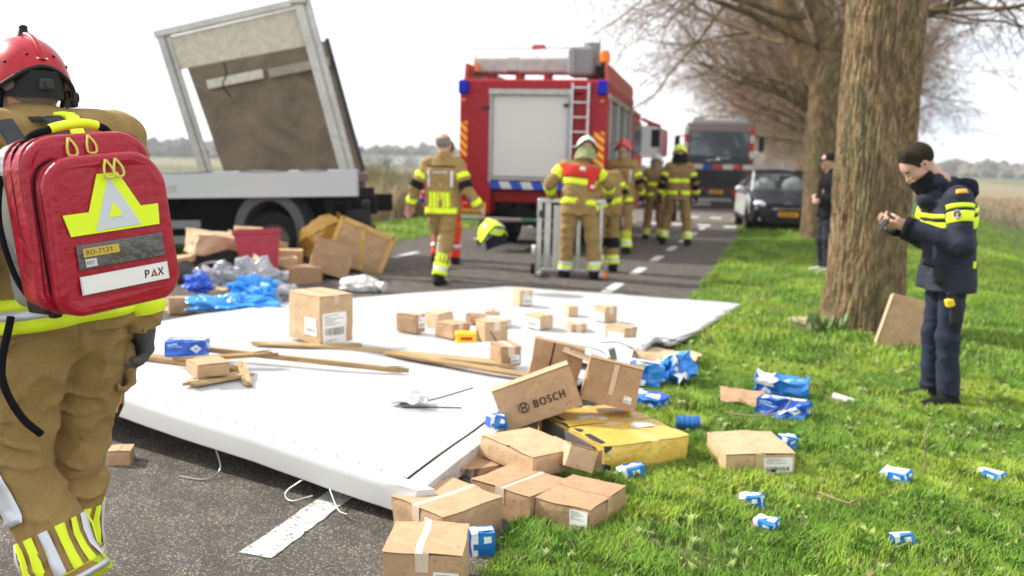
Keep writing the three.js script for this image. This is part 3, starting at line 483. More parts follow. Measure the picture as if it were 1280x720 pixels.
function handAt(wrist, dir, palm, left, curl = 0.45, fat = 0, h = 0.005) {
  const g = handGeo(curl, fat, h), y = dir.clone().normalize().negate(); let x = palm.clone().negate(); x.addScaledVector(y, -x.dot(y)).normalize(); const z = x.clone().cross(y);
  if (!left) g.applyMatrix4(new THREE.Matrix4().makeScale(1, 1, -1)); // the other hand is its mirror image
  if (!left) { const ix = g.index.array; for (let i = 0; i < ix.length; i += 3) { const t = ix[i]; ix[i] = ix[i + 1]; ix[i + 1] = t; } }
  g.applyMatrix4(new THREE.Matrix4().makeBasis(x, y, z).setPosition(wrist)); if (!left) g.computeVertexNormals(); return g;
}
const J0 = { head: [0, 1.655, 0.025], neck: [0, 1.50, -0.01], chest: [0, 1.33, 0], waist: [0, 1.12, 0.0], pelvis: [0, 0.98, 0], shL: [0.185, 1.43, -0.01], elL: [0.255, 1.15, -0.04], wrL: [0.27, 0.90, 0.06], shR: [-0.185, 1.43, -0.01], elR: [-0.255, 1.15, -0.04], wrR: [-0.27, 0.90, 0.06],
  hipL: [0.095, 0.93, 0], knL: [0.11, 0.51, 0.025], anL: [0.12, 0.09, -0.02], toeL: [0.15, 0.04, 0.15], hipR: [-0.095, 0.93, 0], knR: [-0.11, 0.51, 0.025], anR: [-0.12, 0.09, -0.02], toeR: [-0.15, 0.04, 0.15] };
function person(label, pos, yaw, o) {
  const P = thing('person', label, 'person', pos, yaw, o.group); P.scale.setScalar(o.scale ?? 1.04); if (o.tilt) P.rotation.z = o.tilt;
  const J = {}; for (const k in J0) J[k] = V(...(o.pose?.[k] ?? J0[k]));
  const h = o.cell ?? 0.016, up = V(0, 1, 0), lat = J.shL.clone().sub(J.shR).setY(0).normalize(), hlat = J.hipL.clone().sub(J.hipR).setY(0).normalize(), at = (p, s, v = lat) => p.clone().addScaledVector(v, s), sides = ['L', 'R'];
  const dirOf = (a, b) => b.clone().sub(a).normalize();
  // one continuous body
  const sk = [bone(at(J.chest, 0.075), at(J.chest, -0.075), 0.105), bone(at(J.shL, 0), at(J.shR, 0), 0.058, 0.058), bone(J.chest, J.waist, 0.11, 0.10), bone(J.waist, J.pelvis, 0.105, 0.115), bone(at(J.pelvis, 0.06, hlat), at(J.pelvis, -0.06, hlat), 0.10), bone(J.neck.clone().addScaledVector(up, -0.08), J.head.clone().addScaledVector(up, -0.09), 0.062, 0.055)];
  for (const s of sides) sk.push(bone(J['sh' + s], J['el' + s], 0.052, 0.042), bone(J['el' + s], J['wr' + s], 0.042, 0.029), bone(J['hip' + s], J['kn' + s], 0.08, 0.056), bone(J['kn' + s], J['an' + s], 0.055, 0.04), bone(J['an' + s], J['toe' + s], 0.042, 0.03));
  const hd = headGeo(o.headCell ?? 0.007); if (o.headRot) hd.applyMatrix4(new THREE.Matrix4().makeRotationFromEuler(new THREE.Euler(...o.headRot, 'YXZ'))); hd.translate(J.head.x, J.head.y, J.head.z);
  const list = [withColor(meshBones(sk, Math.max(h, 0.016)), [1, 1, 1]), hd], gl = [];
  for (const s of sides) { const H = o['hand' + s] ?? {}, d = H.dir ? V(...H.dir) : dirOf(J['el' + s], J['wr' + s]), palm = H.palm ? V(...H.palm) : at(V(0, 0, 0), s === 'L' ? -1 : 1); list.push(withColor(handAt(J['wr' + s], d, palm, s === 'L', H.curl ?? 0.4, 0, o.handCell ?? 0.007), [1, 1, 1])); if (o.gloves) gl.push(handAt(J['wr' + s], d, palm, s === 'L', H.curl ?? 0.4, 0.006, o.handCell ?? 0.007)); }
  part('body', joinColored(list), o.skin ?? M.skin, P);
  gl.forEach((g) => part('glove', g, o.gloves, P));
  // jacket
  const fold = (amp, fx, fy) => (x, y, z) => { const w = 0.5 * n3(x * 3, y * 3 + o.seed, z * 3), r = 1 - Math.abs(n3(x * fx * 0.8 + o.seed, y * fy * 0.9 + w, z * fx * 0.8)); return amp * (0.75 * n3(x * fx + o.seed, y * fy, z * fx) + 0.25 * n3(x * fx * 2.3, y * fy * 2.1 + o.seed, z * fx * 2.3) - 1.5 * (r * r * r * r - 0.35)); };
  const hemY = o.hem ?? 0.84, F = o.fat ?? 1, LF = o.legFat ?? F, FA = o.folds ?? 1, jn = fold(0.0075 * FA, 5, 9), tn = fold(0.009 * FA, 4.5, 8), hem = [J.pelvis.clone().setY(hemY), V(0, -1, 0)];
  const hipC = J.pelvis.clone().setY(hemY - 0.02), tor = [bone(at(J.chest, 0.085), at(J.chest, -0.085), 0.128 * F), bone(at(J.shL, -0.02), at(J.shR, 0.02), 0.082 * F, 0.082 * F), bone(J.neck.clone().addScaledVector(up, -0.07), J.neck.clone().addScaledVector(up, 0.02), 0.10, 0.078)];
  for (const s of [1, -1]) tor.push(bone(at(J.chest, s * 0.085), at(J.waist, s * 0.08), 0.126 * F, 0.122 * F), bone(at(J.waist, s * 0.08), at(hipC, s * 0.085, hlat), 0.122 * F, (o.flare ?? 0.136) * F, { cut: [hem] }));
  const arm = {}, leg = {};
  for (const s of sides) { const d = dirOf(J['el' + s], J['wr' + s]), w = J['wr' + s].clone().addScaledVector(d, 0.012); arm[s] = [bone(J['sh' + s], J['el' + s], 0.079 * F, 0.067 * F), bone(J['el' + s], w.clone().addScaledVector(d, 0.03), 0.066 * F, 0.056 * F, { cut: [[w, d]] })]; }
  part('jacket', meshBones([...tor, ...arm.L, ...arm.R], h, jn), o.jacket ?? M.tan, P);
  part('collar', ring([bone(J.neck.clone().addScaledVector(up, -0.04), J.neck.clone().addScaledVector(up, 0.1), 0.085, 0.072)], J.neck, J.neck.clone().addScaledVector(up, 0.05 + (o.collar ?? 0)), 0, 1, { n: 24 }), o.collarM ?? o.jacket ?? M.tan, P);
  // trousers
  const hp = [bone(at(J.pelvis, 0.075, hlat), at(J.pelvis, -0.075, hlat), 0.122 * F), bone(J.waist.clone().lerp(J.pelvis, 0.3), J.pelvis, 0.12, 0.125)];
  for (const s of sides) { const d = dirOf(J['kn' + s], J['an' + s]), e = J['an' + s].clone().addScaledVector(d, -0.03); leg[s] = [bone(J['hip' + s], J['kn' + s], 0.108 * LF, 0.085 * LF), bone(J['kn' + s], e.clone().addScaledVector(d, 0.06), 0.084 * LF, (o.cuff ?? 0.08) * LF, { cut: [[e, d]] })]; }
  part('trousers', meshBones([...hp, ...leg.L, ...leg.R], h, tn), o.trousers ?? M.tan, P);
  for (const s of sides) { // boots with a sole
    const a = J['an' + s], t = J['toe' + s], k = J['kn' + s], fd = V(t.x - a.x, 0, t.z - a.z).normalize(), sole = Math.min(a.y - 0.09, t.y - 0.04), heel = a.clone().addScaledVector(fd, -0.035).setY(a.y - 0.04), fl = [[V(0, sole, 0), V(0, -1, 0)]], toes = o.flatFoot === false ? {} : { cut: fl };
    part('boot', [meshBones([bone(a.clone().lerp(k, 0.3), a, 0.062, 0.056), bone(a.clone().setY(a.y - 0.02), t, 0.056, 0.046, toes), bone(heel, a, 0.046, 0.05, toes)], Math.min(h, 0.012))], o.boots ?? M.rubber, P);
  }
  const info = { P, J, tor, arm, leg, hp, jn, tn, at, lat, hlat, up, F };
  info.torso = (t0, t1, oo) => ring(tor, J.pelvis.clone().setY(hemY), J.neck.clone().addScaledVector(up, -0.06), t0, t1, { n: 40, noise: jn, ...oo });
  info.armBand = (s, low, t0, t1, oo) => low ? ring(arm[s], J['el' + s], J['wr' + s], t0, t1, { n: 22, noise: jn, reach: 0.13, ...oo }) : ring(arm[s], J['sh' + s], J['el' + s], t0, t1, { n: 22, noise: jn, reach: 0.13, ...oo });
  info.legBand = (s, low, t0, t1, oo) => low ? ring(leg[s], J['kn' + s], J['an' + s], t0, t1, { n: 24, noise: tn, reach: 0.16, ...oo }) : ring(leg[s], J['hip' + s], J['kn' + s], t0, t1, { n: 24, noise: tn, reach: 0.17, ...oo });
  return info;
}
function helmet(P, head, rot, m, o = {}) { // fire helmet: shell, ridge, brim, band, side fittings, knob, straps
  const g = new THREE.Group(); g.name = 'helmet'; g.position.copy(head); g.rotation.order = 'YXZ'; g.rotation.set(...(rot ?? [0, 0, 0])); if (P) P.add(g);
  const edge = (a) => 0.03 - 0.08 * Math.pow(Math.abs(Math.sin(a)), 2) + (Math.cos(a) > 0 ? 0.01 * Math.cos(a) : 0.012 * Math.cos(a) * Math.cos(a)), pos = [], uv = [], idx = [], n = 48, rows = 16; // a = 0 at the face
  const shell = (inset) => (a, t) => { const y0 = edge(a), k = Math.sin(t * Math.PI / 2), top = 0.158 - inset, y = mix(y0 + 0.012, top, 1 - Math.pow(1 - t, 1.7)), rr2 = Math.sqrt(Math.max(0, 1 - Math.pow((y - 0.01) / (top - 0.01), 2))), fl = y < 0.05 ? 0.016 * Math.pow((0.05 - y) / 0.1, 1) : 0; return V(Math.sin(a) * ((0.126 - inset) * (y < 0.01 ? 1 : rr2) + fl), y, Math.cos(a) * ((0.148 - inset) * (y < 0.01 ? 1 : rr2) + fl) - 0.006); };
  const S = shell(0); for (let j = 0; j <= rows; j++) for (let i = 0; i <= n; i++) { const p = S(i / n * 2 * Math.PI, j / rows); pos.push(p.x, p.y, p.z); uv.push(i / n * 0.8, j / rows * 0.25); }
  for (let j = 0; j < rows; j++) for (let i = 0; i < n; i++) { const a = j * (n + 1) + i, b = a + n + 1; idx.push(a, a + 1, b, b, a + 1, b + 1); }
  const sg = new THREE.BufferGeometry(); sg.setAttribute('position', new THREE.Float32BufferAttribute(pos, 3)); sg.setAttribute('uv', new THREE.Float32BufferAttribute(uv, 2)); sg.setIndex(idx); sg.computeVertexNormals();
  part('shell', sg, m, g);
  const rim = []; for (let i = 0; i < 40; i++) { const p = S(i / 40 * 2 * Math.PI, 0); rim.push(p); }
  part('brim', clean(new THREE.TubeGeometry(new THREE.CatmullRomCurve3(rim, true), 60, 0.0075, 6, true)), M.blackPlastic, g);
  const ridge = []; for (let i = 0; i <= 10; i++) { const a = -1.15 + i / 10 * 2.3; ridge.push([0, 0.012 + 0.149 * Math.cos(a), 0.144 * Math.sin(a) - 0.006]); }
  part('ridge', [wire(ridge, 0.011, 24, 8)], m, g);
  if (o.detail) {
    part('headband', [put(clean(new THREE.CylinderGeometry(0.106, 0.100, 0.085, 32, 1, true).scale(1, 1, 1.36)), [0, -0.002, -0.014])], M.blackPlastic, g); part('buckle', [bx(0.045, 0.035, 0.02, [0, -0.002, -0.160], [0, 0, 0], 0.006), cyl(0.010, 0.010, 0.02, 14, [0, -0.002, -0.168], [Math.PI / 2, 0, 0])], M.darkGrey, g);
    part('liner', [put(clean(new THREE.SphereGeometry(0.112, 28, 12, 0, 6.283, 0, 1.5).scale(1, 1, 1.2)), [0, 0.03, -0.01])], M.rubber, g);
    part('knob', [cyl(0.012, 0.018, 0.028, 12, [0, 0.172, 0.0]), sph(0.014, [0, 0.187, 0], [1, 0.6, 1], 10)], M.blackPlastic, g);
    for (const a of [2.2, 2.75, 3.55, 4.1]) { const p = S(a, 0.28); part('rivet', sph(0.0055, p.toArray(), [1, 1, 1], 8), M.blackPlastic, g); }
    for (const s of [-1, 1]) { part('strap', [wire([[s * 0.098, -0.02, -0.06], [s * 0.094, -0.075, -0.035], [s * 0.072, -0.118, 0.02]], 0.008, 12, 6), wire([[s * 0.098, -0.02, 0.03], [s * 0.09, -0.08, 0.01], [s * 0.072, -0.118, 0.02]], 0.008, 12, 6)], M.blackCloth, g); part('side_fitting', [bx(0.024, 0.06, 0.075, [s * 0.148, -0.035, 0.02], [0, 0, s * 0.25], 0.008), cyl(0.02, 0.02, 0.016, 14, [s * 0.165, -0.03, 0.015], [0, 0, Math.PI / 2])], M.blackPlastic, g); }
    part('print_strip', [quad([[0.018, 0.078, -0.138], [-0.018, 0.078, -0.138], [-0.018, 0.083, -0.136], [0.018, 0.083, -0.136]], 0.002)], M.white, g);
  } else for (const s of [-1, 1]) part('side_fitting', [bx(0.02, 0.05, 0.06, [s * 0.135, -0.02, 0.02], [0, 0, 0], 0.008)], M.blackPlastic, g);
  if (o.visor) part('visor', [put(clean(new THREE.SphereGeometry(0.135, 20, 8, -0.95 + Math.PI / 2 * 3 - Math.PI, 1.9, 1.35, 0.65)), [0, 0.02, 0.0], [0, Math.PI, 0])], M.glassDark, g);
  if (o.flap) part('neck_flap', [put(clean(new THREE.CylinderGeometry(0.112, 0.15, 0.17, 24, 3, true, Math.PI * 0.5, Math.PI)), [0, -0.1, -0.01])].map((q) => warp(q, (v) => { v.x += 0.01 * n3(v.x * 20, v.y * 10, v.z * 20); v.z += 0.01 * n3(v.z * 20, v.y * 10, 3); })), o.flap, g);
  return g;
}
// ---------------------------------------------------------------- people
const AWAY = R(196.7);
const PI = Math.PI;
function cuffs(f, s) { for (const [a, b, m] of [[0.60, 0.70, M.hivis], [0.70, 0.80, M.silver], [0.80, 0.90, M.hivis]]) part('reflective_band', f.legBand(s, true, a, b, { rows: 2 }), m, f.P); }
function kneePads(f) { for (const s of ['L', 'R']) part('knee_pad', f.legBand(s, false, 0.86, 1.04, { a0: -1.1, a1: 1.1, off: 0.012 }), M.blackCloth, f.P); }
function sleeves(f, pad = true) {
  for (const s of ['L', 'R']) { part('reflective_band', f.armBand(s, false, 0.42, 0.62), M.hivis, f.P); if (pad) part('elbow_pad', f.armBand(s, false, 0.78, 1.08, { off: 0.008 }), M.blackCloth, f.P); part('reflective_band', f.armBand(s, true, 0.62, 0.84), M.hivis, f.P); }
}
const brandT = canvas(256, 48, (x, w, h) => { x.fillStyle = '#bdb9ae'; x.fillRect(0, 0, w, h); x.fillStyle = '#8a7b5a'; x.font = 'bold 34px sans-serif'; x.textAlign = 'center'; x.fillText('BRANDWEER', w / 2, 36); });
function backBars(f) { // upright yellow bars on the lower back, silver shoulder strips
  for (let i = 0; i < 6; i++) { const a = PI - 0.78 + i * 0.262; part('reflective_bar', f.torso(0.14, 0.44, { a0: a, a1: a + 0.17, n: 5, rows: 6, off: 0.014 }), M.hivis, f.P); }
  part('reflective_band', f.torso(0.04, 0.15, { a0: PI - 1.2, a1: PI + 1.2 }), M.hivis, f.P); part('back_panel', f.torso(0.14, 0.46, { a0: PI - 0.86, a1: PI + 0.86, rows: 7, off: 0.009 }), cloth(C(0.45, 0.52, 0.03)), f.P);
  for (const a of [PI - 1.0, PI + 0.82]) part('silver_strip', f.torso(0.55, 0.86, { a0: a, a1: a + 0.18, n: 4, off: 0.005 }), M.silver, f.P);
  part('dark_yoke_piping', f.torso(0.93, 0.955, { a0: PI - 1.3, a1: PI + 1.3, off: 0.006, rows: 2 }), M.blackCloth, f.P);
}
const baldHair = (P, J, m, cut) => { const hb = [bone(V(0, 0.04, -0.042), V(0, 0.035, 0.02), 0.0935, 0.0855, { cut: cut })]; const g = meshBones(hb, 0.006); g.translate(J.head.x, J.head.y, J.head.z); part('hair', g, m, P); };

{ // 1. the big figure at the left edge, walking away with a backpack
  const f = person('firefighter with glossy red helmet, large in front, seen from behind', [-2.275, 0, -2.435], R(243), {
    scale: 1.04, seed: 2.2, folds: 1.15, cell: 0.0105, headCell: 0.0045, handCell: 0.0042, gloves: M.glove, hem: 0.95, fat: 1.12, cuff: 0.1,
    pose: { head: [0.05, 1.66, 0.08], neck: [0.045, 1.56, 0.02], chest: [0.03, 1.40, 0.0], shL: [0.24, 1.53, -0.02], shR: [-0.185, 1.54, -0.02], elL: [0.33, 1.18, -0.09], wrL: [0.29, 0.95, 0.06], elR: [-0.215, 1.19, -0.06], wrR: [-0.235, 0.94, -0.05], hipL: [0.10, 0.92, -0.01], knL: [0.14, 0.52, 0.05], anL: [0.04, 0.12, -0.13], toeL: [0.045, 0.045, 0.03], hipR: [-0.1, 0.93, 0.01], knR: [-0.08, 0.54, 0.12], anR: [-0.02, 0.12, 0.12], toeR: [-0.04, 0.07, 0.29] },
    handR: { curl: 0.5, dir: [-0.1, -1, 0.12] }, handL: { curl: 0.6 } });
  const { P, J } = f;
  helmet(P, J.head.clone().add(V(0, 0.035, -0.005)), [0.0, 0.05, 0.0], paint(C(0.50, 0.006, 0.02), { clearcoat: 0.25, clearcoatRoughness: 0.08, specularIntensity: 0.6 }), { detail: true }).scale.setScalar(0.93);
  baldHair(P, J, M.greyHair, [[V(0, 0.02, -0.06), V(0, -0.6, 0.8).normalize()]]);
  sleeves(f);
  part('reflective_band', f.torso(0.04, 0.11, { off: 0.013 }), M.hivis, P); part('reflective_band', f.torso(0.11, 0.16, { off: 0.013 }), M.silver, P); part('reflective_band', f.torso(0.16, 0.22, { off: 0.013 }), M.hivis, P);
  part('yoke_seam', f.torso(0.80, 0.815, { a0: PI - 1.2, a1: PI + 1.2, off: 0.004, rows: 2 }), M.tanDark, P);
  for (const s of ['L', 'R']) { // trouser ends ringed by upright yellow and silver bars over a yellow band
    part('cuff_band', f.legBand(s, true, 0.84, 0.97, { off: 0.008, rows: 2 }), M.hivis, P); part('cuff_band', f.legBand(s, true, 0.885, 0.93, { off: 0.011, rows: 2 }), M.silver, P);
    for (let i = 0; i < 13; i++) part('cuff_bar', f.legBand(s, true, 0.52, 0.84, { a0: i * 0.4833, a1: i * 0.4833 + 0.29, n: 4, off: 0.008, rows: 4 }), i % 3 === 1 ? M.silver : M.hivis, P);
  }
  part('silver_stripe', f.legBand('L', true, 0.02, 0.40, { a0: -PI / 2 - 0.85, a1: -PI / 2 - 0.2, n: 8, rows: 10, off: 0.012 }), M.silver, P);
  for (const s of ['L', 'R']) part('thigh_pocket', f.legBand(s, false, 0.38, 0.80, { a0: s === 'L' ? -2.0 : 1.0, a1: s === 'L' ? -1.0 : 2.0, n: 8, off: 0.018, rows: 5 }), M.tan, P);
  part('pocket_flap', f.legBand('L', false, 0.32, 0.46, { a0: -2.05, a1: -0.95, n: 8, off: 0.026 }), M.tan, P);
  part('seat_seam', ring(f.hp, J.pelvis.clone().add(V(0, -0.13, 0)), J.pelvis.clone().add(V(0, 0.08, 0)), 0, 1, { a0: PI - 0.03, a1: PI + 0.03, n: 2, off: 0.003, rows: 6, noise: f.tn }), M.tanDark, P);
  // loose black strap and a spare pair of leather gloves hooked to the belt
  part('belt_strap', [wire([[0.20, 1.02, -0.16], [0.25, 0.86, -0.22], [0.21, 0.74, -0.24], [0.16, 0.68, -0.24]], 0.011, 20, 6)], M.blackCloth, P);
  part('belt_hook', [wire([[-0.215, 0.99, -0.02], [-0.25, 0.95, -0.03], [-0.245, 0.91, -0.03]], 0.007, 12, 6), cyl(0.014, 0.014, 0.03, 10, [-0.225, 0.98, -0.03])], M.blackPlastic, P);
  const lg = handAt(V(-0.19, 0.83, -0.02), V(-0.1, -1, 0.1), V(1, 0, 0), false, 0.8, 0.0, 0.006); part('spare_glove', lg, cloth(C(0.33, 0.22, 0.09)), P);
}
{ // the backpack it carries
  const b = thing('backpack', 'red paramedic backpack with yellow warning triangle and clear pocket', 'backpack', [-1.95, 1.36, -2.20], R(250 - 180)); b.scale.setScalar(0.92); b.rotation.z = R(5.5); b.rotation.x = R(-3);
  const vin = mat(C(0.37, 0.005, 0.022), 0.35, { clearcoat: 0.25, clearcoatRoughness: 0.2, specularIntensity: 0.6, bumpMap: roughN, bumpScale: 0.006 }), grey = mat(C(0.30, 0.31, 0.30), 0.28, { clearcoat: 0.8, clearcoatRoughness: 0.12, map: wear });
  const soft = (g, s) => warp(g, (v) => { v.x += 0.010 * n3(v.x * 5 + s, v.y * 5, v.z * 5); v.z += 0.011 * n3(v.x * 6, v.y * 6 + s, v.z * 4); });
  const pillow = (w, h, d, r, dome) => { const sh = new THREE.Shape(), a = w / 2, c = h / 2; sh.moveTo(-a + r * 0.6, -c); sh.lineTo(a - r * 0.6, -c); sh.quadraticCurveTo(a, -c, a, -c + r * 0.6); sh.lineTo(a * 0.96, c - r); sh.quadraticCurveTo(a * 0.96, c, a * 0.96 - r, c); sh.lineTo(-a * 0.96 + r, c); sh.quadraticCurveTo(-a * 0.96, c, -a * 0.96, c - r); sh.lineTo(-a, -c + r * 0.6); sh.quadraticCurveTo(-a, -c, -a + r * 0.6, -c); return boxUV(clean(new THREE.ExtrudeGeometry(sh, { depth: d, bevelEnabled: true, bevelSize: dome, bevelThickness: dome, bevelSegments: 4, curveSegments: 8 }))); };
  part('back_shell', soft(put(pillow(0.37, 0.49, 0.07, 0.1, 0.02), [0, 0, -0.135]), 1), grey, b, 'grey clear-covered side and back of the pack');
  part('main_compartment', soft(put(pillow(0.385, 0.5, 0.085, 0.1, 0.02), [0, 0.0, -0.035]), 1), vin, b);
  part('front_pocket', soft(put(pillow(0.35, 0.43, 0.05, 0.085, 0.024), [0.006, -0.035, 0.075]), 2), vin, b);
  const loop = (w, h, z, r, y0) => { const a = w / 2, c = h / 2, k = 0.08, p = []; for (let i = 0; i < 40; i++) { const t = i / 40 * 2 * PI, ct = Math.cos(t), st = Math.sin(t); p.push([Math.sign(ct) * a * Math.pow(Math.abs(ct), 0.35), y0 + Math.sign(st) * c * Math.pow(Math.abs(st), 0.35), z]); } return clean(new THREE.TubeGeometry(new THREE.CatmullRomCurve3(p.map((q) => V(...q)), true), 90, r, 6, true)); };
  part('piping', [loop(0.415, 0.53, -0.045, 0.005, 0), loop(0.415, 0.53, 0.05, 0.005, 0), loop(0.385, 0.46, 0.115, 0.0045, -0.035)], mat(C(0.22, 0.004, 0.015), 0.4), b);
  part('zip', [loop(0.417, 0.532, 0.0, 0.0035, 0), loop(0.392, 0.47, 0.088, 0.003, -0.035)], M.blackCloth, b);
  part('carry_handle', [wire([[-0.075, 0.288, 0.0], [-0.03, 0.297, 0.0], [0.04, 0.300, 0.0], [0.08, 0.291, 0.0]], 0.0145, 20, 12)], M.hivis, b, 'padded yellow carry handle');
  part('handle_strap', [wire([[-0.14, 0.255, -0.02], [-0.12, 0.275, -0.01], [-0.07, 0.288, 0]], 0.012, 12, 8)], M.blackCloth, b); part('handle_strap', [wire([[0.13, 0.26, -0.02], [0.11, 0.28, -0.01], [0.075, 0.291, 0]], 0.012, 12, 8)], M.blackCloth, b);
  const pull = (x, y, z, t) => wire([[x, y, z], [x - 0.014, y - 0.03, z + 0.012], [x - 0.012, y - 0.052, z + 0.014], [x + 0.012, y - 0.052, z + 0.014], [x + 0.014, y - 0.03, z + 0.012], [x + 0.001, y, z]], 0.004, 28, 6).applyMatrix4(new THREE.Matrix4().makeRotationZ(0));
  for (const [x, y, z] of [[-0.06, 0.258, 0.075], [0.005, 0.262, 0.07], [0.0, 0.185, 0.155], [0.032, 0.186, 0.155]]) part('zip_pull', pull(x, y, z), mat(C(0.62, 0.55, 0.10), 0.5), b);
  const fz = 0.152, flat = (pts, z, t = 0.003) => put(ext(pts, t), [0, 0, z]);
  part('warning_emblem', flat([[-0.14, -0.03], [-0.155, 0.035], [-0.075, 0.035], [-0.032, 0.145], [0.035, 0.145], [0.095, 0.035], [0.155, 0.035], [0.15, -0.03]], fz), M.hivis, b, 'fluorescent yellow warning emblem');
  part('emblem_triangle', flat([[-0.062, -0.022], [0.002, 0.135], [0.088, -0.022]], fz + 0.003, 0.002), mat(C(0.60, 0.62, 0.68), 0.4), b, 'silver triangle of the emblem'); part('emblem_centre', flat([[-0.016, 0.012], [0.004, 0.058], [0.03, 0.012]], fz + 0.005, 0.002), M.hivis, b);
  part('clear_pocket', [bx(0.285, 0.075, 0.006, [0.012, -0.095, fz - 0.001], [0, 0, 0], 0.003)], mat(C(0.06, 0.055, 0.052), 0.1, { clearcoat: 1, clearcoatRoughness: 0.06, bumpMap: roughN, bumpScale: 0.01 }), b, 'shiny dark see-through pocket');
  const tag1 = canvas(256, 64, (x, w, h) => { x.fillStyle = '#c9a52a'; x.fillRect(0, 0, w, h); x.fillStyle = '#5d4a12'; x.font = 'bold 50px sans-serif'; x.fillText('RO-7131', 16, 50); });
  const tag2 = canvas(96, 64, (x, w, h) => { x.fillStyle = '#c9c7c4'; x.fillRect(0, 0, w, h); x.fillStyle = '#555'; x.font = 'bold 38px sans-serif'; x.fillText('REY', 6, 46); });
  const badge = (n, w, h, x, y, t, z) => { const g = new THREE.PlaneGeometry(w, h); g.translate(x, y, z); part(n, g, new THREE.MeshPhysicalMaterial({ map: t, roughness: 0.35, clearcoat: 0.4 }), b); };
  badge('name_tag', 0.115, 0.026, -0.055, -0.083, tag1, fz + 0.0035); badge('name_tag', 0.036, 0.024, -0.092, -0.114, tag2, fz + 0.0035);
  const pax = canvas(1024, 192, (x, w, h) => { x.fillStyle = '#e6e4e2'; x.fillRect(0, 0, w, h); x.font = 'bold 132px sans-serif'; x.fillStyle = '#16161a'; x.save(); x.translate(716, 142); x.transform(1, 0, -0.08, 1, 0, 0); x.fillText('P', 0, 0); x.fillText('X', 172, 0); x.fillStyle = '#b01424'; x.beginPath(); x.moveTo(84, 0); x.lineTo(132, -100); x.lineTo(176, 0); x.lineTo(150, 0); x.lineTo(130, -52); x.lineTo(110, 0); x.fill(); x.fillStyle = '#16161a'; x.fillRect(104, -22, 50, 14); x.restore(); });
  part('reflective_strip', [bx(0.292, 0.056, 0.004, [0.012, -0.18, fz + 0.001], [0, 0, 0], 0.0018)], M.white, b); badge('maker_print', 0.284, 0.051, 0.012, -0.18, pax, fz + 0.0038);
  for (const x of [-0.15, -0.05, 0.06, 0.15]) part('foot', bx(0.03, 0.02, 0.035, [x, -0.272, 0.0], [0, 0, 0], 0.006), M.blackPlastic, b);
  for (const x of [-0.19, 0.195]) part('corner_guard', put(bx(0.03, 0.09, 0.12, [x, -0.215, 0.0], [0, 0, 0], 0.012)), M.blackPlastic, b);
  part('side_strap', [wire([[-0.2, 0.16, -0.09], [-0.235, 0.02, -0.07], [-0.215, -0.16, -0.06], [-0.19, -0.24, -0.02]], 0.009, 20, 6)], M.blackCloth, b);
  part('shoulder_strap', [beam([0.075, 0.24, -0.16], [0.06, 0.33, -0.23], 0.06, 0.016, [1, 0, 0]), beam([0.06, 0.33, -0.23], [0.05, 0.335, -0.36], 0.06, 0.016, [1, 0, 0]), beam([-0.09, 0.24, -0.16], [-0.10, 0.33, -0.23], 0.06, 0.016, [1, 0, 0])], M.darkGrey, b);
  part('strap_end', [beam([0.10, 0.245, -0.15], [0.12, 0.335, -0.22], 0.045, 0.014, [1, 0, 0]), beam([0.12, 0.335, -0.22], [0.10, 0.345, -0.27], 0.045, 0.014, [1, 0, 0])], M.hivis, b);
}
{ // 2. bare-headed firefighter walking off with a helmet in the hand
  const f = person('bare-headed firefighter with grey hair carrying a yellow helmet, walking away', [-4.10, 0, -10.62], AWAY - 0.22, {
    scale: 1.05, seed: 5.1, cell: 0.0155, handR: { curl: 0.9, palm: [1, 0, -0.3] }, handL: { curl: 0.3, palm: [-0.6, 0, -1] },
    pose: { elL: [0.31, 1.17, -0.06], wrL: [0.41, 0.95, 0.04], elR: [-0.30, 1.17, -0.07], wrR: [-0.44, 0.94, 0.02], hipL: [0.09, 0.93, 0], knL: [0.09, 0.56, 0.22], anL: [0.07, 0.17, 0.27], toeL: [0.08, 0.14, 0.43], hipR: [-0.09, 0.93, 0], knR: [-0.05, 0.52, -0.02], anR: [-0.01, 0.10, -0.17], toeR: [-0.02, 0.04, -0.01] } });
  sleeves(f); backBars(f); cuffs(f, 'L'); cuffs(f, 'R');
  baldHair(f.P, f.J, M.greyHair, [[V(0, 0.05, -0.05), V(0, 0.35, 0.9).normalize()], [V(0, 0.1, 0), V(0, 1, -0.2).normalize()]]);
  for (let i = 0; i < 4; i++) part('cuff_bar', f.legBand('R', true, 0.34, 0.6, { a0: PI - 0.9 + i * 0.5, a1: PI - 0.62 + i * 0.5, n: 4 }), M.hivis, f.P);
  const g = f.torso(0.80, 0.845, { a0: PI - 0.6, a1: PI + 0.6, n: 16, off: 0.006 }); { const u = g.attributes.uv, n = 17; for (let i = 0; i < u.count; i++) u.setXY(i, (i % n) / (n - 1), clamp((Math.floor(i / n) - 1) / 2, 0, 1)); }
  part('lettering_strip', g, new THREE.MeshPhysicalMaterial({ map: brandT, roughness: 0.6, side: THREE.DoubleSide }), f.P);
  part('silver_stripe', f.legBand('R', true, -0.1, 0.34, { a0: PI + 0.8, a1: PI + 1.3, n: 5, off: 0.005 }), M.silver, f.P);
  part('thigh_pocket', f.legBand('L', false, 0.4, 0.8, { a0: -2.0, a1: -1.0, n: 8, off: 0.016 }), M.tan, f.P);
}
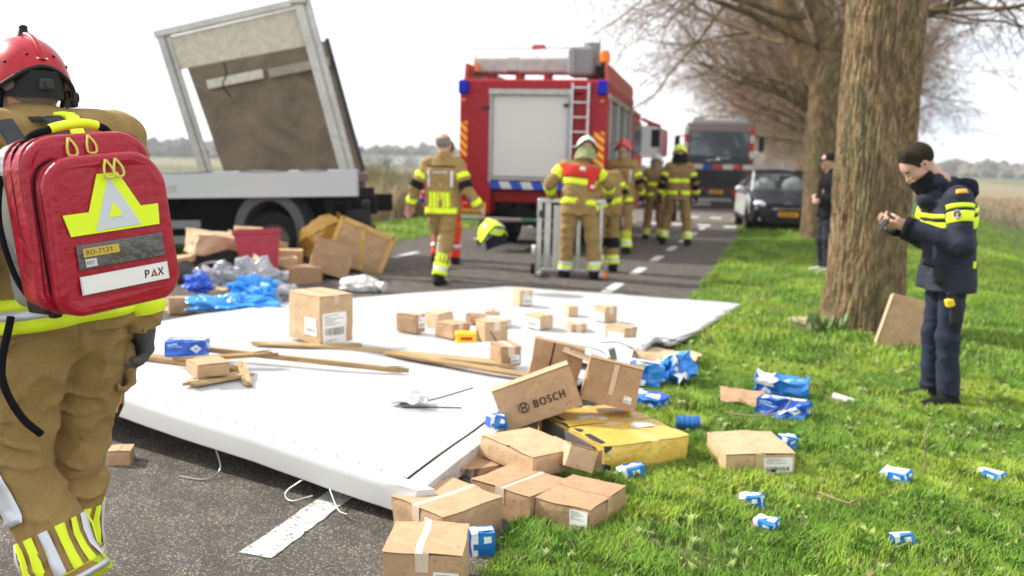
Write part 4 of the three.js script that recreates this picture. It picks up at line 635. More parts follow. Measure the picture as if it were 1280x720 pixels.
{ // the helmet in the hand
  const t = thing('fire_helmet', 'fluorescent yellow fire helmet held in the hand of the bare-headed firefighter', 'helmet', [-3.23, 0.70, -9.93], AWAY + 0.4);
  const h = helmet(null, V(0, 0, 0), [0, 0, 0], mat(C(0.72, 0.95, 0.01), 0.3, { clearcoat: 0.8 }), { detail: false });
  for (const c of [...h.children]) t.add(c); t.rotation.z = R(-14); t.rotation.x = R(20); t.scale.setScalar(1.25);
  part('visor', [put(clean(new THREE.SphereGeometry(0.14, 20, 8, 0, PI, 1.15, 0.5)), [0, 0.03, 0.0], [0, PI * 1.5, 0])], mat(C(0.25, 0.27, 0.29), 0.15, { clearcoat: 1 }), t); part('neck_flap', [put(clean(new THREE.CylinderGeometry(0.10, 0.12, 0.09, 20, 1, true, PI * 0.6, PI * 0.8)), [0, -0.07, 0])], M.blackCloth, t);
}
{ // 3. orange-clad walker almost hidden behind
  const f = person('dark-haired person in red-orange uniform, mostly hidden behind the bare-headed firefighter', [-4.76, 0, -12.5], AWAY - 0.1, { scale: 1.03, seed: 8.4, cell: 0.02, jacket: M.orangeCloth, trousers: M.orangeCloth,
    pose: { elR: [-0.28, 1.17, -0.06], wrR: [-0.34, 0.94, 0.06], elL: [0.29, 1.17, -0.1], wrL: [0.33, 0.93, 0.02], hipL: [0.09, 0.93, 0], knL: [0.11, 0.52, -0.04], anL: [0.11, 0.14, -0.2], toeL: [0.11, 0.05, -0.05], hipR: [-0.09, 0.93, 0], knR: [-0.1, 0.53, 0.14], anR: [-0.1, 0.1, 0.18], toeR: [-0.1, 0.05, 0.34] } });
  baldHair(f.P, f.J, M.hair, [[V(0, 0.03, 0.02), V(0, -0.5, 0.85).normalize()]]);
  for (const s of ['L', 'R']) { part('silver_band', f.armBand(s, false, 0.45, 0.55), M.silver, f.P); part('silver_band', f.armBand(s, true, 0.3, 0.42), M.silver, f.P); part('blue_cuff', f.armBand(s, true, 0.75, 0.98), M.blue, f.P); part('silver_band', f.legBand(s, true, 0.5, 0.62), M.silver, f.P); }
  part('silver_band', f.torso(0.3, 0.36), M.silver, f.P);
}
{ // 4. bending over the aluminium frame, red vest over the shoulders
  const f = person('firefighter with white helmet and red shoulder vest, bending over the aluminium frame', [-2.70, 0, -11.98], AWAY + 0.05, { scale: 1.06, seed: 12.2, cell: 0.0155, trousers: M.tan, hem: 0.83, fat: 1.06, gloves: M.blackCloth,
    pose: { head: [-0.10, 1.62, 0.20], neck: [-0.05, 1.48, 0.11], chest: [-0.02, 1.32, 0.07], waist: [0, 1.12, 0.02], shL: [0.19, 1.41, 0.09], shR: [-0.22, 1.38, 0.12], elL: [0.36, 1.2, 0.10], wrL: [0.30, 1.0, 0.30], elR: [-0.40, 1.2, 0.2], wrR: [-0.46, 1.06, 0.42], hipL: [0.1, 0.93, 0], knL: [0.13, 0.51, 0.03], anL: [0.14, 0.09, 0.04], toeL: [0.17, 0.04, 0.2], hipR: [-0.1, 0.93, 0], knR: [-0.19, 0.52, -0.01], anR: [-0.22, 0.09, -0.05], toeR: [-0.27, 0.04, 0.1] }, headRot: [0.35, 0, 0.1] });
  for (const s of ['L', 'R']) { part('reflective_band', f.armBand(s, false, 0.1, 0.5), M.hivis, f.P); part('reflective_band', f.armBand(s, true, 0.2, 0.5), M.hivis, f.P); part('reflective_band', f.legBand(s, true, 0.66, 0.76, { rows: 2 }), M.silver, f.P); part('reflective_band', f.legBand(s, true, 0.76, 0.86, { rows: 2 }), M.hivis, f.P); part('reflective_band', f.legBand(s, true, 0.86, 0.94, { rows: 2 }), M.silver, f.P); }
  part('reflective_band', f.torso(0.18, 0.29), M.hivis, f.P); part('reflective_band', f.torso(0.58, 0.70), M.hivis, f.P);
  part('red_vest', [f.torso(0.72, 0.98, { a0: PI - 1.35, a1: PI + 1.35, off: 0.016, rows: 5 }), f.torso(0.48, 0.80, { a0: PI + 0.35, a1: PI + 0.95, n: 10, off: 0.016, rows: 5 })], M.redCloth, f.P);
  part('vest_label', f.torso(0.86, 0.94, { a0: PI - 0.3, a1: PI + 0.12, n: 8, off: 0.022 }), M.white, f.P); part('vest_label', f.torso(0.51, 0.59, { a0: PI + 0.55, a1: PI + 0.82, n: 6, off: 0.022 }), M.white, f.P);
  helmet(f.P, f.J.head.clone().add(V(0, 0.03, -0.01)), [0.35, 0, 0.1], mat(C(0.72, 0.73, 0.66), 0.35, { clearcoat: 0.6 }), { flap: cloth(C(0.3, 0.32, 0.16)) });
}
{ // 5. partly hidden helper with black knee patches
  const f = person('firefighter with black knee patches, partly hidden behind the bending one', [-2.50, 0, -12.95], AWAY + 0.3, { scale: 0.98, seed: 15.7, cell: 0.018, gloves: M.blackCloth,
    pose: { head: [0.22, 1.40, 0.30], neck: [0.15, 1.36, 0.2], chest: [0.03, 1.3, 0.05], shL: [0.21, 1.4, 0.07], shR: [-0.15, 1.4, 0.05], elL: [0.30, 1.18, 0.1], wrL: [0.25, 1.0, 0.28], elR: [-0.24, 1.15, -0.02], wrR: [-0.2, 0.97, 0.15] } });
  sleeves(f); kneePads(f); cuffs(f, 'L'); cuffs(f, 'R'); for (const s of ['L', 'R']) part('knee_patch', f.legBand(s, true, 0.0, 0.35, { off: 0.007 }), M.blackCloth, f.P); part('reflective_band', f.torso(0.15, 0.28), M.hivis, f.P);
  helmet(f.P, f.J.head.clone().add(V(0, 0.03, -0.01)), [0.6, 0, 0], mat(C(0.72, 0.73, 0.66), 0.35, { clearcoat: 0.6 }), {});
}
{ // 6. red helmet, walking off
  const f = person('firefighter with small red helmet walking away beside the fire engine', [-2.78, 0, -15.65], AWAY - 0.25, { scale: 1.07, seed: 18.3, cell: 0.0175, gloves: M.blackCloth,
    pose: { elR: [-0.27, 1.16, 0.0], wrR: [-0.29, 0.98, 0.2], elL: [0.26, 1.16, -0.04], wrL: [0.27, 0.93, 0.1], hipL: [0.09, 0.93, 0], knL: [0.1, 0.55, 0.17], anL: [0.1, 0.2, 0.05], toeL: [0.1, 0.1, 0.19], hipR: [-0.09, 0.93, 0], knR: [-0.1, 0.51, 0.02], anR: [-0.11, 0.09, -0.05], toeR: [-0.13, 0.04, 0.12] } });
  sleeves(f); backBars(f); cuffs(f, 'L'); cuffs(f, 'R'); for (let i = 0; i < 5; i++) part('cuff_bar', f.legBand('R', true, 0.3, 0.6, { a0: PI - 1.1 + i * 0.45, a1: PI - 0.85 + i * 0.45, n: 4 }), M.hivis, f.P);
  part('silver_stripe', f.legBand('R', false, 0.75, 1.1, { a0: PI + 0.5, a1: PI + 1.2, n: 5, off: 0.006 }), M.silver, f.P);
  helmet(f.P, f.J.head.clone().add(V(0, 0.03, 0)), [0, 0, 0], mat(C(0.62, 0.012, 0.03), 0.3, { clearcoat: 0.8 }), {});
}
function plainBack(label, pos, yaw, o, hm, flap) {
  const f = person(label, pos, yaw, { gloves: M.blackCloth, cell: 0.018, jacket: cloth(C(0.30, 0.19, 0.075)), trousers: cloth(C(0.30, 0.19, 0.075)), ...o });
  for (const s of ['L', 'R']) { part('reflective_band', f.armBand(s, false, 0.45, 0.62), M.hivis, f.P); part('elbow_pad', f.armBand(s, false, 0.72, 1.0, { off: 0.006 }), M.blackCloth, f.P); part('dark_sleeve', f.armBand(s, true, 0.0, 0.5, { off: 0.005 }), M.blackCloth, f.P); part('reflective_band', f.armBand(s, true, 0.6, 0.8), M.hivis, f.P); cuffs(f, s); }
  part('reflective_band', f.torso(0.16, 0.28), M.hivis, f.P); part('reflective_band', f.torso(0.52, 0.64), M.hivis, f.P);
  helmet(f.P, f.J.head.clone().add(V(0, 0.03, 0)), [0, 0, 0], hm, { flap }); return f;
}
plainBack('firefighter with whitish helmet standing between the red-helmeted and the yellow-helmeted one', [-2.66, 0, -18.9], AWAY - 0.15, { scale: 0.98, seed: 21.1, pose: { head: [0.0, 1.62, 0.08], neck: [0, 1.48, 0.03], hipL: [0.1, 0.93, 0], knL: [0.14, 0.51, 0.03], anL: [0.17, 0.09, 0], toeL: [0.2, 0.04, 0.16] } }, mat(C(0.6, 0.66, 0.6), 0.4, { clearcoat: 0.6 }), cloth(C(0.3, 0.25, 0.12)));
plainBack('firefighter with yellow helmet and black neck flap, seen from behind', [-2.10, 0, -18.0], AWAY - 0.1, { scale: 1.06, seed: 24.6, fat: 1.06, pose: { elL: [0.29, 1.16, -0.06], wrL: [0.33, 0.93, 0.02], elR: [-0.29, 1.16, -0.06], wrR: [-0.33, 0.93, 0.02], hipL: [0.1, 0.93, 0], knL: [0.17, 0.53, 0.1], anL: [0.23, 0.1, 0.04], toeL: [0.25, 0.04, 0.2], hipR: [-0.1, 0.93, 0], knR: [-0.16, 0.51, -0.02], anR: [-0.20, 0.09, -0.1], toeR: [-0.23, 0.04, 0.05] } }, mat(C(0.72, 0.95, 0.01), 0.3, { clearcoat: 0.8 }), M.blackCloth);
{ // 9. a far helper in a hi-vis vest between the vehicles
  const f = person('small far helper in orange-yellow vest between the two fire engines', [-3.1, 0, -25.5], AWAY + 1.2, { scale: 1.0, seed: 27.5, cell: 0.024, headCell: 0.01, handCell: 0.009, jacket: M.orangeCloth, trousers: M.navy, pose: { elR: [-0.28, 1.17, 0.0], wrR: [-0.3, 1.02, 0.2] } });
  part('reflective_band', f.torso(0.3, 0.42), M.hivis, f.P); part('reflective_band', f.torso(0.6, 0.7), M.hivis, f.P); baldHair(f.P, f.J, M.hair, [[V(0, 0.03, 0.02), V(0, -0.5, 0.85).normalize()]]);
}
{ // 10. police officer typing on a phone
  const f = person('police officer in dark blue jacket with yellow bands looking down at a phone', [1.03, -0.01, -6.56], R(-74), { scale: 0.985, seed: 31.4, folds: 0.6, cell: 0.0115, headCell: 0.0045, handCell: 0.0042, jacket: mat(C(0.008, 0.011, 0.026), 0.8, { bumpMap: weave, bumpScale: 0.0008 }), trousers: cloth(C(0.011, 0.018, 0.045)), boots: M.rubber, hem: 0.81, fat: 1.02, legFat: 0.84, flare: 0.155, cuff: 0.085,
    pose: { head: [0.0, 1.625, 0.28], neck: [0, 1.495, 0.17], chest: [0, 1.32, 0.05], waist: [0, 1.1, 0.03], pelvis: [0, 0.97, 0.03], shL: [0.19, 1.42, 0.08], shR: [-0.19, 1.42, 0.08], elL: [0.27, 1.13, 0.07], wrL: [0.10, 1.235, 0.36], elR: [-0.26, 1.13, 0.09], wrR: [-0.07, 1.225, 0.37], hipL: [0.09, 0.92, 0.02], knL: [0.1, 0.51, 0.03], anL: [0.1, 0.09, -0.01], toeL: [0.13, 0.04, 0.16], hipR: [-0.09, 0.92, 0.02], knR: [-0.1, 0.51, 0.04], anR: [-0.11, 0.09, 0.02], toeR: [-0.14, 0.04, 0.18] },
    headRot: [0.8, 0.12, 0], handL: { dir: [-0.42, 0.12, 0.9], palm: [-0.5, 0.75, -0.1], curl: 0.55 }, handR: { dir: [0.35, 0.08, 0.9], palm: [0.55, 0.75, -0.1], curl: 0.6 } });
  const { P, J } = f;
  const hb = [bone(V(0, 0.042, -0.043), V(0, 0.04, 0.021), 0.0925, 0.084, { cut: [[V(0, 0.075, 0.062), V(0, -0.42, 0.9).normalize()], [V(0, -0.035, -0.05), V(0, -1, -0.25).normalize()]] }), bone(V(-0.035, 0.122, 0.025), V(0.045, 0.125, 0.03), 0.016, 0.018, { k: 0.05 })], hg = meshBones(hb, 0.0038, (x, y, z) => 0.0022 * n3(x * 70, y * 30, z * 40) + 0.0015 * n3(x * 180, y * 60, z * 90)); hg.applyMatrix4(new THREE.Matrix4().makeRotationFromEuler(new THREE.Euler(0.8, 0.12, 0, 'YXZ'))); hg.translate(J.head.x, J.head.y, J.head.z); part('hair', hg, M.hair, P);
  part('neck_tube', ring([bone(J.neck.clone().add(V(0, -0.05, 0.0)), J.head.clone().add(V(0, -0.06, -0.012)), 0.086, 0.08)], J.neck.clone().add(V(0, -0.03, 0)), J.head.clone().add(V(0, -0.04, -0.004)), 0, 0.85, { n: 28, off: 0.002, rows: 6, noise: (x, y, z) => 0.004 * n3(x * 18, y * 40, z * 18) }), M.blackCloth, P);
  part('hood', meshBones([bone(V(-0.1, 1.48, 0.0), V(0.1, 1.48, 0.0), 0.062, 0.062, { k: 0.06 }), bone(V(-0.13, 1.48, 0.12), V(-0.1, 1.48, 0.0), 0.05, 0.06, { k: 0.06 }), bone(V(0.13, 1.48, 0.12), V(0.1, 1.48, 0.0), 0.05, 0.06, { k: 0.06 }), bone(V(0, 1.44, -0.05), V(0, 1.37, -0.06), 0.07, 0.045, { k: 0.06 })], 0.011, (x, y, z) => 0.007 * n3(x * 9, y * 14, z * 9)), M.navy, P);
  part('yellow_band', f.torso(0.62, 0.735, { off: 0.006 }), M.hivis, P); part('yellow_band', f.torso(0.775, 0.82, { off: 0.006 }), M.hivis, P);
  for (const s of ['L', 'R']) { part('yellow_band', f.armBand(s, false, 0.30, 0.52, { off: 0.006 }), M.hivis, P); part('yellow_band', f.armBand(s, false, 0.14, 0.23, { off: 0.006 }), M.hivis, P); part('cuff', f.armBand(s, true, 0.9, 1.04, { off: 0.006 }), M.blackCloth, P); }
  part('rank_patch', f.armBand('L', false, -0.16, -0.06, { a0: -1.9, a1: -0.9, n: 8, off: 0.01 }), mat(C(0.75, 0.36, 0.03), 0.6), P, 'orange patch on the shoulder');
  const emb = canvas(128, 128, (x) => { x.clearRect(0, 0, 128, 128); x.fillStyle = '#8f98a8'; x.beginPath(); x.arc(64, 64, 54, 0, 7); x.fill(); x.fillStyle = '#1d2544'; x.beginPath(); x.arc(64, 64, 44, 0, 7); x.fill(); x.fillStyle = '#d99a2b'; x.beginPath(); x.moveTo(40, 92); x.quadraticCurveTo(64, 20, 92, 60); x.quadraticCurveTo(70, 60, 70, 92); x.fill(); x.fillStyle = '#c7cad2'; x.fillRect(36, 92, 50, 8); });
  { const g = cyl(0.034, 0.034, 0.006, 24, [0, 0, 0], [PI / 2, 0, PI / 2]), e = f.armBand('L', false, 0.26, 0.50, { a0: -1.25, a1: -0.55, n: 10, off: 0.012, rows: 6 }), u = e.attributes.uv; for (let i = 0; i < u.count; i++) u.setXY(i, 1 - (i % 11) / 10, 1 - clamp((Math.floor(i / 11) - 1) / 5, 0, 1)); part('sleeve_emblem', e, new THREE.MeshPhysicalMaterial({ map: emb, roughness: 0.6, transparent: true, side: THREE.DoubleSide }), P, 'round police emblem on the sleeve'); }
  part('yellow_tag', bx(0.018, 0.045, 0.02, [0.20, 1.0, -0.05], [0, 0, 0], 0.005), M.hivis, P);
  part('duty_belt', ring(f.hp, V(0, 0.83, 0), V(0, 0.90, 0), 0, 1, { off: 0.018, n: 36, noise: f.tn }), M.blackPlastic, P);
  part('holster', [bx(0.05, 0.17, 0.075, [0.215, 0.70, 0.05], [0.1, 0, 0.04], 0.015), bx(0.045, 0.07, 0.05, [0.215, 0.80, 0.085], [0.5, 0, 0], 0.012)], M.blackPlastic, P); part('holster_grip', [bx(0.052, 0.055, 0.05, [0.218, 0.755, 0.095], [0.35, 0, 0], 0.012)], M.yellow, P, 'yellow grip in the holster');
  part('radio_pouch', [bx(0.05, 0.11, 0.07, [0.175, 0.93, 0.16], [0, 0, 0], 0.012), bar([0.17, 0.98, 0.19], [0.15, 1.0, 0.26], 0.012)], M.blackPlastic, P);
  for (const s of ['L', 'R']) part('trouser_pocket', f.legBand(s, false, 0.45, 0.85, { a0: s === 'L' ? -2.1 : 1.1, a1: s === 'L' ? -1.1 : 2.1, n: 8, off: 0.013 }), f.P.getObjectByName('trousers').material, P);
  const ph = thing('phone', 'dark smartphone held by the police officer', 'phone', [0.585, 1.225, -6.385], R(-74)); ph.rotation.x = R(-32);
  part('case', bx(0.074, 0.15, 0.009, [0, 0, 0], [0, 0, 0], 0.004), M.blackPlastic, ph); part('screen', bx(0.067, 0.14, 0.002, [0, 0, -0.005], [0, 0, 0], 0.0008), M.glassDark, ph); part('camera_lens', cyl(0.005, 0.005, 0.002, 10, [0.022, 0.058, 0.0052], [PI / 2, 0, 0]), M.chrome, ph);
}
{ // 11. man in a black cap behind the big trunk
  const f = person('man in black cap and black clothes standing behind the thick trunk', [0.53, 0, -14.3], R(-70), { scale: 1.0, seed: 35.2, cell: 0.017, headCell: 0.006, jacket: M.blackCloth, trousers: cloth(C(0.016, 0.018, 0.028)), boots: mat(C(0.5, 0.5, 0.5), 0.6),
    pose: { head: [0, 1.655, 0.05], elL: [0.24, 1.14, -0.02], wrL: [0.02, 1.12, 0.2], elR: [-0.24, 1.13, 0.0], wrR: [-0.02, 1.08, 0.22] }, handL: { dir: [-0.9, 0, 0.2], palm: [0, 0, -1] }, handR: { dir: [0.9, 0, 0.2], palm: [0, 0, -1] } });
  const J = f.J; part('cap', [put(clean(new THREE.SphereGeometry(0.105, 20, 10, 0, 6.283, 0, 1.5)), [J.head.x, J.head.y + 0.03, J.head.z - 0.012]), put(clean(new THREE.CylinderGeometry(0.098, 0.105, 0.03, 20)), [J.head.x, J.head.y + 0.03, J.head.z - 0.01]), bx(0.13, 0.012, 0.1, [J.head.x, J.head.y + 0.025, J.head.z + 0.125], [0.2, 0, 0], 0.005)], M.blackCloth, f.P);
  baldHair(f.P, J, M.hair, [[V(0, 0.0, -0.02), V(0, -0.5, 0.85).normalize()]]);
}
// ---------------------------------------------------------------- vehicles
function wheel(parent, x, y, z, r, w, axis = 0, rimM = M.aluDull) { // axis: turn about y; 0 = axle along x
  const g = new THREE.Group(); g.name = 'wheel'; g.position.set(x, y, z); g.rotation.y = axis; parent.add(g);
  const pr = [[r * 0.58, -w / 2], [r * 0.82, -w / 2], [r * 0.96, -w * 0.42], [r, -w * 0.25], [r, w * 0.25], [r * 0.96, w * 0.42], [r * 0.82, w / 2], [r * 0.58, w / 2]].map((p) => new THREE.Vector2(...p));
  part('tyre', put(clean(new THREE.LatheGeometry(pr, 36)), [0, 0, 0], [0, 0, PI / 2]), M.rubber, g);
  const rp = [[0.001, w * 0.30], [r * 0.18, w * 0.34], [r * 0.24, w * 0.2], [r * 0.42, w * 0.12], [r * 0.55, w * 0.36], [r * 0.6, w * 0.48], [r * 0.6, -w * 0.48], [r * 0.001, -w * 0.3]].map((p) => new THREE.Vector2(...p));
  part('rim', put(clean(new THREE.LatheGeometry(rp, 28)), [0, 0, 0], [0, 0, -PI / 2]), rimM, g);
  for (let i = 0; i < 8; i++) { const a = i / 8 * 2 * PI; part('wheel_nut', cyl(0.014, 0.014, 0.03, 6, [w * 0.22, Math.cos(a) * r * 0.32, Math.sin(a) * r * 0.32], [0, 0, PI / 2]), M.chrome, g); }
  return g;
}
const chevT = canvas(128, 512, (x, w, h) => { x.fillStyle = '#e3140a'; x.fillRect(0, 0, w, h); x.fillStyle = '#ffc814'; for (let i = -2; i < 6; i++) { x.beginPath(); x.moveTo(0, i * 120); x.lineTo(w, i * 120 + 110); x.lineTo(w, i * 120 + 170); x.lineTo(0, i * 120 + 60); x.fill(); } });
const chevron = new THREE.MeshPhysicalMaterial({ map: chevT, color: C(0.95, 0.9, 0.85), roughness: 0.4 });
const plateT = (t) => canvas(256, 64, (x, w, h) => { x.fillStyle = '#eda40f'; x.fillRect(0, 0, w, h); x.fillStyle = '#1b3c9a'; x.fillRect(0, 0, 28, h); if (t) { x.fillStyle = '#141414'; x.font = 'bold 46px sans-serif'; x.textAlign = 'center'; x.fillText(t, 142, 49); } });
function plate(parent, w, h, pos, rot, tex) { const g = new THREE.Group(); g.name = 'number_plate'; g.position.set(...pos); g.rotation.set(...rot); parent.add(g); part('plate_backing', bx(w + 0.016, h + 0.016, 0.012, [0, 0, -0.008], [0, 0, 0], 0.004), M.blackPlastic, g); const q = new THREE.PlaneGeometry(w, h); part('plate_face', q, new THREE.MeshPhysicalMaterial({ map: tex, roughness: 0.5 }), g); }
const plateBlur = canvas(256, 64, (x, w, h) => { x.fillStyle = '#eda40f'; x.fillRect(0, 0, w, h); x.fillStyle = '#1b3c9a'; x.fillRect(0, 0, 28, h); x.fillStyle = '#6e4a08'; [50, 78, 112, 140, 174, 202].forEach((v) => x.fillRect(v, 16, 17, 34)); });

{ // fire engine seen from behind; local: rear face at z = 0, heading -z, x to the right
  const t = thing('fire_engine', 'red fire engine with grey rear roller shutter and ladder, seen from behind', 'fire engine', [-4.22, 0, -14.98], R(4.6)); t.scale.set(1, 0.955, 1);
  const W = 2.5, L = 8.2, red = M.red;
  part('body', [bx(W, 0.25, 5.0, [0, 2.92, -2.5], [0, 0, 0], 0.05), bx(0.56, 2.16, 0.5, [-0.97, 1.76, -0.25], [0, 0, 0], 0.04), bx(0.42, 2.0, 0.5, [1.04, 1.84, -0.25], [0, 0, 0], 0.04), bx(0.30, 1.5, 0.4, [0.7, 2.05, -0.25], [0, 0, 0], 0.03), bx(W - 0.06, 1.9, 0.1, [0, 1.85, -1.2]), bx(W, 0.22, 4.7, [0, 1.0, -2.6], [0, 0, 0], 0.03), bx(0.05, 1.8, 4.6, [-1.22, 1.95, -2.6], [0, 0, 0], 0.02)], red, t);
  part('roof_parapet', [bx(0.06, 0.36, 4.8, [1.2, 3.16, -2.6], [0, 0, 0.06], 0.02), bx(0.06, 0.36, 4.8, [-1.2, 3.16, -2.6], [0, 0, -0.06], 0.02)], paint(C(0.55, 0.035, 0.015)), t);
  const sh = part('rear_shutter', bx(1.30, 1.5, 0.05, [-0.035, 2.04, -0.06], [0, 0, 0], 0.01), M.shutter, t);
  for (let i = 0; i < 26; i++) part('shutter_slat', bx(1.24, 0.052, 0.012, [-0.035, 1.335 + i * 0.0557, -0.033], [0, 0, 0], 0.005), M.shutter, sh);
  part('shutter_frame', [bx(0.05, 1.62, 0.1, [-0.70, 2.06, -0.02], [0, 0, 0], 0.01), bx(0.05, 1.62, 0.1, [0.62, 2.06, -0.02], [0, 0, 0], 0.01), bx(1.4, 0.10, 0.12, [-0.035, 2.82, -0.01], [0, 0, 0], 0.015)], M.aluDull, t);
  part('shutter_bar', [bar([-0.62, 1.36, 0.02], [0.55, 1.36, 0.02], 0.016), bar([-0.62, 1.36, -0.03], [-0.62, 1.36, 0.03], 0.02), bar([0.0, 1.36, -0.03], [0, 1.36, 0.03], 0.02), bar([0.55, 1.36, -0.03], [0.55, 1.36, 0.03], 0.02)], M.aluDull, t);
  part('shutter_latch', [bx(0.14, 0.06, 0.05, [-0.78, 2.55, 0.02], [0, 0, 0], 0.012), bx(0.09, 0.06, 0.05, [0.58, 2.6, 0.03], [0, 0, 0], 0.012)], M.darkGrey, t);
  for (let i = 0; i < 7; i++) part('stripe', put(ext([[0, 0], [0.19, 0], [0.13, 0.13], [-0.06, 0.13]], 0.012), [-0.68 + i * 0.185, 1.14, -0.02]), i % 2 ? M.white : M.blue, t);
  part('chevron_panel', [bx(0.13, 0.62, 0.015, [-1.17, 2.0, 0.008])].map((g) => { const u = g.attributes.uv; for (let i = 0; i < u.count; i++) u.setXY(i, u.getX(i) / 0.13 + 0.5, u.getY(i) / 0.62 + 0.5); return g; }), chevron, t); part('chevron_panel', [bx(0.17, 0.6, 0.015, [1.14, 1.86, 0.008])].map((g) => { const u = g.attributes.uv; for (let i = 0; i < u.count; i++) u.setXY(i, u.getX(i) / 0.17 + 0.5, u.getY(i) / 0.6 + 0.5); return g; }), chevron, t);
  for (const s of [-1, 1]) { part('blue_lamp', [bx(0.16, 0.24, 0.16, [s * 1.17, 2.90, 0.03], [0, 0, 0], 0.03)], M.blueLamp, t); part('marker_lamp', bx(0.06, 0.05, 0.04, [s * 1.17, 2.68, 0.02], [0, 0, 0], 0.01), M.orange, t); part('tail_lamp', bx(0.22, 0.1, 0.04, [s * 1.05, 0.82, 0.02], [0, 0, 0], 0.012), M.lampRed, t); }
  part('reflector_strip', bx(0.42, 0.17, 0.012, [-0.97, 0.80, 0.006]), mat(C(0.8, 0.42, 0.02), 0.4), t);
  { const l = new THREE.Group(); l.name = 'rear_ladder'; t.add(l); for (const x of [0.68, 0.95]) part('rail', beam([x, 1.0, 0.10], [x, 2.98, 0.06], 0.05, 0.035), M.alu, l); for (let i = 0; i < 8; i++) part('rung', bx(0.24, 0.035, 0.03, [0.815, 1.15 + i * 0.25, 0.095 - i * 0.005], [0, 0, 0], 0.01), M.alu, l); }
  part('rear_bay', [bx(1.45, 0.62, 0.1, [0.05, 0.86, -0.7]), bx(1.2, 0.12, 0.6, [0, 0.55, -0.4]), cyl(0.12, 0.12, 0.3, 16, [-0.2, 0.85, -0.45], [PI / 2, 0, 0]), cyl(0.09, 0.09, 0.3, 16, [0.25, 0.8, -0.4], [PI / 2, 0, 0]), bx(0.3, 0.22, 0.25, [0.45, 0.98, -0.45], [0, 0, 0], 0.03), bx(0.25, 0.3, 0.3, [-0.5, 0.9, -0.45], [0, 0, 0], 0.04)], M.rubber, t);
  part('bumper', [bx(2.42, 0.07, 0.16, [0, 0.60, 0.05], [0, 0, 0], 0.02)], M.aluDull, t); part('hose', [wire([[-0.1, 0.62, 0.14], [0.3, 0.6, 0.18], [0.6, 0.68, 0.16], [0.75, 0.95, 0.05]], 0.028, 24, 8)], mat(C(0.02, 0.16, 0.08), 0.6), t);
  part('chassis', [bx(0.9, 0.28, 7.6, [0, 0.62, -4.1]), bx(2.2, 0.5, 0.9, [0, 0.6, -4.2], [0, 0, 0], 0.05)], M.rubber, t);
  part('mudguard', [bx(0.6, 0.05, 1.2, [-0.93, 1.02, -2.1], [0, 0, 0], 0.02), bx(0.6, 0.05, 1.2, [0.93, 1.02, -2.1], [0, 0, 0], 0.02), bx(0.55, 0.4, 0.02, [-0.93, 0.5, -1.35]), bx(0.55, 0.4, 0.02, [0.93, 0.5, -1.35])], M.rubber, t);
  for (const [x, z] of [[-0.92, -2.1], [0.92, -2.1], [-1.0, -6.3], [1.0, -6.3]]) wheel(t, x, 0.52, z, 0.52, x < -0.95 || x > 0.95 ? 0.32 : 0.58, x < 0 ? PI : 0);
  // right flank: grey shutters between pale pillars under the orange parapet
  for (let i = 0; i < 3; i++) { const z = -1.25 - i * 1.35; const s = part('side_shutter', bx(0.04, 1.5, 1.18, [1.21, 1.95, z], [0, 0, 0], 0.01), i === 1 ? mat(C(0.12, 0.15, 0.15), 0.35, { metalness: 0.5 }) : mat(C(0.20, 0.21, 0.22), 0.35, { metalness: 0.6 }), t); for (let k = 0; k < 16; k++) part('shutter_slat', bx(0.012, 0.085, 1.16, [1.235, 1.25 + k * 0.093, z], [0, 0, 0], 0.004), s.material, s); }
  part('side_pillar', [0, 1, 2, 3].map((i) => bx(0.07, 1.7, 0.12, [1.22, 1.95, -0.56 - i * 1.35], [0, 0, 0], 0.012)), M.lightGrey, t); part('side_rail', [bx(0.07, 0.1, 4.7, [1.23, 2.78, -2.6], [0, 0, 0], 0.012)], M.alu, t);
  part('lower_locker', bx(0.05, 0.5, 1.3, [1.2, 0.75, -0.75], [0, 0, 0], 0.01), M.red, t); part('lower_locker', bx(0.05, 0.5, 1.5, [1.2, 0.75, -3.6], [0, 0, 0], 0.01), M.red, t);
  // roof gear
  part('roof_tube', [bx(1.75, 0.30, 0.4, [-0.35, 3.36, -0.9], [0, 0.02, 0], 0.07)], M.lightGrey, t, 'long pale roof box'); part('roof_tube_strap', [bx(0.3, 0.31, 0.41, [-0.5, 3.36, -0.9], [0, 0.02, 0], 0.07)], M.aluDull, t);
  part('suction_hose', [0, 1, 2].map((i) => cyl(0.13, 0.13, 2.2, 18, [0.72 + (i % 2) * 0.25, 3.33 + (i === 2 ? 0.22 : 0), -1.9], [PI / 2, 0, 0])), M.darkGrey, t); part('roof_box', [bx(0.46, 0.52, 0.5, [0.72, 3.40, -0.7], [0, 0, 0], 0.08), cyl(0.14, 0.17, 0.4, 18, [0.86, 3.55, -0.8])], mat(C(0.22, 0.23, 0.24), 0.5), t);
  part('roof_rail', [bar([-1.1, 3.62, -0.4], [0.6, 3.62, -0.4], 0.012), bar([-1.1, 3.2, -0.4], [-1.1, 3.62, -0.4], 0.012), bar([0.6, 3.2, -0.4], [0.6, 3.62, -0.4], 0.012)], M.aluDull, t); part('roof_flag', [ext([[0, 0], [0.25, 0.02], [0.22, 0.1], [0, 0.1]], 0.02)].map((g) => put(g, [-0.1, 3.58, -0.4])), M.lampRed, t); part('roof_clamp', [-0.9, -0.4, 0.1].map((x) => bx(0.12, 0.16, 0.3, [x, 3.16, -0.9], [0, 0, 0], 0.02)), M.red, t);
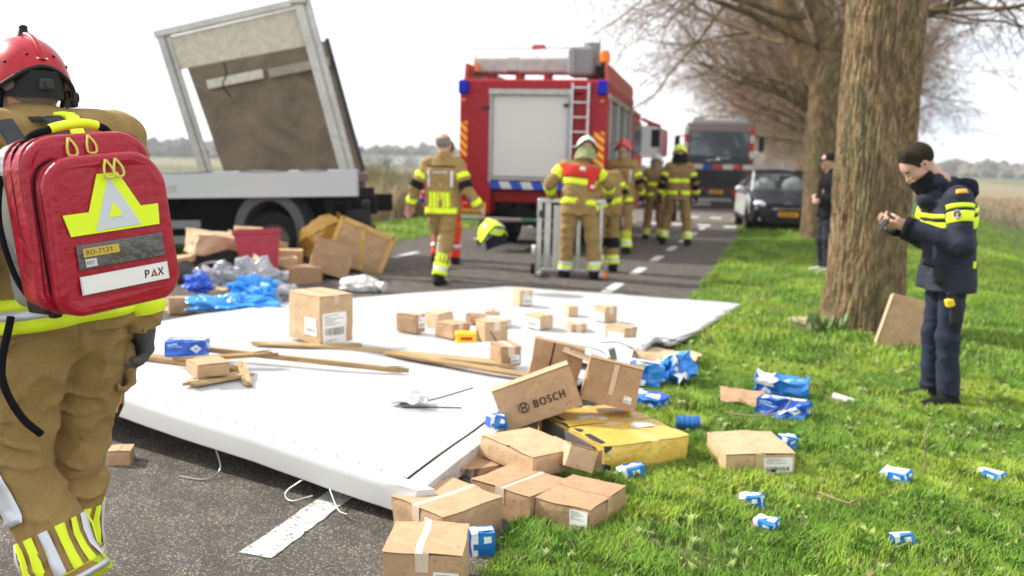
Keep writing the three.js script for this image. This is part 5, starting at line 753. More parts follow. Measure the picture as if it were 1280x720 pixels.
  part('beacon', [cyl(0.085, 0.1, 0.16, 16, [1.12, 3.46, -0.5]), sph(0.085, [1.12, 3.54, -0.5], [1, 0.7, 1], 14)], M.orange, t, 'orange beacon on a stem'); part('beacon_stem', [cyl(0.025, 0.025, 0.32, 8, [1.12, 3.24, -0.5])], M.blackPlastic, t); part('amber_lamp', cyl(0.06, 0.07, 0.14, 12, [-1.12, 3.3, -0.6]), M.orange, t);
  // cab in front with its mirror arm
  part('cab', [bx(W, 1.35, 2.6, [0, 1.2, -6.7], [0, 0, 0], 0.08), bx(W - 0.06, 0.9, 2.5, [0, 2.3, -6.7], [0, 0, 0], 0.12), bx(W - 0.1, 0.2, 2.3, [0, 2.82, -6.7], [0, 0, 0], 0.08)], red, t); part('cab_window', [bx(0.02, 0.7, 0.95, [1.225, 2.25, -6.2], [0, 0, 0], 0.008), bx(0.02, 0.7, 0.9, [1.225, 2.25, -7.3], [0, 0, 0], 0.008), bx(0.02, 0.7, 1.9, [-1.225, 2.25, -6.7], [0, 0, 0], 0.008)], M.glassDark, t);
  part('mirror_arm', [beam([1.2, 2.78, -7.9], [1.62, 2.62, -8.1], 0.08, 0.08, [0, 1, 0]), bx(0.34, 0.08, 0.14, [1.5, 2.64, -8.1], [0, 0, -0.1], 0.02)], paint(C(0.42, 0.012, 0.03)), t); part('mirror', [bx(0.22, 0.46, 0.1, [1.55, 2.3, -8.12], [0, 0, 0], 0.03)], M.blackPlastic, t);
}
{ // second fire engine facing us far down the road; local front face at z = 0, body behind at -z
  const t = thing('fire_engine', 'fire engine far down the road facing the viewer, dark windscreen and striped front', 'fire engine', [-2.62, 0, -34.2], R(6));
  const W = 2.5;
  part('cab', [bx(W, 1.5, 2.4, [0, 1.35, -1.22], [0, 0, 0], 0.1), bx(W - 0.08, 1.0, 2.3, [0, 2.52, -1.3], [-0.03, 0, 0], 0.14)], M.red, t);
  part('front_mask', [bx(W - 0.34, 0.98, 0.06, [0, 1.22, 0.01], [0, 0, 0], 0.03), bx(W - 0.28, 0.42, 0.06, [0, 1.72, -0.01], [-0.06, 0, 0], 0.03), ], mat(C(0.035, 0.035, 0.04), 0.4), t);
  part('sun_visor', bx(W - 0.2, 0.34, 0.08, [0, 2.92, -0.06], [-0.12, 0, 0], 0.04), mat(C(0.26, 0.21, 0.22), 0.4), t); part('windscreen', [bx(2.08, 1.0, 0.03, [0, 2.36, -0.04], [-0.06, 0, 0], 0.012)], mat(C(0.10, 0.14, 0.17), 0.1, { metalness: 0.35, clearcoat: 1 }), t);
  part('occupant_vest', [bx(0.5, 0.24, 0.02, [-0.1, 2.13, -0.045], [-0.06, 0, 0], 0.008)], mat(C(0.35, 0.45, 0.02), 0.5), t, 'yellow-green vest showing through the windscreen');
  for (const s of [-1, 1]) for (let i = 0; i < 4; i++) part('corner_stripe', bx(0.16, 0.27, 0.1, [s * 1.16, 1.96 + i * 0.28, -0.05], [-0.05, 0, 0], 0.02), (i + (s > 0)) % 2 ? M.white : M.lampRed, t);
  ['w', 'w', 'b', 'r', 'w', 'r', 'w'].forEach((c, i) => part('front_stripe', bx(0.355, 0.17, 0.03, [-1.065 + i * 0.355, 1.52, 0.045], [0, 0, 0], 0.006), c === 'w' ? M.white : c === 'b' ? M.blue : M.lampRed, t));
  part('grille', [0, 1, 2, 3, 4].map((i) => bx(1.7, 0.05, 0.04, [0, 0.86 + i * 0.11, 0.05], [0, 0, 0], 0.012)), M.rubber, t); part('maker_bar', [beam([-0.42, 1.73, 0.03], [0.42, 1.86, 0.03], 0.02, 0.03, [0, 1, 0]), cyl(0.055, 0.055, 0.03, 20, [0, 1.8, 0.03], [PI / 2, 0, 0])], M.chrome, t);
  for (const s of [-1, 1]) part('headlamp', bx(0.36, 0.2, 0.06, [s * 0.98, 0.92, 0.03], [0, 0, 0], 0.03), M.lampClear, t);
  part('bumper', [bx(W, 0.34, 0.2, [0, 0.52, 0.02], [0, 0, 0], 0.05)], M.darkGrey, t); for (const [x, w, m] of [[-0.85, 0.6, M.lampRed], [0.85, 0.6, M.lampRed]]) part('bumper_stripe', bx(w, 0.18, 0.02, [x, 0.62, 0.125]), m, t);
  plate(t, 0.56, 0.13, [-0.05, 0.62, 0.14], [0, 0, 0], plateBlur); part('step_bar', bx(1.2, 0.06, 0.1, [-0.1, 0.36, 0.1], [0, 0, 0], 0.02), M.aluDull, t);
  part('roof_lamp_bar', [bx(2.0, 0.14, 0.3, [0, 3.15, -0.4], [0, 0, 0], 0.05)], M.lightGrey, t); for (const s of [-1, 1]) part('blue_lamp', bx(0.4, 0.13, 0.24, [s * 0.75, 3.24, -0.4], [0, 0, 0], 0.05), mat(C(0.3, 0.33, 0.42), 0.25), t); part('roof_gear', [bx(1.2, 0.16, 0.8, [0.1, 3.18, -1.2], [0, 0, 0], 0.04), bar([-0.7, 3.36, -0.9], [0.9, 3.36, -0.9], 0.025)], M.aluDull, t);
  for (const s of [-1, 1]) { part('mirror', [bx(0.2, 0.55, 0.14, [s * 1.48, 2.35, -0.05], [0, 0, 0], 0.05), bar([s * 1.2, 2.6, -0.2], [s * 1.48, 2.6, -0.05], 0.025)], M.blackPlastic, t); part('wiper', beam([s * 0.5 - 0.3, 1.93, 0.0], [s * 0.5 + 0.25, 2.05, -0.01], 0.03, 0.02), M.blackPlastic, t); }
  part('body', [bx(W, 2.1, 5.2, [0, 1.95, -5.2], [0, 0, 0], 0.05)], M.red, t); part('chassis', [bx(1.0, 0.3, 7.2, [0, 0.6, -4])], M.rubber, t);
  for (const [x, z] of [[-1.0, -1.5], [1.0, -1.5], [-1.0, -5.6], [1.0, -5.6]]) wheel(t, x, 0.5, z, 0.5, 0.34, x < 0 ? PI : 0);
}
{ // grey lorry standing beyond the first engine
  const t = thing('lorry', 'pale grey lorry body partly hidden between the two fire engines', 'lorry', [-5.65, 0, -31.5], R(3));
  part('box_body', bx(2.4, 1.0, 4.5, [0, 2.35, -2.2], [0, 0, 0], 0.05), mat(C(0.42, 0.43, 0.44), 0.5), t); part('rear_frame', [bx(2.4, 0.1, 0.08, [0, 1.82, 0.03], [0, 0, 0], 0.02), bx(0.1, 0.9, 0.08, [-1.15, 2.35, 0.03], [0, 0, 0], 0.02), bx(0.1, 0.9, 0.08, [1.15, 2.35, 0.03], [0, 0, 0], 0.02)], M.lightGrey, t);
  part('rack', [0, 1, 2, 3].map((i) => bar([-1.05 + i * 0.7, 0.9, -0.1], [-1.05 + i * 0.7, 1.82, -0.1], 0.05)), M.blackPlastic, t); part('crates', [bx(0.5, 0.4, 0.6, [-0.6, 1.2, -0.5], [0, 0, 0], 0.03), bx(0.5, 0.5, 0.6, [0.5, 1.25, -0.5], [0, 0, 0], 0.03)], M.aluDull, t); part('deck', bx(2.4, 0.15, 4.5, [0, 0.88, -2.2], [0, 0, 0], 0.03), M.darkGrey, t); part('tail_lamp', [bx(0.3, 0.1, 0.05, [-0.95, 0.72, 0.06]), bx(0.3, 0.1, 0.05, [0.95, 0.72, 0.06])], M.lampRed, t);
  for (const [x, z] of [[-1.0, -1.2], [1.0, -1.2]]) wheel(t, x, 0.45, z, 0.45, 0.3, x < 0 ? PI : 0);
}
{ // small dark car, front towards us; local front at z = 0, rear at -z
  const t = thing('parked_car', 'small black car with white side parked at the grass edge facing the viewer', 'car', [-0.06, 0, -22.2], R(9)); t.scale.setScalar(1.0);
  const loft = (st, closeEnds = true) => { // stations: [z, half width low, half width high, y low, y mid, y high]
    const ring0 = (s) => { const [z, wl, wh, yl, ym, yh] = s, p = []; const pr = [[0, yl], [wl * 0.8, yl], [wl * 0.98, yl + 0.06], [wl, mix(yl, ym, 0.5)], [wl * 0.99, ym], [wh * 1.02, mix(ym, yh, 0.7)], [wh * 0.94, yh - 0.01], [wh * 0.5, yh + 0.015], [0, yh + 0.02]]; for (const q of pr) p.push([q[0], q[1], z]); for (let i = pr.length - 2; i > 0; i--) p.push([-pr[i][0], pr[i][1], z]); return p; };
    const rs = st.map(ring0), n = rs[0].length, pos = [], idx = []; rs.forEach((r) => r.forEach((p) => pos.push(...p)));
    for (let j = 0; j + 1 < rs.length; j++) for (let i = 0; i < n; i++) { const a = j * n + i, b = j * n + (i + 1) % n; idx.push(a, b, a + n, b, b + n, a + n); }
    if (closeEnds) for (const j of [0, rs.length - 1]) for (let i = 1; i + 1 < n; i++) { const o = j * n; j ? idx.push(o, o + i, o + i + 1) : idx.push(o, o + i + 1, o + i); }
    const g = new THREE.BufferGeometry(); g.setAttribute('position', new THREE.Float32BufferAttribute(pos, 3)); g.setIndex(idx); g.computeVertexNormals(); return boxUV(clean(g)); };
  const black = mat(C(0.007, 0.008, 0.014), 0.28, { specularIntensity: 0.7 }), white = mat(C(0.72, 0.73, 0.74), 0.3, { clearcoat: 1, clearcoatRoughness: 0.08 });
  part('body', loft([[-0.02, 0.60, 0.55, 0.28, 0.5, 0.66], [-0.12, 0.76, 0.66, 0.22, 0.55, 0.74], [-0.4, 0.83, 0.70, 0.2, 0.62, 0.84], [-0.9, 0.84, 0.72, 0.2, 0.66, 0.93], [-1.3, 0.845, 0.74, 0.2, 0.68, 0.97], [-2.4, 0.85, 0.76, 0.2, 0.7, 0.98], [-3.4, 0.84, 0.74, 0.22, 0.7, 1.0], [-3.9, 0.78, 0.68, 0.3, 0.7, 1.0], [-4.02, 0.7, 0.6, 0.34, 0.7, 0.95]]), black, t);
  part('greenhouse', loft([[-0.98, 0.74, 0.70, 0.90, 0.93, 0.95], [-1.55, 0.745, 0.62, 0.92, 1.05, 1.33], [-1.9, 0.75, 0.58, 0.92, 1.08, 1.43], [-2.8, 0.75, 0.57, 0.94, 1.08, 1.46], [-3.5, 0.73, 0.55, 0.96, 1.1, 1.40], [-3.92, 0.68, 0.56, 0.96, 1.0, 1.02]]), mat(C(0.55, 0.6, 0.6), 0.03, { transmission: 1, thickness: 0, ior: 1.5 }), t);
  part('airbag', [put(sph(1, [0, 0, 0], [0.26, 0.22, 0.2], 16), [-0.34, 1.08, -1.72]), put(sph(1, [0, 0, 0], [0.30, 0.24, 0.2], 16), [0.36, 1.07, -1.72])].map((g, i) => warp(g, (v) => { v.y += 0.03 * n3(v.x * 6, v.y * 6, i); })), M.white, t, 'white burst airbags behind the windscreen');
  part('seat', [bx(0.5, 0.7, 0.16, [-0.36, 1.0, -2.3], [-0.2, 0, 0], 0.06), bx(0.5, 0.7, 0.16, [0.36, 1.0, -2.3], [-0.2, 0, 0], 0.06), bx(1.2, 0.4, 0.2, [0, 1.0, -3.3], [-0.2, 0, 0], 0.06)], M.blackCloth, t); part('dashboard', bx(1.3, 0.14, 0.4, [0, 0.94, -1.35], [0, 0, 0], 0.05), M.blackPlastic, t);
  part('roof', loft([[-1.78, 0.59, 0.54, 1.40, 1.41, 1.425], [-2.0, 0.6, 0.55, 1.43, 1.445, 1.465], [-2.8, 0.59, 0.55, 1.45, 1.465, 1.485], [-3.5, 0.57, 0.52, 1.39, 1.405, 1.43]]), black, t);
  for (const s of [-1, 1]) {
    part('door', bx(0.03, 0.5, 2.3, [s * 0.84, 0.62, -2.3], [0, 0, s * 0.06], 0.012), white, t, 'white side panel with door'); part('front_wing', [bx(0.05, 0.36, 0.9, [s * 0.815, 0.68, -0.72], [0.1, s * 0.06, 0], 0.02)], s < 0 ? white : black, t);
    part('headlamp', [put(sph(1, [0, 0, 0], [0.16, 0.085, 0.16], 16), [s * 0.62, 0.70, -0.16], [0, s * 0.5, s * 0.2])], M.lampClear, t); part('fog_lamp', cyl(0.05, 0.05, 0.03, 14, [s * 0.6, 0.36, -0.05], [PI / 2, 0, 0]), M.chrome, t);
    part('mirror', [put(sph(1, [0, 0, 0], [0.11, 0.075, 0.08], 14), [s * 0.97, 1.02, -1.35]), bar([s * 0.8, 0.97, -1.35], [s * 0.95, 1.0, -1.35], 0.02)], s < 0 ? white : black, t); part('roof_pillar', [beam([s * 0.73, 0.97, -1.0], [s * 0.60, 1.42, -1.85], 0.05, 0.05)], s < 0 ? white : black, t);
    for (const z of [-0.85, -3.2]) wheel(t, s * 0.76, 0.30, z, 0.30, 0.19, s < 0 ? PI : 0, M.aluDull);
  }
  part('grille', [bx(0.9, 0.05, 0.03, [0, 0.63, 0.0], [0, 0, 0], 0.01), bx(1.0, 0.13, 0.04, [0, 0.33, 0.0], [0, 0, 0], 0.02)], M.blackPlastic, t); part('maker_badge', [beam([-0.08, 0.70, 0.0], [0, 0.75, 0.0], 0.015, 0.02, [0, 1, 0]), beam([0.08, 0.70, 0.0], [0, 0.75, 0.0], 0.015, 0.02, [0, 1, 0])], M.chrome, t); part('chrome_strip', bx(0.7, 0.025, 0.02, [0, 0.60, 0.02], [0, 0, 0], 0.008), M.chrome, t);
  plate(t, 0.50, 0.11, [-0.02, 0.48, 0.03], [0, 0, 0], plateBlur);
  for (const x of [-0.3, 0.28]) part('wiper', beam([x, 0.985, -1.05], [x + 0.4, 1.06, -1.18], 0.015, 0.012), M.blackPlastic, t); part('bonnet_crease', [beam([-0.35, 0.83, -0.3], [-0.42, 0.965, -1.0], 0.02, 0.015), beam([0.35, 0.83, -0.3], [0.42, 0.965, -1.0], 0.02, 0.015)], black, t);
}
{ // wrecked delivery truck off the left road edge; local +x = its rear, -z = away from us
  const t = thing('delivery_truck', 'wrecked delivery truck with its side torn away and a leaning box frame', 'truck', [-5.66, 0, -11.44], R(10.3)); t.rotation.z = R(2.2);
  const frameM = metal(C(0.50, 0.49, 0.46), 0.5), ply = mat(C(0.20, 0.165, 0.12), 0.85, { map: dtex(256, 256, (u, v) => { const a = 0.9 + 0.16 * tf(u, v, 4, 3) + 0.08 * tf(u, v, 30, 7); return [a, a * 0.98, a * 0.95]; }, true, 0.5, 0.5), bumpMap: roughN, bumpScale: 0.004 });
  const Y = 1.36, sh = -0.24; // posts lean by sh sideways per metre of height
  const px = (x, y) => [x + sh * (y - Y), y];
  part('deck_sill', [bx(6.2, 0.30, 0.1, [-3.05, Y - 0.15, 0.0], [0, 0, 0], 0.02), bx(6.2, 0.05, 0.14, [-3.05, Y + 0.01, -0.02], [0, 0, 0], 0.015), bx(6.2, 0.04, 0.12, [-3.05, Y - 0.31, 0.01], [0, 0, 0], 0.012)], mat(C(0.47, 0.48, 0.50), 0.5), t);
  part('deck', bx(5.7, 0.12, 2.3, [-3.3, Y - 0.1, -1.2]), mat(C(0.2, 0.17, 0.13), 0.8, { map: wear }), t); part('far_sill', bx(5.7, 0.3, 0.1, [-3.35, Y - 0.15, -2.4]), M.lightGrey, t);
  part('scuff', [[-2.9, 0.9], [-1.6, 0.7], [-0.75, 0.4]].map(([x, l]) => wire([[x, Y + 0.03, 0.045], [x + l * 0.4, Y + 0.022, 0.05], [x + l, Y + 0.03, 0.047]], 0.008, 12, 5)), M.darkGrey, t); part('sill_plate', bx(0.13, 0.09, 0.01, [-2.6, Y - 0.19, 0.055]), M.aluDull, t);
  const P3 = (x, y, z) => [...px(x, y), z];
  part('rear_post', [beam(P3(-0.12, Y, -0.02), P3(-0.12, 3.62, -0.02), 0.13, 0.12), beam(P3(-0.05, Y - 0.1, -0.02), P3(-0.04, 3.66, -0.02), 0.05, 0.14), bx(0.22, 0.1, 0.18, P3(-0.12, 3.63, -0.02), [0, 0, 0], 0.03)], frameM, t); part('front_post', [beam(P3(-2.14, Y - 0.05, -0.05), P3(-2.2, 3.28, -0.05), 0.10, 0.10), beam(P3(-2.08, Y, -0.05), P3(-2.14, 3.28, -0.05), 0.03, 0.13)], metal(C(0.42, 0.41, 0.39), 0.5), t);
  part('top_header', [quad([P3(-2.12, 2.79, -0.05), P3(-0.17, 3.06, -0.05), P3(-0.17, 3.56, -0.05), P3(-2.12, 3.22, -0.05)], 0.05, 8, 4, (u, v) => 0.015 * n3(u * 4, v * 3, 1))], mat(C(0.60, 0.56, 0.46), 0.55, { map: wear }), t, 'remaining pale strip of the torn side wall'); part('top_rail', [beam(P3(-2.27, 3.26, -0.03), P3(-0.1, 3.63, -0.03), 0.1, 0.09, [0, 0, 1])], frameM, t);
  { const z = -2.3, w = quad([[-2.85, Y, z], [-0.54, Y, z], [-1.06, 3.42, z], [-3.42, 3.2, z]], 0.05, 14, 10, (u, v) => 0.012 * n3(u * 3, v * 3, 4)); part('inner_wall', w, ply, t, 'brown plywood inside of the far wall'); part('wall_rail', beam([-3.02, 2.78, z + 0.07], [-2.08, 2.93, z + 0.07], 0.05, 0.14, [0, 0, 1]), mat(C(0.66, 0.64, 0.57), 0.6, { map: wear }), t, 'white rail on the inner wall'); part('wall_rail', beam([-1.98, 2.93, z + 0.07], [-0.98, 3.09, z + 0.07], 0.05, 0.14, [0, 0, 1]), mat(C(0.36, 0.33, 0.27), 0.7, { map: wear }), t); part('wall_hook', [wire([[-2.6, 3.15, -1.9], [-2.55, 2.9, -1.9], [-2.62, 2.75, -1.9], [-2.5, 2.55, -1.9]], 0.012)], M.rubber, t); part('wall_post', [beam([-0.51, Y, z], [-1.03, 3.46, z], 0.05, 0.06)], M.darkGrey, t); }
  part('chassis', [bx(6.6, 0.26, 0.12, [-3.2, 0.88, -0.75]), bx(6.6, 0.26, 0.12, [-3.2, 0.88, -1.65]), ...[-0.4, -1.6, -2.8, -4, -5.2].map((x) => bx(0.12, 0.2, 2.2, [x, 1.0, -1.2])), bx(2.6, 0.62, 0.3, [-3.1, 0.74, -0.9], [0, 0, 0], 0.06), bx(1.0, 0.7, 0.1, [-0.9, 0.75, -1.2]), bx(0.9, 0.45, 0.6, [-4.6, 0.7, -0.5], [0, 0, 0], 0.06)], M.rubber, t); part('side_guard', [bx(2.3, 0.12, 0.05, [-3.4, 0.66, -0.06], [0, 0, 0], 0.015), bx(2.3, 0.12, 0.05, [-3.4, 0.44, -0.06], [0, 0, 0], 0.015)], mat(C(0.2, 0.21, 0.23), 0.5, { map: wear }), t);
  const arch = []; for (let i = 0; i <= 14; i++) { const a = -0.35 + i / 14 * (PI + 0.5); arch.push([Math.cos(a) * 0.52, Math.sin(a) * 0.62]); } for (let i = 14; i >= 0; i--) { const a = -0.35 + i / 14 * (PI + 0.5); arch.push([Math.cos(a) * 0.40, Math.sin(a) * 0.49]); }
  part('mudguard', [put(ext(arch, 0.5, 0.01), [-1.25, 0.50, -0.56])], mat(C(0.075, 0.08, 0.095), 0.5, { map: wear }), t); wheel(t, -1.20, 0.43, -0.18, 0.40, 0.26, -PI / 2, mat(C(0.12, 0.12, 0.125), 0.5)); wheel(t, -1.12, 0.43, -2.1, 0.43, 0.26, PI / 2, M.darkGrey); wheel(t, -5.6, 0.43, -0.30, 0.43, 0.26, -PI / 2, M.darkGrey); wheel(t, -5.6, 0.43, -2.1, 0.43, 0.26, PI / 2, M.darkGrey);
  part('rear_bracket', [bx(0.10, 0.34, 0.12, [-0.42, 0.85, -0.2], [0, 0, 0.35], 0.02), bx(0.09, 0.4, 0.1, [-0.15, 0.85, -0.2], [0, 0, -0.1], 0.02), bx(0.5, 0.1, 0.1, [-0.25, 1.0, -0.2], [0, 0, 0], 0.02)], M.rubber, t); part('rear_lamp', [bx(0.30, 0.24, 0.10, [0.02, 0.72, -0.12], [0, 0, 0.05], 0.02), bx(0.1, 0.1, 0.12, [0.12, 0.92, -0.12], [0, 0, 0], 0.02)], M.blackPlastic, t); part('underrun_bar', [bx(0.12, 0.12, 1.5, [-0.3, 0.46, -1.2], [0, 0, 0], 0.02), bx(0.16, 0.1, 0.16, [0.1, 0.46, -0.1], [0, 0, 0], 0.02)], M.rubber, t); part('mud_flap', bx(0.02, 0.4, 0.4, [-0.5, 0.5, -0.35]), M.rubber, t);
  part('cab', [bx(1.7, 1.1, 2.1, [-7.1, 1.0, -1.2], [0, 0, 0], 0.12), bx(1.5, 0.85, 2.0, [-7.0, 1.95, -1.2], [0, 0, 0], 0.18)], M.white, t); part('cab_window', [bx(0.75, 0.55, 0.03, [-7.2, 1.95, -0.19], [0, 0, 0], 0.01), bx(0.03, 0.6, 1.7, [-7.76, 1.95, -1.2], [0, 0, 0.1], 0.01)], M.glassDark, t);
}
{ // aluminium frame on wheels held by the bending firefighter
  const t = thing('aluminium_frame', 'upright aluminium frame on small wheels in front of the bending firefighter', 'frame', [-2.83, 0, -12.15], R(12));
  for (const [x, z, w] of [[-0.43, 0, 0.07], [-0.32, -0.04, 0.09], [-0.05, -0.1, 0.06], [0.10, -0.1, 0.06], [0.40, 0, 0.05]]) part('post', bx(w, 0.98, 0.05, [x, 0.56, z], [0, 0, 0], 0.01), M.alu, t);
  part('panel', [bx(0.13, 0.86, 0.02, [-0.18, 0.55, -0.06], [0, 0, 0], 0.006)], mat(C(0.6, 0.61, 0.62), 0.4, { metalness: 0.4 }), t);
  for (const [y, z] of [[1.04, -0.02], [0.09, -0.02]]) part('rail', bx(0.92, 0.06, 0.06, [0, y, z], [0, 0, 0], 0.012), M.alu, t); part('foot_rail', [bx(0.06, 0.06, 0.5, [-0.4, 0.08, 0.1], [0, 0, 0], 0.012), bx(0.06, 0.06, 0.5, [0.42, 0.08, 0.1], [0, 0, 0], 0.012)], M.alu, t);
  part('wheel', [cyl(0.075, 0.075, 0.05, 18, [-0.5, 0.36, 0.02], [0, 0, PI / 2])], M.white, t); part('wheel', [cyl(0.075, 0.075, 0.05, 18, [-0.5, 0.12, 0.1], [0, 0, PI / 2])], M.rubber, t); part('buffer', bx(0.07, 0.08, 0.08, [0.46, 0.08, 0.3], [0, 0, 0], 0.02), M.orange, t); part('clamp', [bx(0.08, 0.1, 0.08, [-0.4, 0.86, 0.03], [0, 0, 0], 0.02)], M.darkGrey, t);
}
// ---------------------------------------------------------------- torn panel and scattered freight
rnd = mulberry(404);
const kraftT = dtex(512, 512, (u, v) => { const a = 0.94 + 0.07 * tf(u, v, 5, 3) + 0.03 * Math.sin(v * 2 * PI * 70) * (0.5 + tf(u, v, 3, 9)) + 0.05 * tf(u, v, 60, 5) - 0.10 * sstep(0.3, 0.55, tf(u, v, 11, 14)); return [a, a * 0.99, a * 0.97]; }, true, 1 / 0.6, 1 / 0.6);
const kraft = [C(0.53, 0.345, 0.20), C(0.59, 0.405, 0.245), C(0.46, 0.29, 0.165), C(0.66, 0.48, 0.31)].map((c) => mat(c, 0.82, { map: kraftT, bumpMap: roughN, bumpScale: 0.003 }));
const innerKraft = mat(C(0.36, 0.22, 0.12), 0.9, { map: kraftT });
const tapeM = mat(C(0.58, 0.41, 0.26), 0.25, { clearcoat: 0.7, clearcoatRoughness: 0.2 }), tapeW = mat(C(0.66, 0.53, 0.40), 0.3, { clearcoat: 0.5 });
const labT = [0, 1, 2].map((s) => canvas(192, 256, (x, w, h) => { const q = mulberry(90 + s); x.fillStyle = '#e9e7e3'; x.fillRect(0, 0, w, h); x.fillStyle = '#4a4a4e'; for (let i = 0; i < 7; i++) x.fillRect(14, 18 + i * 13, 40 + q() * 110, 4); x.fillStyle = '#17171a'; let p = 16; const y = s === 1 ? 120 : 150; while (p < w - 20) { const b = 2 + q() * 5; x.fillRect(p, y, b, 62); p += b + 2 + q() * 5; } if (s === 2) { x.fillRect(20, 190, 60, 44); x.fillStyle = '#e9e7e3'; x.fillRect(30, 200, 14, 12); } else { x.fillStyle = '#5b5b60'; for (let i = 0; i < 3; i++) x.fillRect(14, 218 + i * 10, 50 + q() * 90, 3); } }));
const labM = labT.map((t) => new THREE.MeshPhysicalMaterial({ map: t, roughness: 0.5, clearcoat: 0.25, clearcoatRoughness: 0.3, side: THREE.DoubleSide }));
function onFace(w, h, d, face, u, v, lw, lh, off = 0.003) { // a small sheet on a face of a box (centre u, v from the face centre)
  const g = clean(new THREE.BoxGeometry(lw, lh, 0.0016, 4, 4, 1)); const U = g.attributes.uv, p = g.attributes.position; for (let i = 0; i < U.count; i++) U.setXY(i, p.getX(i) / lw + 0.5, p.getY(i) / lh + 0.5);
  if (face === '+z') g.translate(u, h / 2 + v, d / 2 + off); if (face === '-x') { g.rotateY(-PI / 2); g.translate(-w / 2 - off, h / 2 + v, u); } if (face === '+x') { g.rotateY(PI / 2); g.translate(w / 2 + off, h / 2 + v, -u); } if (face === 'top') { g.rotateX(-PI / 2); g.translate(u, h + off + 0.003, -v); }
  return g;
}
let boxN = 0;
function boxAt(label, w, h, d, o = {}) { // a cardboard box: walls, two top flaps meeting at a seam, tape over the seam, shipping labels
  const t = thing(o.name ?? 'cardboard_box', label, o.category ?? 'box', [0, 0, 0], 0, o.group); const s = ++boxN * 3.7, m = o.m ?? kraft[boxN % 4], c = o.crush ?? 0.006;
  const bend = (v) => { v.x += c * n3(v.x * 4 + s, v.y * 5, v.z * 4); v.y += c * 0.6 * n3(v.x * 4, v.y * 4 + s, v.z * 5); v.z += c * n3(v.x * 5, v.y * 4, v.z * 4 + s); };
  const soft = (g) => { const p = g.attributes.position, v = V(); for (let i = 0; i < p.count; i++) { v.fromBufferAttribute(p, i); bend(v); p.setXYZ(i, v.x, v.y, v.z); } g.computeVertexNormals(); return g; };
  const cut = (W, H, D, pos, r, n = 3) => { let g = new THREE.BoxGeometry(W, H, D, n, n, n).toNonIndexed(); boxUV(g); const p = g.attributes.position; for (let i = 0; i < p.count; i++) { const k = V().fromBufferAttribute(p, i), ex = [W / 2 - Math.abs(k.x), H / 2 - Math.abs(k.y), D / 2 - Math.abs(k.z)]; } g.translate(...pos); return g; };
  const fine = (W, H, D, p, r) => { const q = new THREE.BoxGeometry(W, H, D, W > 0.03 ? 6 : 1, H > 0.03 ? 5 : 1, D > 0.03 ? 6 : 1).toNonIndexed(); boxUV(q); return put(q, p, r); };
  const body = fine(w, h, d, [0, h / 2, 0]); { const p = body.attributes.position; for (let i = 0; i < p.count; i++) { const x = p.getX(i), y = p.getY(i), z = p.getZ(i), ex = w / 2 - Math.abs(x) < 1e-4, ez = d / 2 - Math.abs(z) < 1e-4, ey = y < 1e-4 || h - y < 1e-4; if (ex + ez + ey > 1) p.setXYZ(i, ex ? x * (1 - 0.006 / w) : x, ey ? (y < 1e-4 ? 0.002 : h - 0.003) : y, ez ? z * (1 - 0.006 / d) : z); } } part('walls', soft(body), m, t);
  const ax = o.seam ?? (w > d ? 'x' : 'z'); // direction of the top seam
  if (!o.plain) {
    for (const k of [-1, 1]) { const lift = rr(0, 0.045) * k; const g = ax === 'x' ? put(fine(w - 0.002, 0.003, d / 2 - 0.003, [0, 0, -k * d / 4]), [0, h + 0.0018, k * d / 2], [lift, 0, 0]) : put(fine(w / 2 - 0.003, 0.003, d - 0.002, [-k * w / 4, 0, 0]), [k * w / 2, h + 0.0018, 0], [0, 0, -lift]); part('flap', soft(g), m, t); }
    if (o.tape !== false) part('tape', [...(ax === 'x' ? [fine(w + 0.004, 0.0012, 0.05, [0, h + 0.0052, 0]), fine(0.0012, 0.07, 0.05, [-w / 2 - 0.002, h - 0.03, 0]), fine(0.0012, 0.07, 0.05, [w / 2 + 0.002, h - 0.03, 0])] : [fine(0.05, 0.0012, d + 0.004, [0, h + 0.0052, 0]), fine(0.05, 0.07, 0.0012, [0, h - 0.03, d / 2 + 0.002]), fine(0.05, 0.07, 0.0012, [0, h - 0.03, -d / 2 - 0.002])])].map(soft), o.tapeM ?? (boxN % 2 ? tapeM : tapeW), t);
  }
  (o.labels ?? []).forEach(([f, u, v, lw, lh, k = 0]) => part('label', soft(onFace(w, h, d, f, u, v, lw, lh)), labM[k], t));
  return t;
}
function setBox(t, pos, yaw, tilt = [0, 0]) { t.position.set(...pos); t.rotation.y = R(yaw); t.rotation.x = R(tilt[0]); t.rotation.z = R(tilt[1]); return t; }
function setBasis(t, bl, br, tl, w, d) { // front face given by three points; the box stands behind it
  const A = V(...bl), x = V(...br).sub(A).normalize(), y = V(...tl).sub(A); y.addScaledVector(x, -y.dot(x)).normalize(); const z = x.clone().cross(y);
  const c = A.clone().addScaledVector(x, w / 2).addScaledVector(z, -d / 2); t.matrix.makeBasis(x, y, z).setPosition(c); t.matrix.decompose(t.position, t.quaternion, t.scale); return t;
}
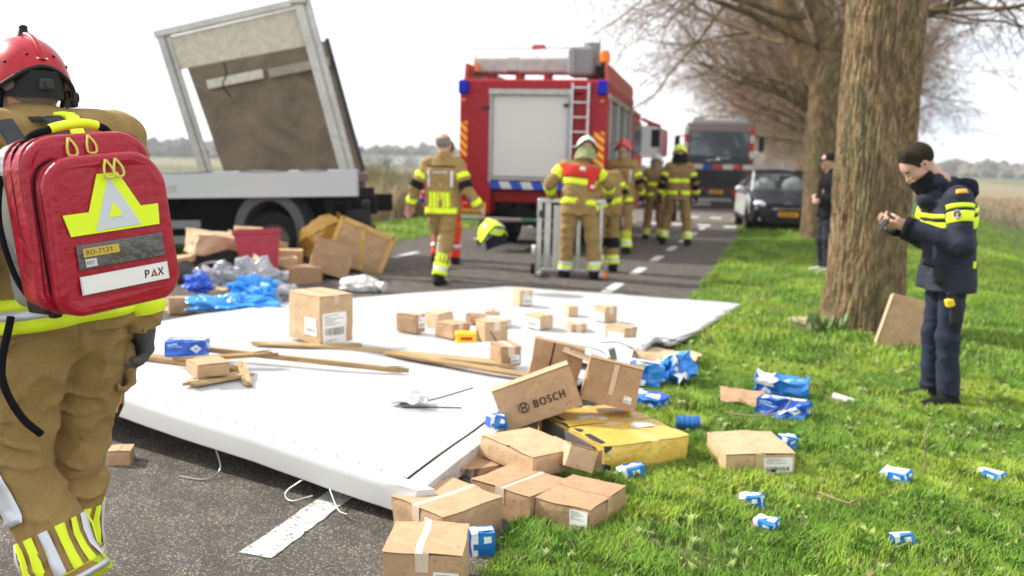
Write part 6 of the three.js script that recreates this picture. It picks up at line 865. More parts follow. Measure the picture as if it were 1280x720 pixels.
// ---- the torn white side wall lying across the road
const coons = (() => {
  const line = (pts) => { const q = pts.map((p) => V(...p)), L = [0]; for (let i = 1; i < q.length; i++) L.push(L[i - 1] + q[i].distanceTo(q[i - 1])); return (t) => { const s = clamp(t, 0, 1) * L[L.length - 1]; let i = 1; while (i < q.length - 1 && L[i] < s) i++; return q[i - 1].clone().lerp(q[i], (s - L[i - 1]) / (L[i] - L[i - 1])); }; };
  const N = line([[-4.7, 0.30, -4.35], [-3.4, 0.30, -3.99], [-2.4, 0.24, -3.74], [-1.48, 0.175, -3.53]]), F = line([[-3.15, 0.09, -10.25], [-1.85, 0.08, -10.3], [-0.47, 0.06, -10.3]]);
  const L = line([[-4.7, 0.30, -4.35], [-4.85, 0.22, -5.9], [-4.78, 0.12, -7.85], [-4.32, 0.09, -8.75], [-3.75, 0.08, -9.65], [-3.15, 0.09, -10.25]]), Rr = line([[-1.48, 0.175, -3.53], [-1.46, 0.16, -4.4], [-1.45, 0.15, -5.1], [-1.03, 0.10, -6.9], [-0.76, 0.09, -8.2], [-0.47, 0.06, -10.3]]);
  const c00 = N(0), c10 = N(1), c01 = F(0), c11 = F(1);
  return (u, v) => { const p = N(u).multiplyScalar(1 - v).addScaledVector(F(u), v).addScaledVector(L(v), 1 - u).addScaledVector(Rr(v), u); p.addScaledVector(c00, -(1 - u) * (1 - v)).addScaledVector(c10, -u * (1 - v)).addScaledVector(c01, -(1 - u) * v).addScaledVector(c11, -u * v);
    const ridge = Math.exp(-Math.pow((p.z + 7.05 + (p.x + 1.1) * 0.75) / 0.22, 2)) * sstep(-3.4, -1.6, p.x) * 0.11; p.y += ridge + 0.007 * n3(p.x * 1.0, 4, p.z * 0.9) + 0.0015 * n3(p.x * 4, 9, p.z * 3); return p; };
})();
const topY = (x, z) => { let best = 9, y = 0.15; for (let i = 0; i <= 12; i++) for (let j = 0; j <= 26; j++) { const p = coons(i / 12, j / 26), d = (p.x - x) ** 2 + (p.z - z) ** 2; if (d < best) { best = d; y = p.y; } } return y; };
{
  const t = thing('torn_truck_panel', 'big white truck side wall lying torn off across the road', 'truck panel', [0, 0, 0]);
  const nx = 56, nz = 110, th = 0.035, pos = [], uv = [], idx = [];
  for (let k = 0; k < 2; k++) for (let j = 0; j <= nz; j++) for (let i = 0; i <= nx; i++) { let u = i / nx, v = j / nz; const p = coons(u, v); if (i === nx) p.x += 0.03 * n3(p.z * 6, 1, 2); if (j === nz) p.z += 0.02 * n3(p.x * 6, 1, 2); pos.push(p.x, p.y - k * th, p.z); uv.push(p.x, p.z); }
  const N = (nx + 1) * (nz + 1), at = (k, i, j) => k * N + j * (nx + 1) + i, q = (a, b, c, d) => idx.push(a, b, c, a, c, d);
  for (let j = 0; j < nz; j++) for (let i = 0; i < nx; i++) { q(at(0, i, j), at(0, i + 1, j), at(0, i + 1, j + 1), at(0, i, j + 1)); q(at(1, i, j), at(1, i, j + 1), at(1, i + 1, j + 1), at(1, i + 1, j)); }
  const g = new THREE.BufferGeometry(); g.setAttribute('position', new THREE.Float32BufferAttribute(pos, 3)); g.setAttribute('uv', new THREE.Float32BufferAttribute(uv, 2)); g.setIndex(idx); g.computeVertexNormals();
  const dirt = canvas(1024, 1024, (x, w, h) => { const q = mulberry(66); x.fillStyle = '#fafafa'; x.fillRect(0, 0, w, h); for (let i = 0; i < 26; i++) { const cx = q() * w, cy = q() * h, r = 30 + q() * 130; const gg = x.createRadialGradient(cx, cy, 2, cx, cy, r); gg.addColorStop(0, 'rgba(150,148,140,0.10)'); gg.addColorStop(1, 'rgba(150,148,140,0)'); x.fillStyle = gg; x.fillRect(0, 0, w, h); } for (let i = 0; i < 170; i++) { const a = q() * w, b = q() * h, l = 10 + q() * q() * 220, t = 1.2 + (q() - 0.5) * 1.1; x.strokeStyle = `rgba(${90 + q() * 60},${90 + q() * 50},${85 + q() * 45},${0.10 + 0.3 * q()})`; x.lineWidth = 0.6 + q() * 1.6; x.beginPath(); x.moveTo(a, b); x.quadraticCurveTo(a + Math.cos(t) * l * 0.5 + q() * 12, b + Math.sin(t) * l * 0.5, a + Math.cos(t) * l, b + Math.sin(t) * l); x.stroke(); } for (let i = 0; i < 500; i++) { x.fillStyle = `rgba(80,72,60,${0.12 + 0.4 * q()})`; x.beginPath(); x.arc(q() * w, q() * h, 0.5 + q() * 2, 0, 7); x.fill(); } for (let i = 0; i < 9; i++) { const a = q() * w, b = q() * h, r = q() * 6.28; x.save(); x.translate(a, b); x.rotate(r); x.fillStyle = 'rgba(110,104,94,0.16)'; for (let k = 0; k < 9; k++) x.fillRect(-14 + 2 * Math.abs(k - 4), k * 9 - 40, 28 - 4 * Math.abs(k - 4), 5); x.restore(); } });
  dirt.wrapS = dirt.wrapT = THREE.RepeatWrapping; dirt.repeat.set(1 / 3.3, 1 / 3.3);
  part('skin', g, mat(C(0.56, 0.565, 0.575), 0.42, { map: dirt, clearcoat: 0.15, clearcoatRoughness: 0.3 }), t);
  // rim strips follow the four torn edges, one below the other
  const rim = (f, n) => { const pts = []; for (let i = 0; i <= n; i++) { const p = f(i / n); pts.push([p.x, p.y - th * 0.55, p.z]); } return wire(pts, 0.019, n * 2, 6); };
  part('torn_edge', [rim((s) => coons(1, s), 40), rim((s) => coons(s, 1), 20), rim((s) => coons(0, s), 40)], mat(C(0.50, 0.50, 0.49), 0.55, { map: wear }), t);
  { // rounded aluminium profile along the edge nearest the camera, dropping in front of it
    const P = [], n = 60, sec = [[0.012, 0.003], [0.0, 0.009], [-0.045, 0.010], [-0.062, 0.004], [-0.072, -0.010], [-0.076, -0.030], [-0.077, -0.112], [-0.070, -0.118], [-0.055, -0.118], [-0.05, -0.10], [-0.02, -0.06], [0.0, -0.05]], id = [], uvs = [];
    for (let i = 0; i <= n; i++) { const s = -0.01 + 1.045 * i / n, p = s <= 1 ? coons(Math.max(s, 0), 0) : coons(1, 0).addScaledVector(coons(1, 0).sub(coons(0.97, 0)).normalize(), (s - 1) * 3.2), dn = coons(clamp(s + 0.02, 0, 1), 0).sub(coons(clamp(s - 0.02, 0, 1), 0)).normalize(), out = V(-dn.z, 0, dn.x).normalize(); const cr = sstep(0.93, 1.03, s) * 0.008; sec.forEach(([a, b], k) => { const w = V().copy(p).addScaledVector(out, -a * 0.9 + cr * n3(s * 30, k, 1)).add(V(0, b + cr * n3(s * 25, k, 5), 0)); P.push(w.x, w.y, w.z); uvs.push(s * 3.3, k * 0.03); }); }
    for (let i = 0; i < n; i++) for (let k = 0; k < sec.length; k++) { const a = i * sec.length + k, b = i * sec.length + (k + 1) % sec.length; id.push(a, b, a + sec.length, b, b + sec.length, a + sec.length); }
    const gg = new THREE.BufferGeometry(); gg.setAttribute('position', new THREE.Float32BufferAttribute(P, 3)); gg.setAttribute('uv', new THREE.Float32BufferAttribute(uvs, 2)); gg.setIndex(id);
    part('edge_profile', toCreasedNormals(gg.toNonIndexed(), 0.6), mat(C(0.58, 0.58, 0.57), 0.42, { metalness: 0.1 }), t, 'rounded aluminium profile along the near edge');
  }
  for (let i = 0; i < 26; i++) { const p = coons((i + 0.5) / 26, 0); part('rivet', sph(0.007, [p.x, p.y + 0.006, p.z - 0.03], [1, 0.5, 1], 8), M.lightGrey, t); }
  { // frame strip along the right end and the dark seam in it
    const pts = [], pt2 = []; for (let i = 0; i <= 14; i++) { const p = coons(1, i / 14 * 0.255); pts.push(p); }
    const strip2 = (o0, o1, dy, y2) => { const ps = [], id = []; pts.forEach((p, i) => { for (const [o, y] of [[o0, dy], [o1, dy + y2]]) ps.push(p.x + o, p.y + y, p.z); }); for (let i = 0; i + 1 < pts.length; i++) { const a = i * 2; id.push(a, a + 1, a + 3, a, a + 3, a + 2); } const g = new THREE.BufferGeometry(); g.setAttribute('position', new THREE.Float32BufferAttribute(ps, 3)); g.setIndex(id); g.computeVertexNormals(); return clean(g); };
    part('end_strip', [strip2(-0.03, 0.06, 0.010, -0.012), strip2(0.06, 0.058, -0.002, -0.09)], mat(C(0.62, 0.61, 0.58), 0.5, { map: wear }), t); part('seam', [strip2(-0.052, -0.032, 0.006, 0.0)], M.rubber, t);
  }
  for (const [pts, r] of [[[[-2.62, 0.16, -3.74], [-2.56, 0.05, -3.70], [-2.58, 0.025, -3.62], [-2.72, 0.03, -3.60]], 0.004], [[[-2.05, 0.1, -3.6], [-2.12, 0.04, -3.56], [-2.06, 0.03, -3.5], [-1.96, 0.06, -3.52]], 0.0035], [[[-1.9, 0.09, -3.56], [-1.8, 0.035, -3.46], [-1.74, 0.04, -3.42]], 0.0035]]) part('loose_wire', wire(pts, r, 16, 6), M.aluDull, t);
  for (const pts of [[[-2.02, topY(-2.0, -4.6) + 0.012, -4.62], [-1.9, 0.20, -4.75], [-1.72, 0.235, -4.98]], [[-1.98, 0.2, -4.55], [-1.82, 0.20, -4.62], [-1.68, 0.195, -4.68]]]) part('crack', wire(pts, 0.004, 12, 5), M.rubber, t);
  // the torn inner skin curling up beside the pile, with stray wires
  part('loose_skin', quad([[-1.75, 0.17, -6.2], [-1.0, 0.16, -6.15], [-1.05, 0.20, -6.8], [-2.05, 0.18, -7.0]], 0.006, 16, 12, (u, v) => 0.03 * Math.sin(v * PI) + 0.025 * n3(u * 3, v * 3, 7)), M.panelWhite, t, 'torn white skin curling up beside the box pile');
  for (const pts of [[[-1.3, 0.22, -6.7], [-1.12, 0.27, -6.5], [-1.0, 0.24, -6.4], [-0.95, 0.16, -6.3]], [[-1.42, 0.25, -6.4], [-1.2, 0.26, -6.2], [-1.08, 0.2, -6.1]], [[-0.95, 0.13, -7.25], [-0.80, 0.15, -7.6], [-0.72, 0.12, -8.0], [-0.66, 0.09, -8.3]], [[-1.2, 0.16, -7.2], [-0.95, 0.19, -7.25], [-0.75, 0.14, -7.4]], [[-2.0, 0.35, -6.15], [-1.9, 0.3, -6.0], [-1.86, 0.22, -5.92]]]) part('loose_wire', wire(pts, 0.004, 20, 5), M.rubber, t);
  part('stay_bracket', [bx(0.05, 0.10, 0.03, [-1.12, 0.25, -6.2], [0.2, 0.4, 0.3], 0.008)], M.aluDull, t);
}
// ---- boxes on the panel
const onTop = (x, z) => topY(x, z) + 0.006;
setBox(boxAt('largest brown box standing on the white panel, two white labels', 0.29, 0.34, 0.40, { m: kraft[1], labels: [['-x', 0.09, -0.05, 0.15, 0.12, 0], ['+z', -0.02, -0.06, 0.2, 0.22, 1]] }), [-3.22, onTop(-3.22, -5.9) + 0.035, -5.92], 62);
setBox(boxAt('small tan box alone on the panel right of the largest brown box', 0.13, 0.145, 0.2, { labels: [['+z', 0.01, 0.01, 0.08, 0.09]] }), [-2.89, onTop(-2.89, -6.8), -6.8], 74);
setBox(boxAt('open tan carton leaning in the cluster on the panel, white inside', 0.16, 0.14, 0.2, { m: kraft[3], tape: false }), [-2.77, onTop(-2.77, -7.15), -7.15], 55, [0, 6]);
setBox(boxAt('low tan box touching the yellow carton, in the cluster on the panel', 0.2, 0.11, 0.2, { m: kraft[0], crush: 0.01 }), [-2.52, onTop(-2.52, -6.75), -6.78], 64);
{ const t = setBox(boxAt('small bright yellow carton with red print in the panel cluster', 0.16, 0.11, 0.13, { name: 'yellow_carton', category: 'carton', m: mat(C(0.85, 0.50, 0.01), 0.45), plain: true }), [-2.31, onTop(-2.31, -6.5), -6.5], 26); part('print', onFace(0.16, 0.11, 0.13, '+z', 0.0, 0.012, 0.09, 0.022), M.redCloth, t); part('print', onFace(0.16, 0.11, 0.13, '-x', 0.0, 0.01, 0.07, 0.02), M.redCloth, t); }
setBox(boxAt('tan box right of the yellow carton, pale edge on its left', 0.2, 0.155, 0.2, { m: kraft[1], tapeM: tapeW }), [-2.21, onTop(-2.21, -6.83), -6.84], 40);
setBox(boxAt('flat tan box lying behind the cluster on the panel', 0.14, 0.05, 0.16, { m: kraft[3] }), [-2.62, onTop(-2.62, -8.1), -8.1], 20);
setBox(boxAt('crushed brown flap box at the back of the panel cluster', 0.24, 0.07, 0.12, { m: kraft[2], crush: 0.02, tape: false }), [-2.55, onTop(-2.55, -7.55), -7.55], 5, [0, -6]);
setBox(boxAt('thin white-wrapped packet beside the panel cluster', 0.2, 0.07, 0.18, { m: M.white, tape: false, name: 'white_packet', category: 'packet', labels: [['top', 0, 0, 0.1, 0.1, 2]] }), [-2.38, onTop(-2.38, -7.6), -7.55], 30);
setBox(boxAt('box at the far left of the panel end, near the bending firefighter', 0.15, 0.15, 0.16, { m: kraft[3], labels: [['+z', 0.01, -0.02, 0.09, 0.09, 1]] }), [-2.56, onTop(-2.56, -8.92), -8.92], 40);
setBox(boxAt('box with its whole front covered by a white label, middle of the far panel', 0.16, 0.115, 0.18, { labels: [['-x', 0, -0.012, 0.17, 0.085, 1]] }), [-2.03, onTop(-2.03, -7.62), -7.62], 60);
setBox(boxAt('small box with white lower left label, right part of the far panel', 0.15, 0.14, 0.15, { m: kraft[1], labels: [['-x', 0.0, -0.02, 0.12, 0.08, 0]] }), [-1.58, onTop(-1.58, -8.3), -8.3], 55);
setBox(boxAt('box with large white label nearest the panel ridge on the right', 0.15, 0.15, 0.22, { m: kraft[1], labels: [['-x', 0.02, -0.018, 0.16, 0.1, 2]] }), [-1.24, onTop(-1.24, -7.2), -7.2], 58);
setBox(boxAt('small brown box with bluish label standing at the end of the long board', 0.16, 0.125, 0.19, { m: kraft[2], labels: [['+z', 0.03, -0.02, 0.07, 0.06, 0]] }), [-1.82, onTop(-1.82, -5.95) + 0.03, -5.95], 42);
setBox(boxAt('small plain brown box on splintered wood near the glove', 0.19, 0.075, 0.19, { m: kraft[0], tape: false }), [-3.16, onTop(-3.16, -4.45) + 0.03, -4.47], 55, [0, 0]);
// ---- the pile at the right panel corner
setBox(boxAt('lowest front box, cut by the lower photo edge, label on its front', 0.285, 0.2, 0.285, { m: kraft[0], seam: 'z', tapeM: tapeW, labels: [['+z', 0.085, -0.02, 0.085, 0.12, 1]] }), [-1.185, 0, -2.96], 14);
setBox(boxAt('flat box with label on its left side, behind the lowest front box', 0.34, 0.14, 0.33, { m: kraft[0], seam: 'x', tapeM: tapeW, labels: [['-x', 0.1, -0.005, 0.07, 0.1, 1]] }), [-1.32, 0, -3.52], 62, [0, 0]);
setBox(boxAt('middle box of the front pile, pale tape across its top', 0.30, 0.135, 0.34, { m: kraft[2], seam: 'x', tapeM: tapeW }), [-1.09, 0, -3.84], 68);
setBox(boxAt('rightmost box of the front pile, white shipping label on its left front', 0.36, 0.13, 0.27, { m: kraft[2], seam: 'z', labels: [['-x', 0.08, 0.0, 0.085, 0.11, 2]] }), [-0.80, 0, -3.80], 76, [0, 0]);
setBox(boxAt('box wedged behind the front row below the lettered box', 0.32, 0.1, 0.38, { m: kraft[1], seam: 'x', tape: false }), [-1.15, 0.1, -4.2], 58, [2, -3]);
setBox(boxAt('small tan box tipped on its side between pile and yellow parcel', 0.15, 0.11, 0.12, { m: kraft[1], tape: false }), [-0.90, 0.12, -4.12], 30, [-14, -18]);
{ // torn-open box under the panel edge
  const t = setBox(boxAt('torn-open box with raised flaps right under the panel corner', 0.34, 0.1, 0.34, { m: kraft[2], plain: true, crush: 0.014, labels: [['-x', 0.1, 0, 0.08, 0.07, 0]] }), [-1.40, 0.01, -4.22], 60);
  part('raised_flap', quad([[-0.17, 0.1, 0.17], [-0.17, 0.1, -0.10], [-0.26, 0.12, -0.08], [-0.25, 0.115, 0.15]], 0.004, 6, 6, (u, v) => 0.012 * n3(u * 3, v * 3, 8)), kraft[2], t); part('raised_flap', quad([[-0.10, 0.105, -0.16], [0.17, 0.105, -0.16], [0.12, 0.13, -0.20], [-0.06, 0.135, -0.21]], 0.004, 6, 6, (u, v) => 0.012 * n3(u * 3, v * 3, 3)), kraft[0], t);
}
{ // lettered box lying tilted on the pile
  const w = 0.44, h = 0.23, d = 0.24, t = setBasis(boxAt('tilted brown box lettered with a tool maker name and round emblem', w, h, d, { m: kraft[0], seam: 'x', tape: false, crush: 0.004 }), [-1.385, 0.115, -4.57], [-0.995, 0.275, -4.70], [-1.485, 0.325, -4.57], w, d);
  const bt = canvas(1024, 288, (x, W, H) => { x.clearRect(0, 0, W, H); x.fillStyle = '#3a2c20'; x.font = 'bold 190px sans-serif'; x.fillText('BOSCH', 300, 212); x.strokeStyle = '#3a2c20'; x.lineWidth = 13; x.beginPath(); x.arc(136, 146, 92, 0, 7); x.stroke(); x.lineWidth = 11; x.beginPath(); x.arc(136, 146, 74, -2.45, -0.7); x.lineTo(192, 94); x.stroke(); x.fillRect(92, 78, 18, 136); x.fillRect(162, 78, 18, 136); x.fillRect(92, 134, 88, 22); x.beginPath(); x.arc(136, 146, 74, 0.7, 2.45); x.stroke(); });
  const g = new THREE.PlaneGeometry(0.31, 0.087); g.translate(0.03, h * 0.42, d / 2 + 0.006); part('lettering', g, new THREE.MeshStandardMaterial({ map: bt, transparent: true, roughness: 0.85 }), t);
  part('flap_edge', [bx(w, 0.004, 0.035, [0, h + 0.006, d / 2 - 0.02], [0.15, 0, 0])], kraft[1], t);
}
setBasis(boxAt('large tilted box right of the lettered box, narrow tape and small white label', 0.30, 0.235, 0.24, { m: kraft[2], seam: 'x', labels: [['+z', 0.095, -0.06, 0.04, 0.035, 0]], tape: false }), [-1.035, 0.28, -4.80], [-0.735, 0.215, -4.86], [-1.045, 0.51, -4.83], 0.30, 0.24).traverse((o) => { if (o.name === 'walls') { const p = part('front_tape', onFace(0.3, 0.235, 0.24, '+z', 0.0, 0.03, 0.028, 0.17, 0.004), tapeM, o.parent); } });
{ const t = setBasis(boxAt('leaning brown box with dark seam behind the lettered box', 0.30, 0.24, 0.18, { m: kraft[2], plain: true, crush: 0.01 }), [-1.43, 0.30, -5.10], [-1.13, 0.24, -5.16], [-1.36, 0.52, -5.14], 0.30, 0.18); part('seam', onFace(0.3, 0.24, 0.18, '+z', -0.03, 0, 0.008, 0.236, 0.003), M.rubber, t); part('seam', onFace(0.3, 0.24, 0.18, '+z', 0.07, 0.05, 0.006, 0.12, 0.003), innerKraft, t); part('torn_flap', quad([[0.02, 0.20, 0.10], [0.30, 0.16, 0.13], [0.31, 0.19, 0.10], [0.03, 0.235, 0.08]], 0.004), kraft[3], t); }
{ // big parcel wound in yellow tape, its left end torn open
  const w = 0.52, h = 0.172, d = 0.70, ym = mat(C(0.80, 0.54, 0.11), 0.32, { clearcoat: 0.6, clearcoatRoughness: 0.2, map: kraftT, bumpMap: roughN, bumpScale: 0.006 });
  const t = setBox(boxAt('big flat parcel wound in shiny yellow tape with two white papers', w, h, d, { m: ym, seam: 'x', tape: false, crush: 0.012 }), [-0.855, 0, -4.76], 42);
  part('bare_patch', onFace(w, h, d, 'top', 0.02, 0.02, 0.36, 0.14, 0.002), kraft[3], t); part('black_band', [bx(0.045, h + 0.012, d + 0.01, [-0.225, h / 2, 0], [0, 0, 0], 0.006)].map((g) => warp(g, (v) => { v.x += 0.01 * n3(v.x * 8, v.y * 8, v.z * 8); })), M.darkGrey, t); part('torn_end', [bx(0.012, h * 0.86, d * 0.8, [-w / 2 - 0.007, h / 2, 0], [0, 0, 0], 0.004)], mat(C(0.10, 0.085, 0.075), 0.8), t); part('end_flap', quad([[-w / 2, 0.01, d / 2], [-w / 2 - 0.06, 0.02, d / 2 - 0.02], [-w / 2 - 0.05, h * 0.8, d / 2 - 0.03], [-w / 2, h * 0.95, d / 2]], 0.004), kraft[2], t);
  part('label', onFace(w, h, d, 'top', -0.05, 0.11, 0.15, 0.09, 0.005), M.white, t); part('label', onFace(w, h, d, 'top', 0.13, -0.10, 0.12, 0.075, 0.005), M.white, t);
  part('tape_wrap', [bx(0.05, h + 0.01, d + 0.008, [0.05, h / 2, 0], [0, 0, 0], 0.004), bx(w * 0.66, 0.012, 0.05, [0.08, h + 0.002, -0.12], [0, 0.1, 0], 0.004)], mat(C(0.84, 0.60, 0.14), 0.25, { clearcoat: 0.8 }), t);
}
setBox(boxAt('box alone on the grass with a white label on its right front', 0.36, 0.115, 0.38, { m: kraft[1], seam: 'z', labels: [['+z', 0.09, 0.0, 0.15, 0.085, 2]] }), [-0.13, 0.03, -4.77], 20, [0, 1]);
setBox(boxAt('little brown box on the asphalt in the shade below the panel', 0.11, 0.085, 0.12, { m: kraft[0], tape: false }), [-3.13, 0.005, -3.70], 30);
// ---- heap in front of the truck wheel
setBox(boxAt('long brown carton on top of the heap below the truck', 0.62, 0.28, 0.5, { m: kraft[3], crush: 0.02 }), [-6.95, 0.28, -10.0], 52, [4, -8]);
setBox(boxAt('brown carton between the long carton and the red crate', 0.36, 0.38, 0.36, { m: kraft[2], crush: 0.015 }), [-6.62, 0.25, -10.25], 38, [2, -4]);
setBox(boxAt('slanting pale-topped carton behind the red crate', 0.7, 0.22, 0.42, { m: kraft[0], crush: 0.015 }), [-6.8, 0.26, -10.7], 50, [0, -14]);
setBox(boxAt('low brown box right of the red crate', 0.40, 0.20, 0.44, { m: kraft[2], tape: false }), [-5.76, 0, -10.05], 52);
setBox(boxAt('tilted tall brown box beside the yellow-wrapped parcels', 0.50, 0.44, 0.36, { m: kraft[2], tape: false, crush: 0.012 }), [-5.62, 0.05, -10.5], 30, [-10, -14]);
setBox(boxAt('small tan box half buried in clear plastic wrap', 0.2, 0.2, 0.22, { m: kraft[1], tape: false }), [-5.72, 0.02, -8.95], 40, [4, 6]);
setBox(boxAt('tan box peeping out left of the truck wheel', 0.3, 0.24, 0.3, { m: kraft[1], tape: false }), [-6.2, 0.1, -10.6], 30);
setBox(boxAt('brown box corner under the blue bags', 0.22, 0.12, 0.2, { m: kraft[0], tape: false }), [-5.22, 0.05, -7.6], 35);
setBox(boxAt('brown carton lying on the left of the long carton', 0.4, 0.26, 0.3, { m: kraft[0], tape: false }), [-7.05, 0.05, -9.5], 20, [4, 10]);
setBox(boxAt('tan carton with open lid behind the low brown box', 0.34, 0.26, 0.3, { m: kraft[3] }), [-6.15, 0.0, -10.35], 44, [0, 6]);
setBox(boxAt('tiny tan box behind the labelled boxes, near the panel centre', 0.1, 0.09, 0.12, { m: kraft[3], tape: false }), [-1.95, onTop(-1.95, -8.5), -8.5], 35);
setBox(boxAt('small tan box lying flat on the panel before the far right boxes', 0.14, 0.06, 0.18, { m: kraft[1], labels: [['top', 0, 0, 0.07, 0.07, 0]] }), [-1.72, onTop(-1.72, -7.75), -7.72], 25);
for (let i = 0; i < 4; i++) setBox(boxAt(['small brown carton at the left of the blue bags', 'small brown carton behind the blue bags', 'brown carton below the long carton', 'brown carton end under the clear plastic'][i], rr(0.2, 0.3), rr(0.1, 0.16), rr(0.16, 0.26), { m: kraft[i], tape: false, crush: 0.015 }), [[-5.6, 0.02, -7.5], [-5.62, 0.02, -8.1], [-6.7, 0.0, -9.3], [-5.5, 0, -8.55]][i], rr(0, 80), [rr(-8, 8), rr(-8, 8)]);
const yWrap = mat(C(0.62, 0.36, 0.05), 0.35, { clearcoat: 0.6, map: kraftT, bumpMap: roughN, bumpScale: 0.01 });
{ const t = setBox(boxAt('tilted brown parcel edged with yellow tape, right end of the heap', 0.74, 0.60, 0.40, { m: kraft[0], tape: false, crush: 0.02 }), [-5.66, 0.06, -11.3], 24, [-6, -22]); part('yellow_tape', [bx(0.76, 0.07, 0.42, [0, 0.57, 0], [0, 0, 0], 0.01), bx(0.07, 0.61, 0.42, [0.36, 0.3, 0], [0, 0, 0], 0.01), bx(0.07, 0.61, 0.42, [-0.36, 0.3, 0], [0, 0, 0], 0.01), bx(0.06, 0.60, 0.42, [0.02, 0.3, 0], [0, 0, 0.3], 0.01)], yWrap, t); }
{ const t = setBox(boxAt('crumpled parcel in yellow wrap before the truck rear', 0.62, 0.42, 0.4, { m: yWrap, tape: false, crush: 0.06 }), [-6.15, 0.22, -11.6], 40, [10, 26]); part('torn_wrap', quad([[-0.3, 0.42, 0.2], [0.3, 0.42, 0.2], [0.2, 0.56, 0.05], [-0.22, 0.52, 0.0]], 0.004, 12, 8, (u, v) => 0.03 * n3(u * 3, v * 3, 5)), yWrap, t); }
{ // red plastic crate with slanted sides
  const t = thing('red_crate', 'red plastic crate standing on end in the heap below the truck', 'crate', [-6.08, 0.27, -9.7], R(30)); t.scale.set(1.05, 1.3, 1); t.rotation.z = R(6); t.rotation.x = R(-8); const rm = mat(C(0.42, 0.012, 0.04), 0.4, { map: wear });
  part('side', [ext([[-0.16, -0.32], [0.12, -0.30], [0.24, 0.28], [-0.26, 0.30]], 0.02, 0.004), put(ext([[-0.16, -0.32], [0.12, -0.30], [0.24, 0.28], [-0.26, 0.30]], 0.02, 0.004), [0, 0, -0.34])], rm, t); part('base', [beam([-0.16, -0.32, -0.16], [-0.26, 0.30, -0.16], 0.34, 0.02, [0, 0, 1]), beam([0.12, -0.30, -0.16], [0.24, 0.28, -0.16], 0.34, 0.02, [0, 0, 1])], mat(C(0.62, 0.02, 0.02), 0.4), t); part('rim', [beam([-0.28, 0.30, 0.02], [0.26, 0.28, 0.02], 0.05, 0.03, [0, 1, 0]), beam([-0.28, 0.30, -0.34], [0.26, 0.28, -0.34], 0.05, 0.03, [0, 1, 0])], rm, t);
}
function crumple(label, pos, sc, m, seed, name = 'plastic_bag', category = 'plastic bag', amp = 0.35) { // a collapsed bag: sheet folds over a flat lump
  const t = thing(name, label, category, pos); let g = new THREE.IcosahedronGeometry(1, 24); g = mergeVertices(clean(g).deleteAttribute('normal').deleteAttribute('uv')); warp(g, (v) => { const d = v.clone(), k = 1 + amp * n3(d.x * 1.4 + seed, d.y * 1.4, d.z * 1.4) + amp * 0.5 * Math.abs(n3(d.x * 3.2, d.y * 3.2 + seed, d.z * 3.2)) - amp * 0.3 * Math.abs(n3(d.x * 7, d.y * 7 + seed, d.z * 7)); v.multiplyScalar(k); v.x *= sc[0]; v.y *= sc[1] * (v.y < 0 ? 0.5 : 1); v.z *= sc[2]; });
  part('bag', boxUV(clean(g)), m, t); part('gather', [bar([sc[0] * 0.7, sc[1] * 0.3, 0], [sc[0] * 1.25, sc[1] * 0.15, 0.05], sc[1] * 0.22, 8, sc[1] * 0.5)], m, t); t.rotation.y = seed; return t;
}
const bagB = mat(C(0.02, 0.30, 0.78), 0.22, { clearcoat: 0.6, clearcoatRoughness: 0.2 }), bagD = mat(C(0.01, 0.10, 0.62), 0.25, { clearcoat: 0.6 }), clearP = mat(C(0.62, 0.63, 0.66), 0.18, { transmission: 0.55, thickness: 0, clearcoat: 1, clearcoatRoughness: 0.1 });
crumple('long sky-blue plastic bag at the front of the heap, by the panel edge', [-5.08, 0.12, -7.55], [0.38, 0.10, 0.17], bagB, 0.35); crumple('upright fold of sky-blue plastic bag behind the long one', [-5.20, 0.22, -8.1], [0.22, 0.11, 0.10], bagB, 1.1); crumple('deep blue plastic bag at the left end of the heap', [-5.75, 0.22, -8.0], [0.16, 0.12, 0.13], bagD, 2.2); crumple('pointed blue bag end beside the clear plastic', [-4.95, 0.16, -7.9], [0.15, 0.12, 0.10], bagB, 2.9);
crumple('heap of shiny clear plastic wrap below the red crate', [-5.62, 0.18, -8.75], [0.32, 0.19, 0.22], clearP, 0.8, 'plastic_wrap', 'plastic wrap', 0.5); crumple('greyish clear plastic spread beside the largest brown box', [-5.02, 0.08, -8.35], [0.32, 0.10, 0.28], clearP, 1.9, 'plastic_wrap', 'plastic wrap', 0.5); crumple('clear plastic bag behind the blue bags on the left', [-5.95, 0.2, -8.6], [0.2, 0.14, 0.2], clearP, 2.6, 'plastic_wrap', 'plastic wrap', 0.5);
crumple('plump white bag on the road behind the largest brown box', [-4.72, 0.07, -9.6], [0.24, 0.13, 0.14], M.white, 0.2, 'white_bag', 'bag', 0.15);
{ const t = thing('spare_tyre', 'black tyre lying under the cartons of the heap', 'tyre', [-6.65, 0.16, -9.6], 0.5); part('tyre', put(clean(new THREE.TorusGeometry(0.34, 0.14, 14, 40)), [0, 0, 0], [PI / 2, 0, 0]), M.rubber, t); part('rim', put(clean(new THREE.TorusGeometry(0.2, 0.03, 8, 30)), [0, 0.02, 0], [PI / 2, 0, 0]), M.aluDull, t); t.rotation.x = 0.25; }
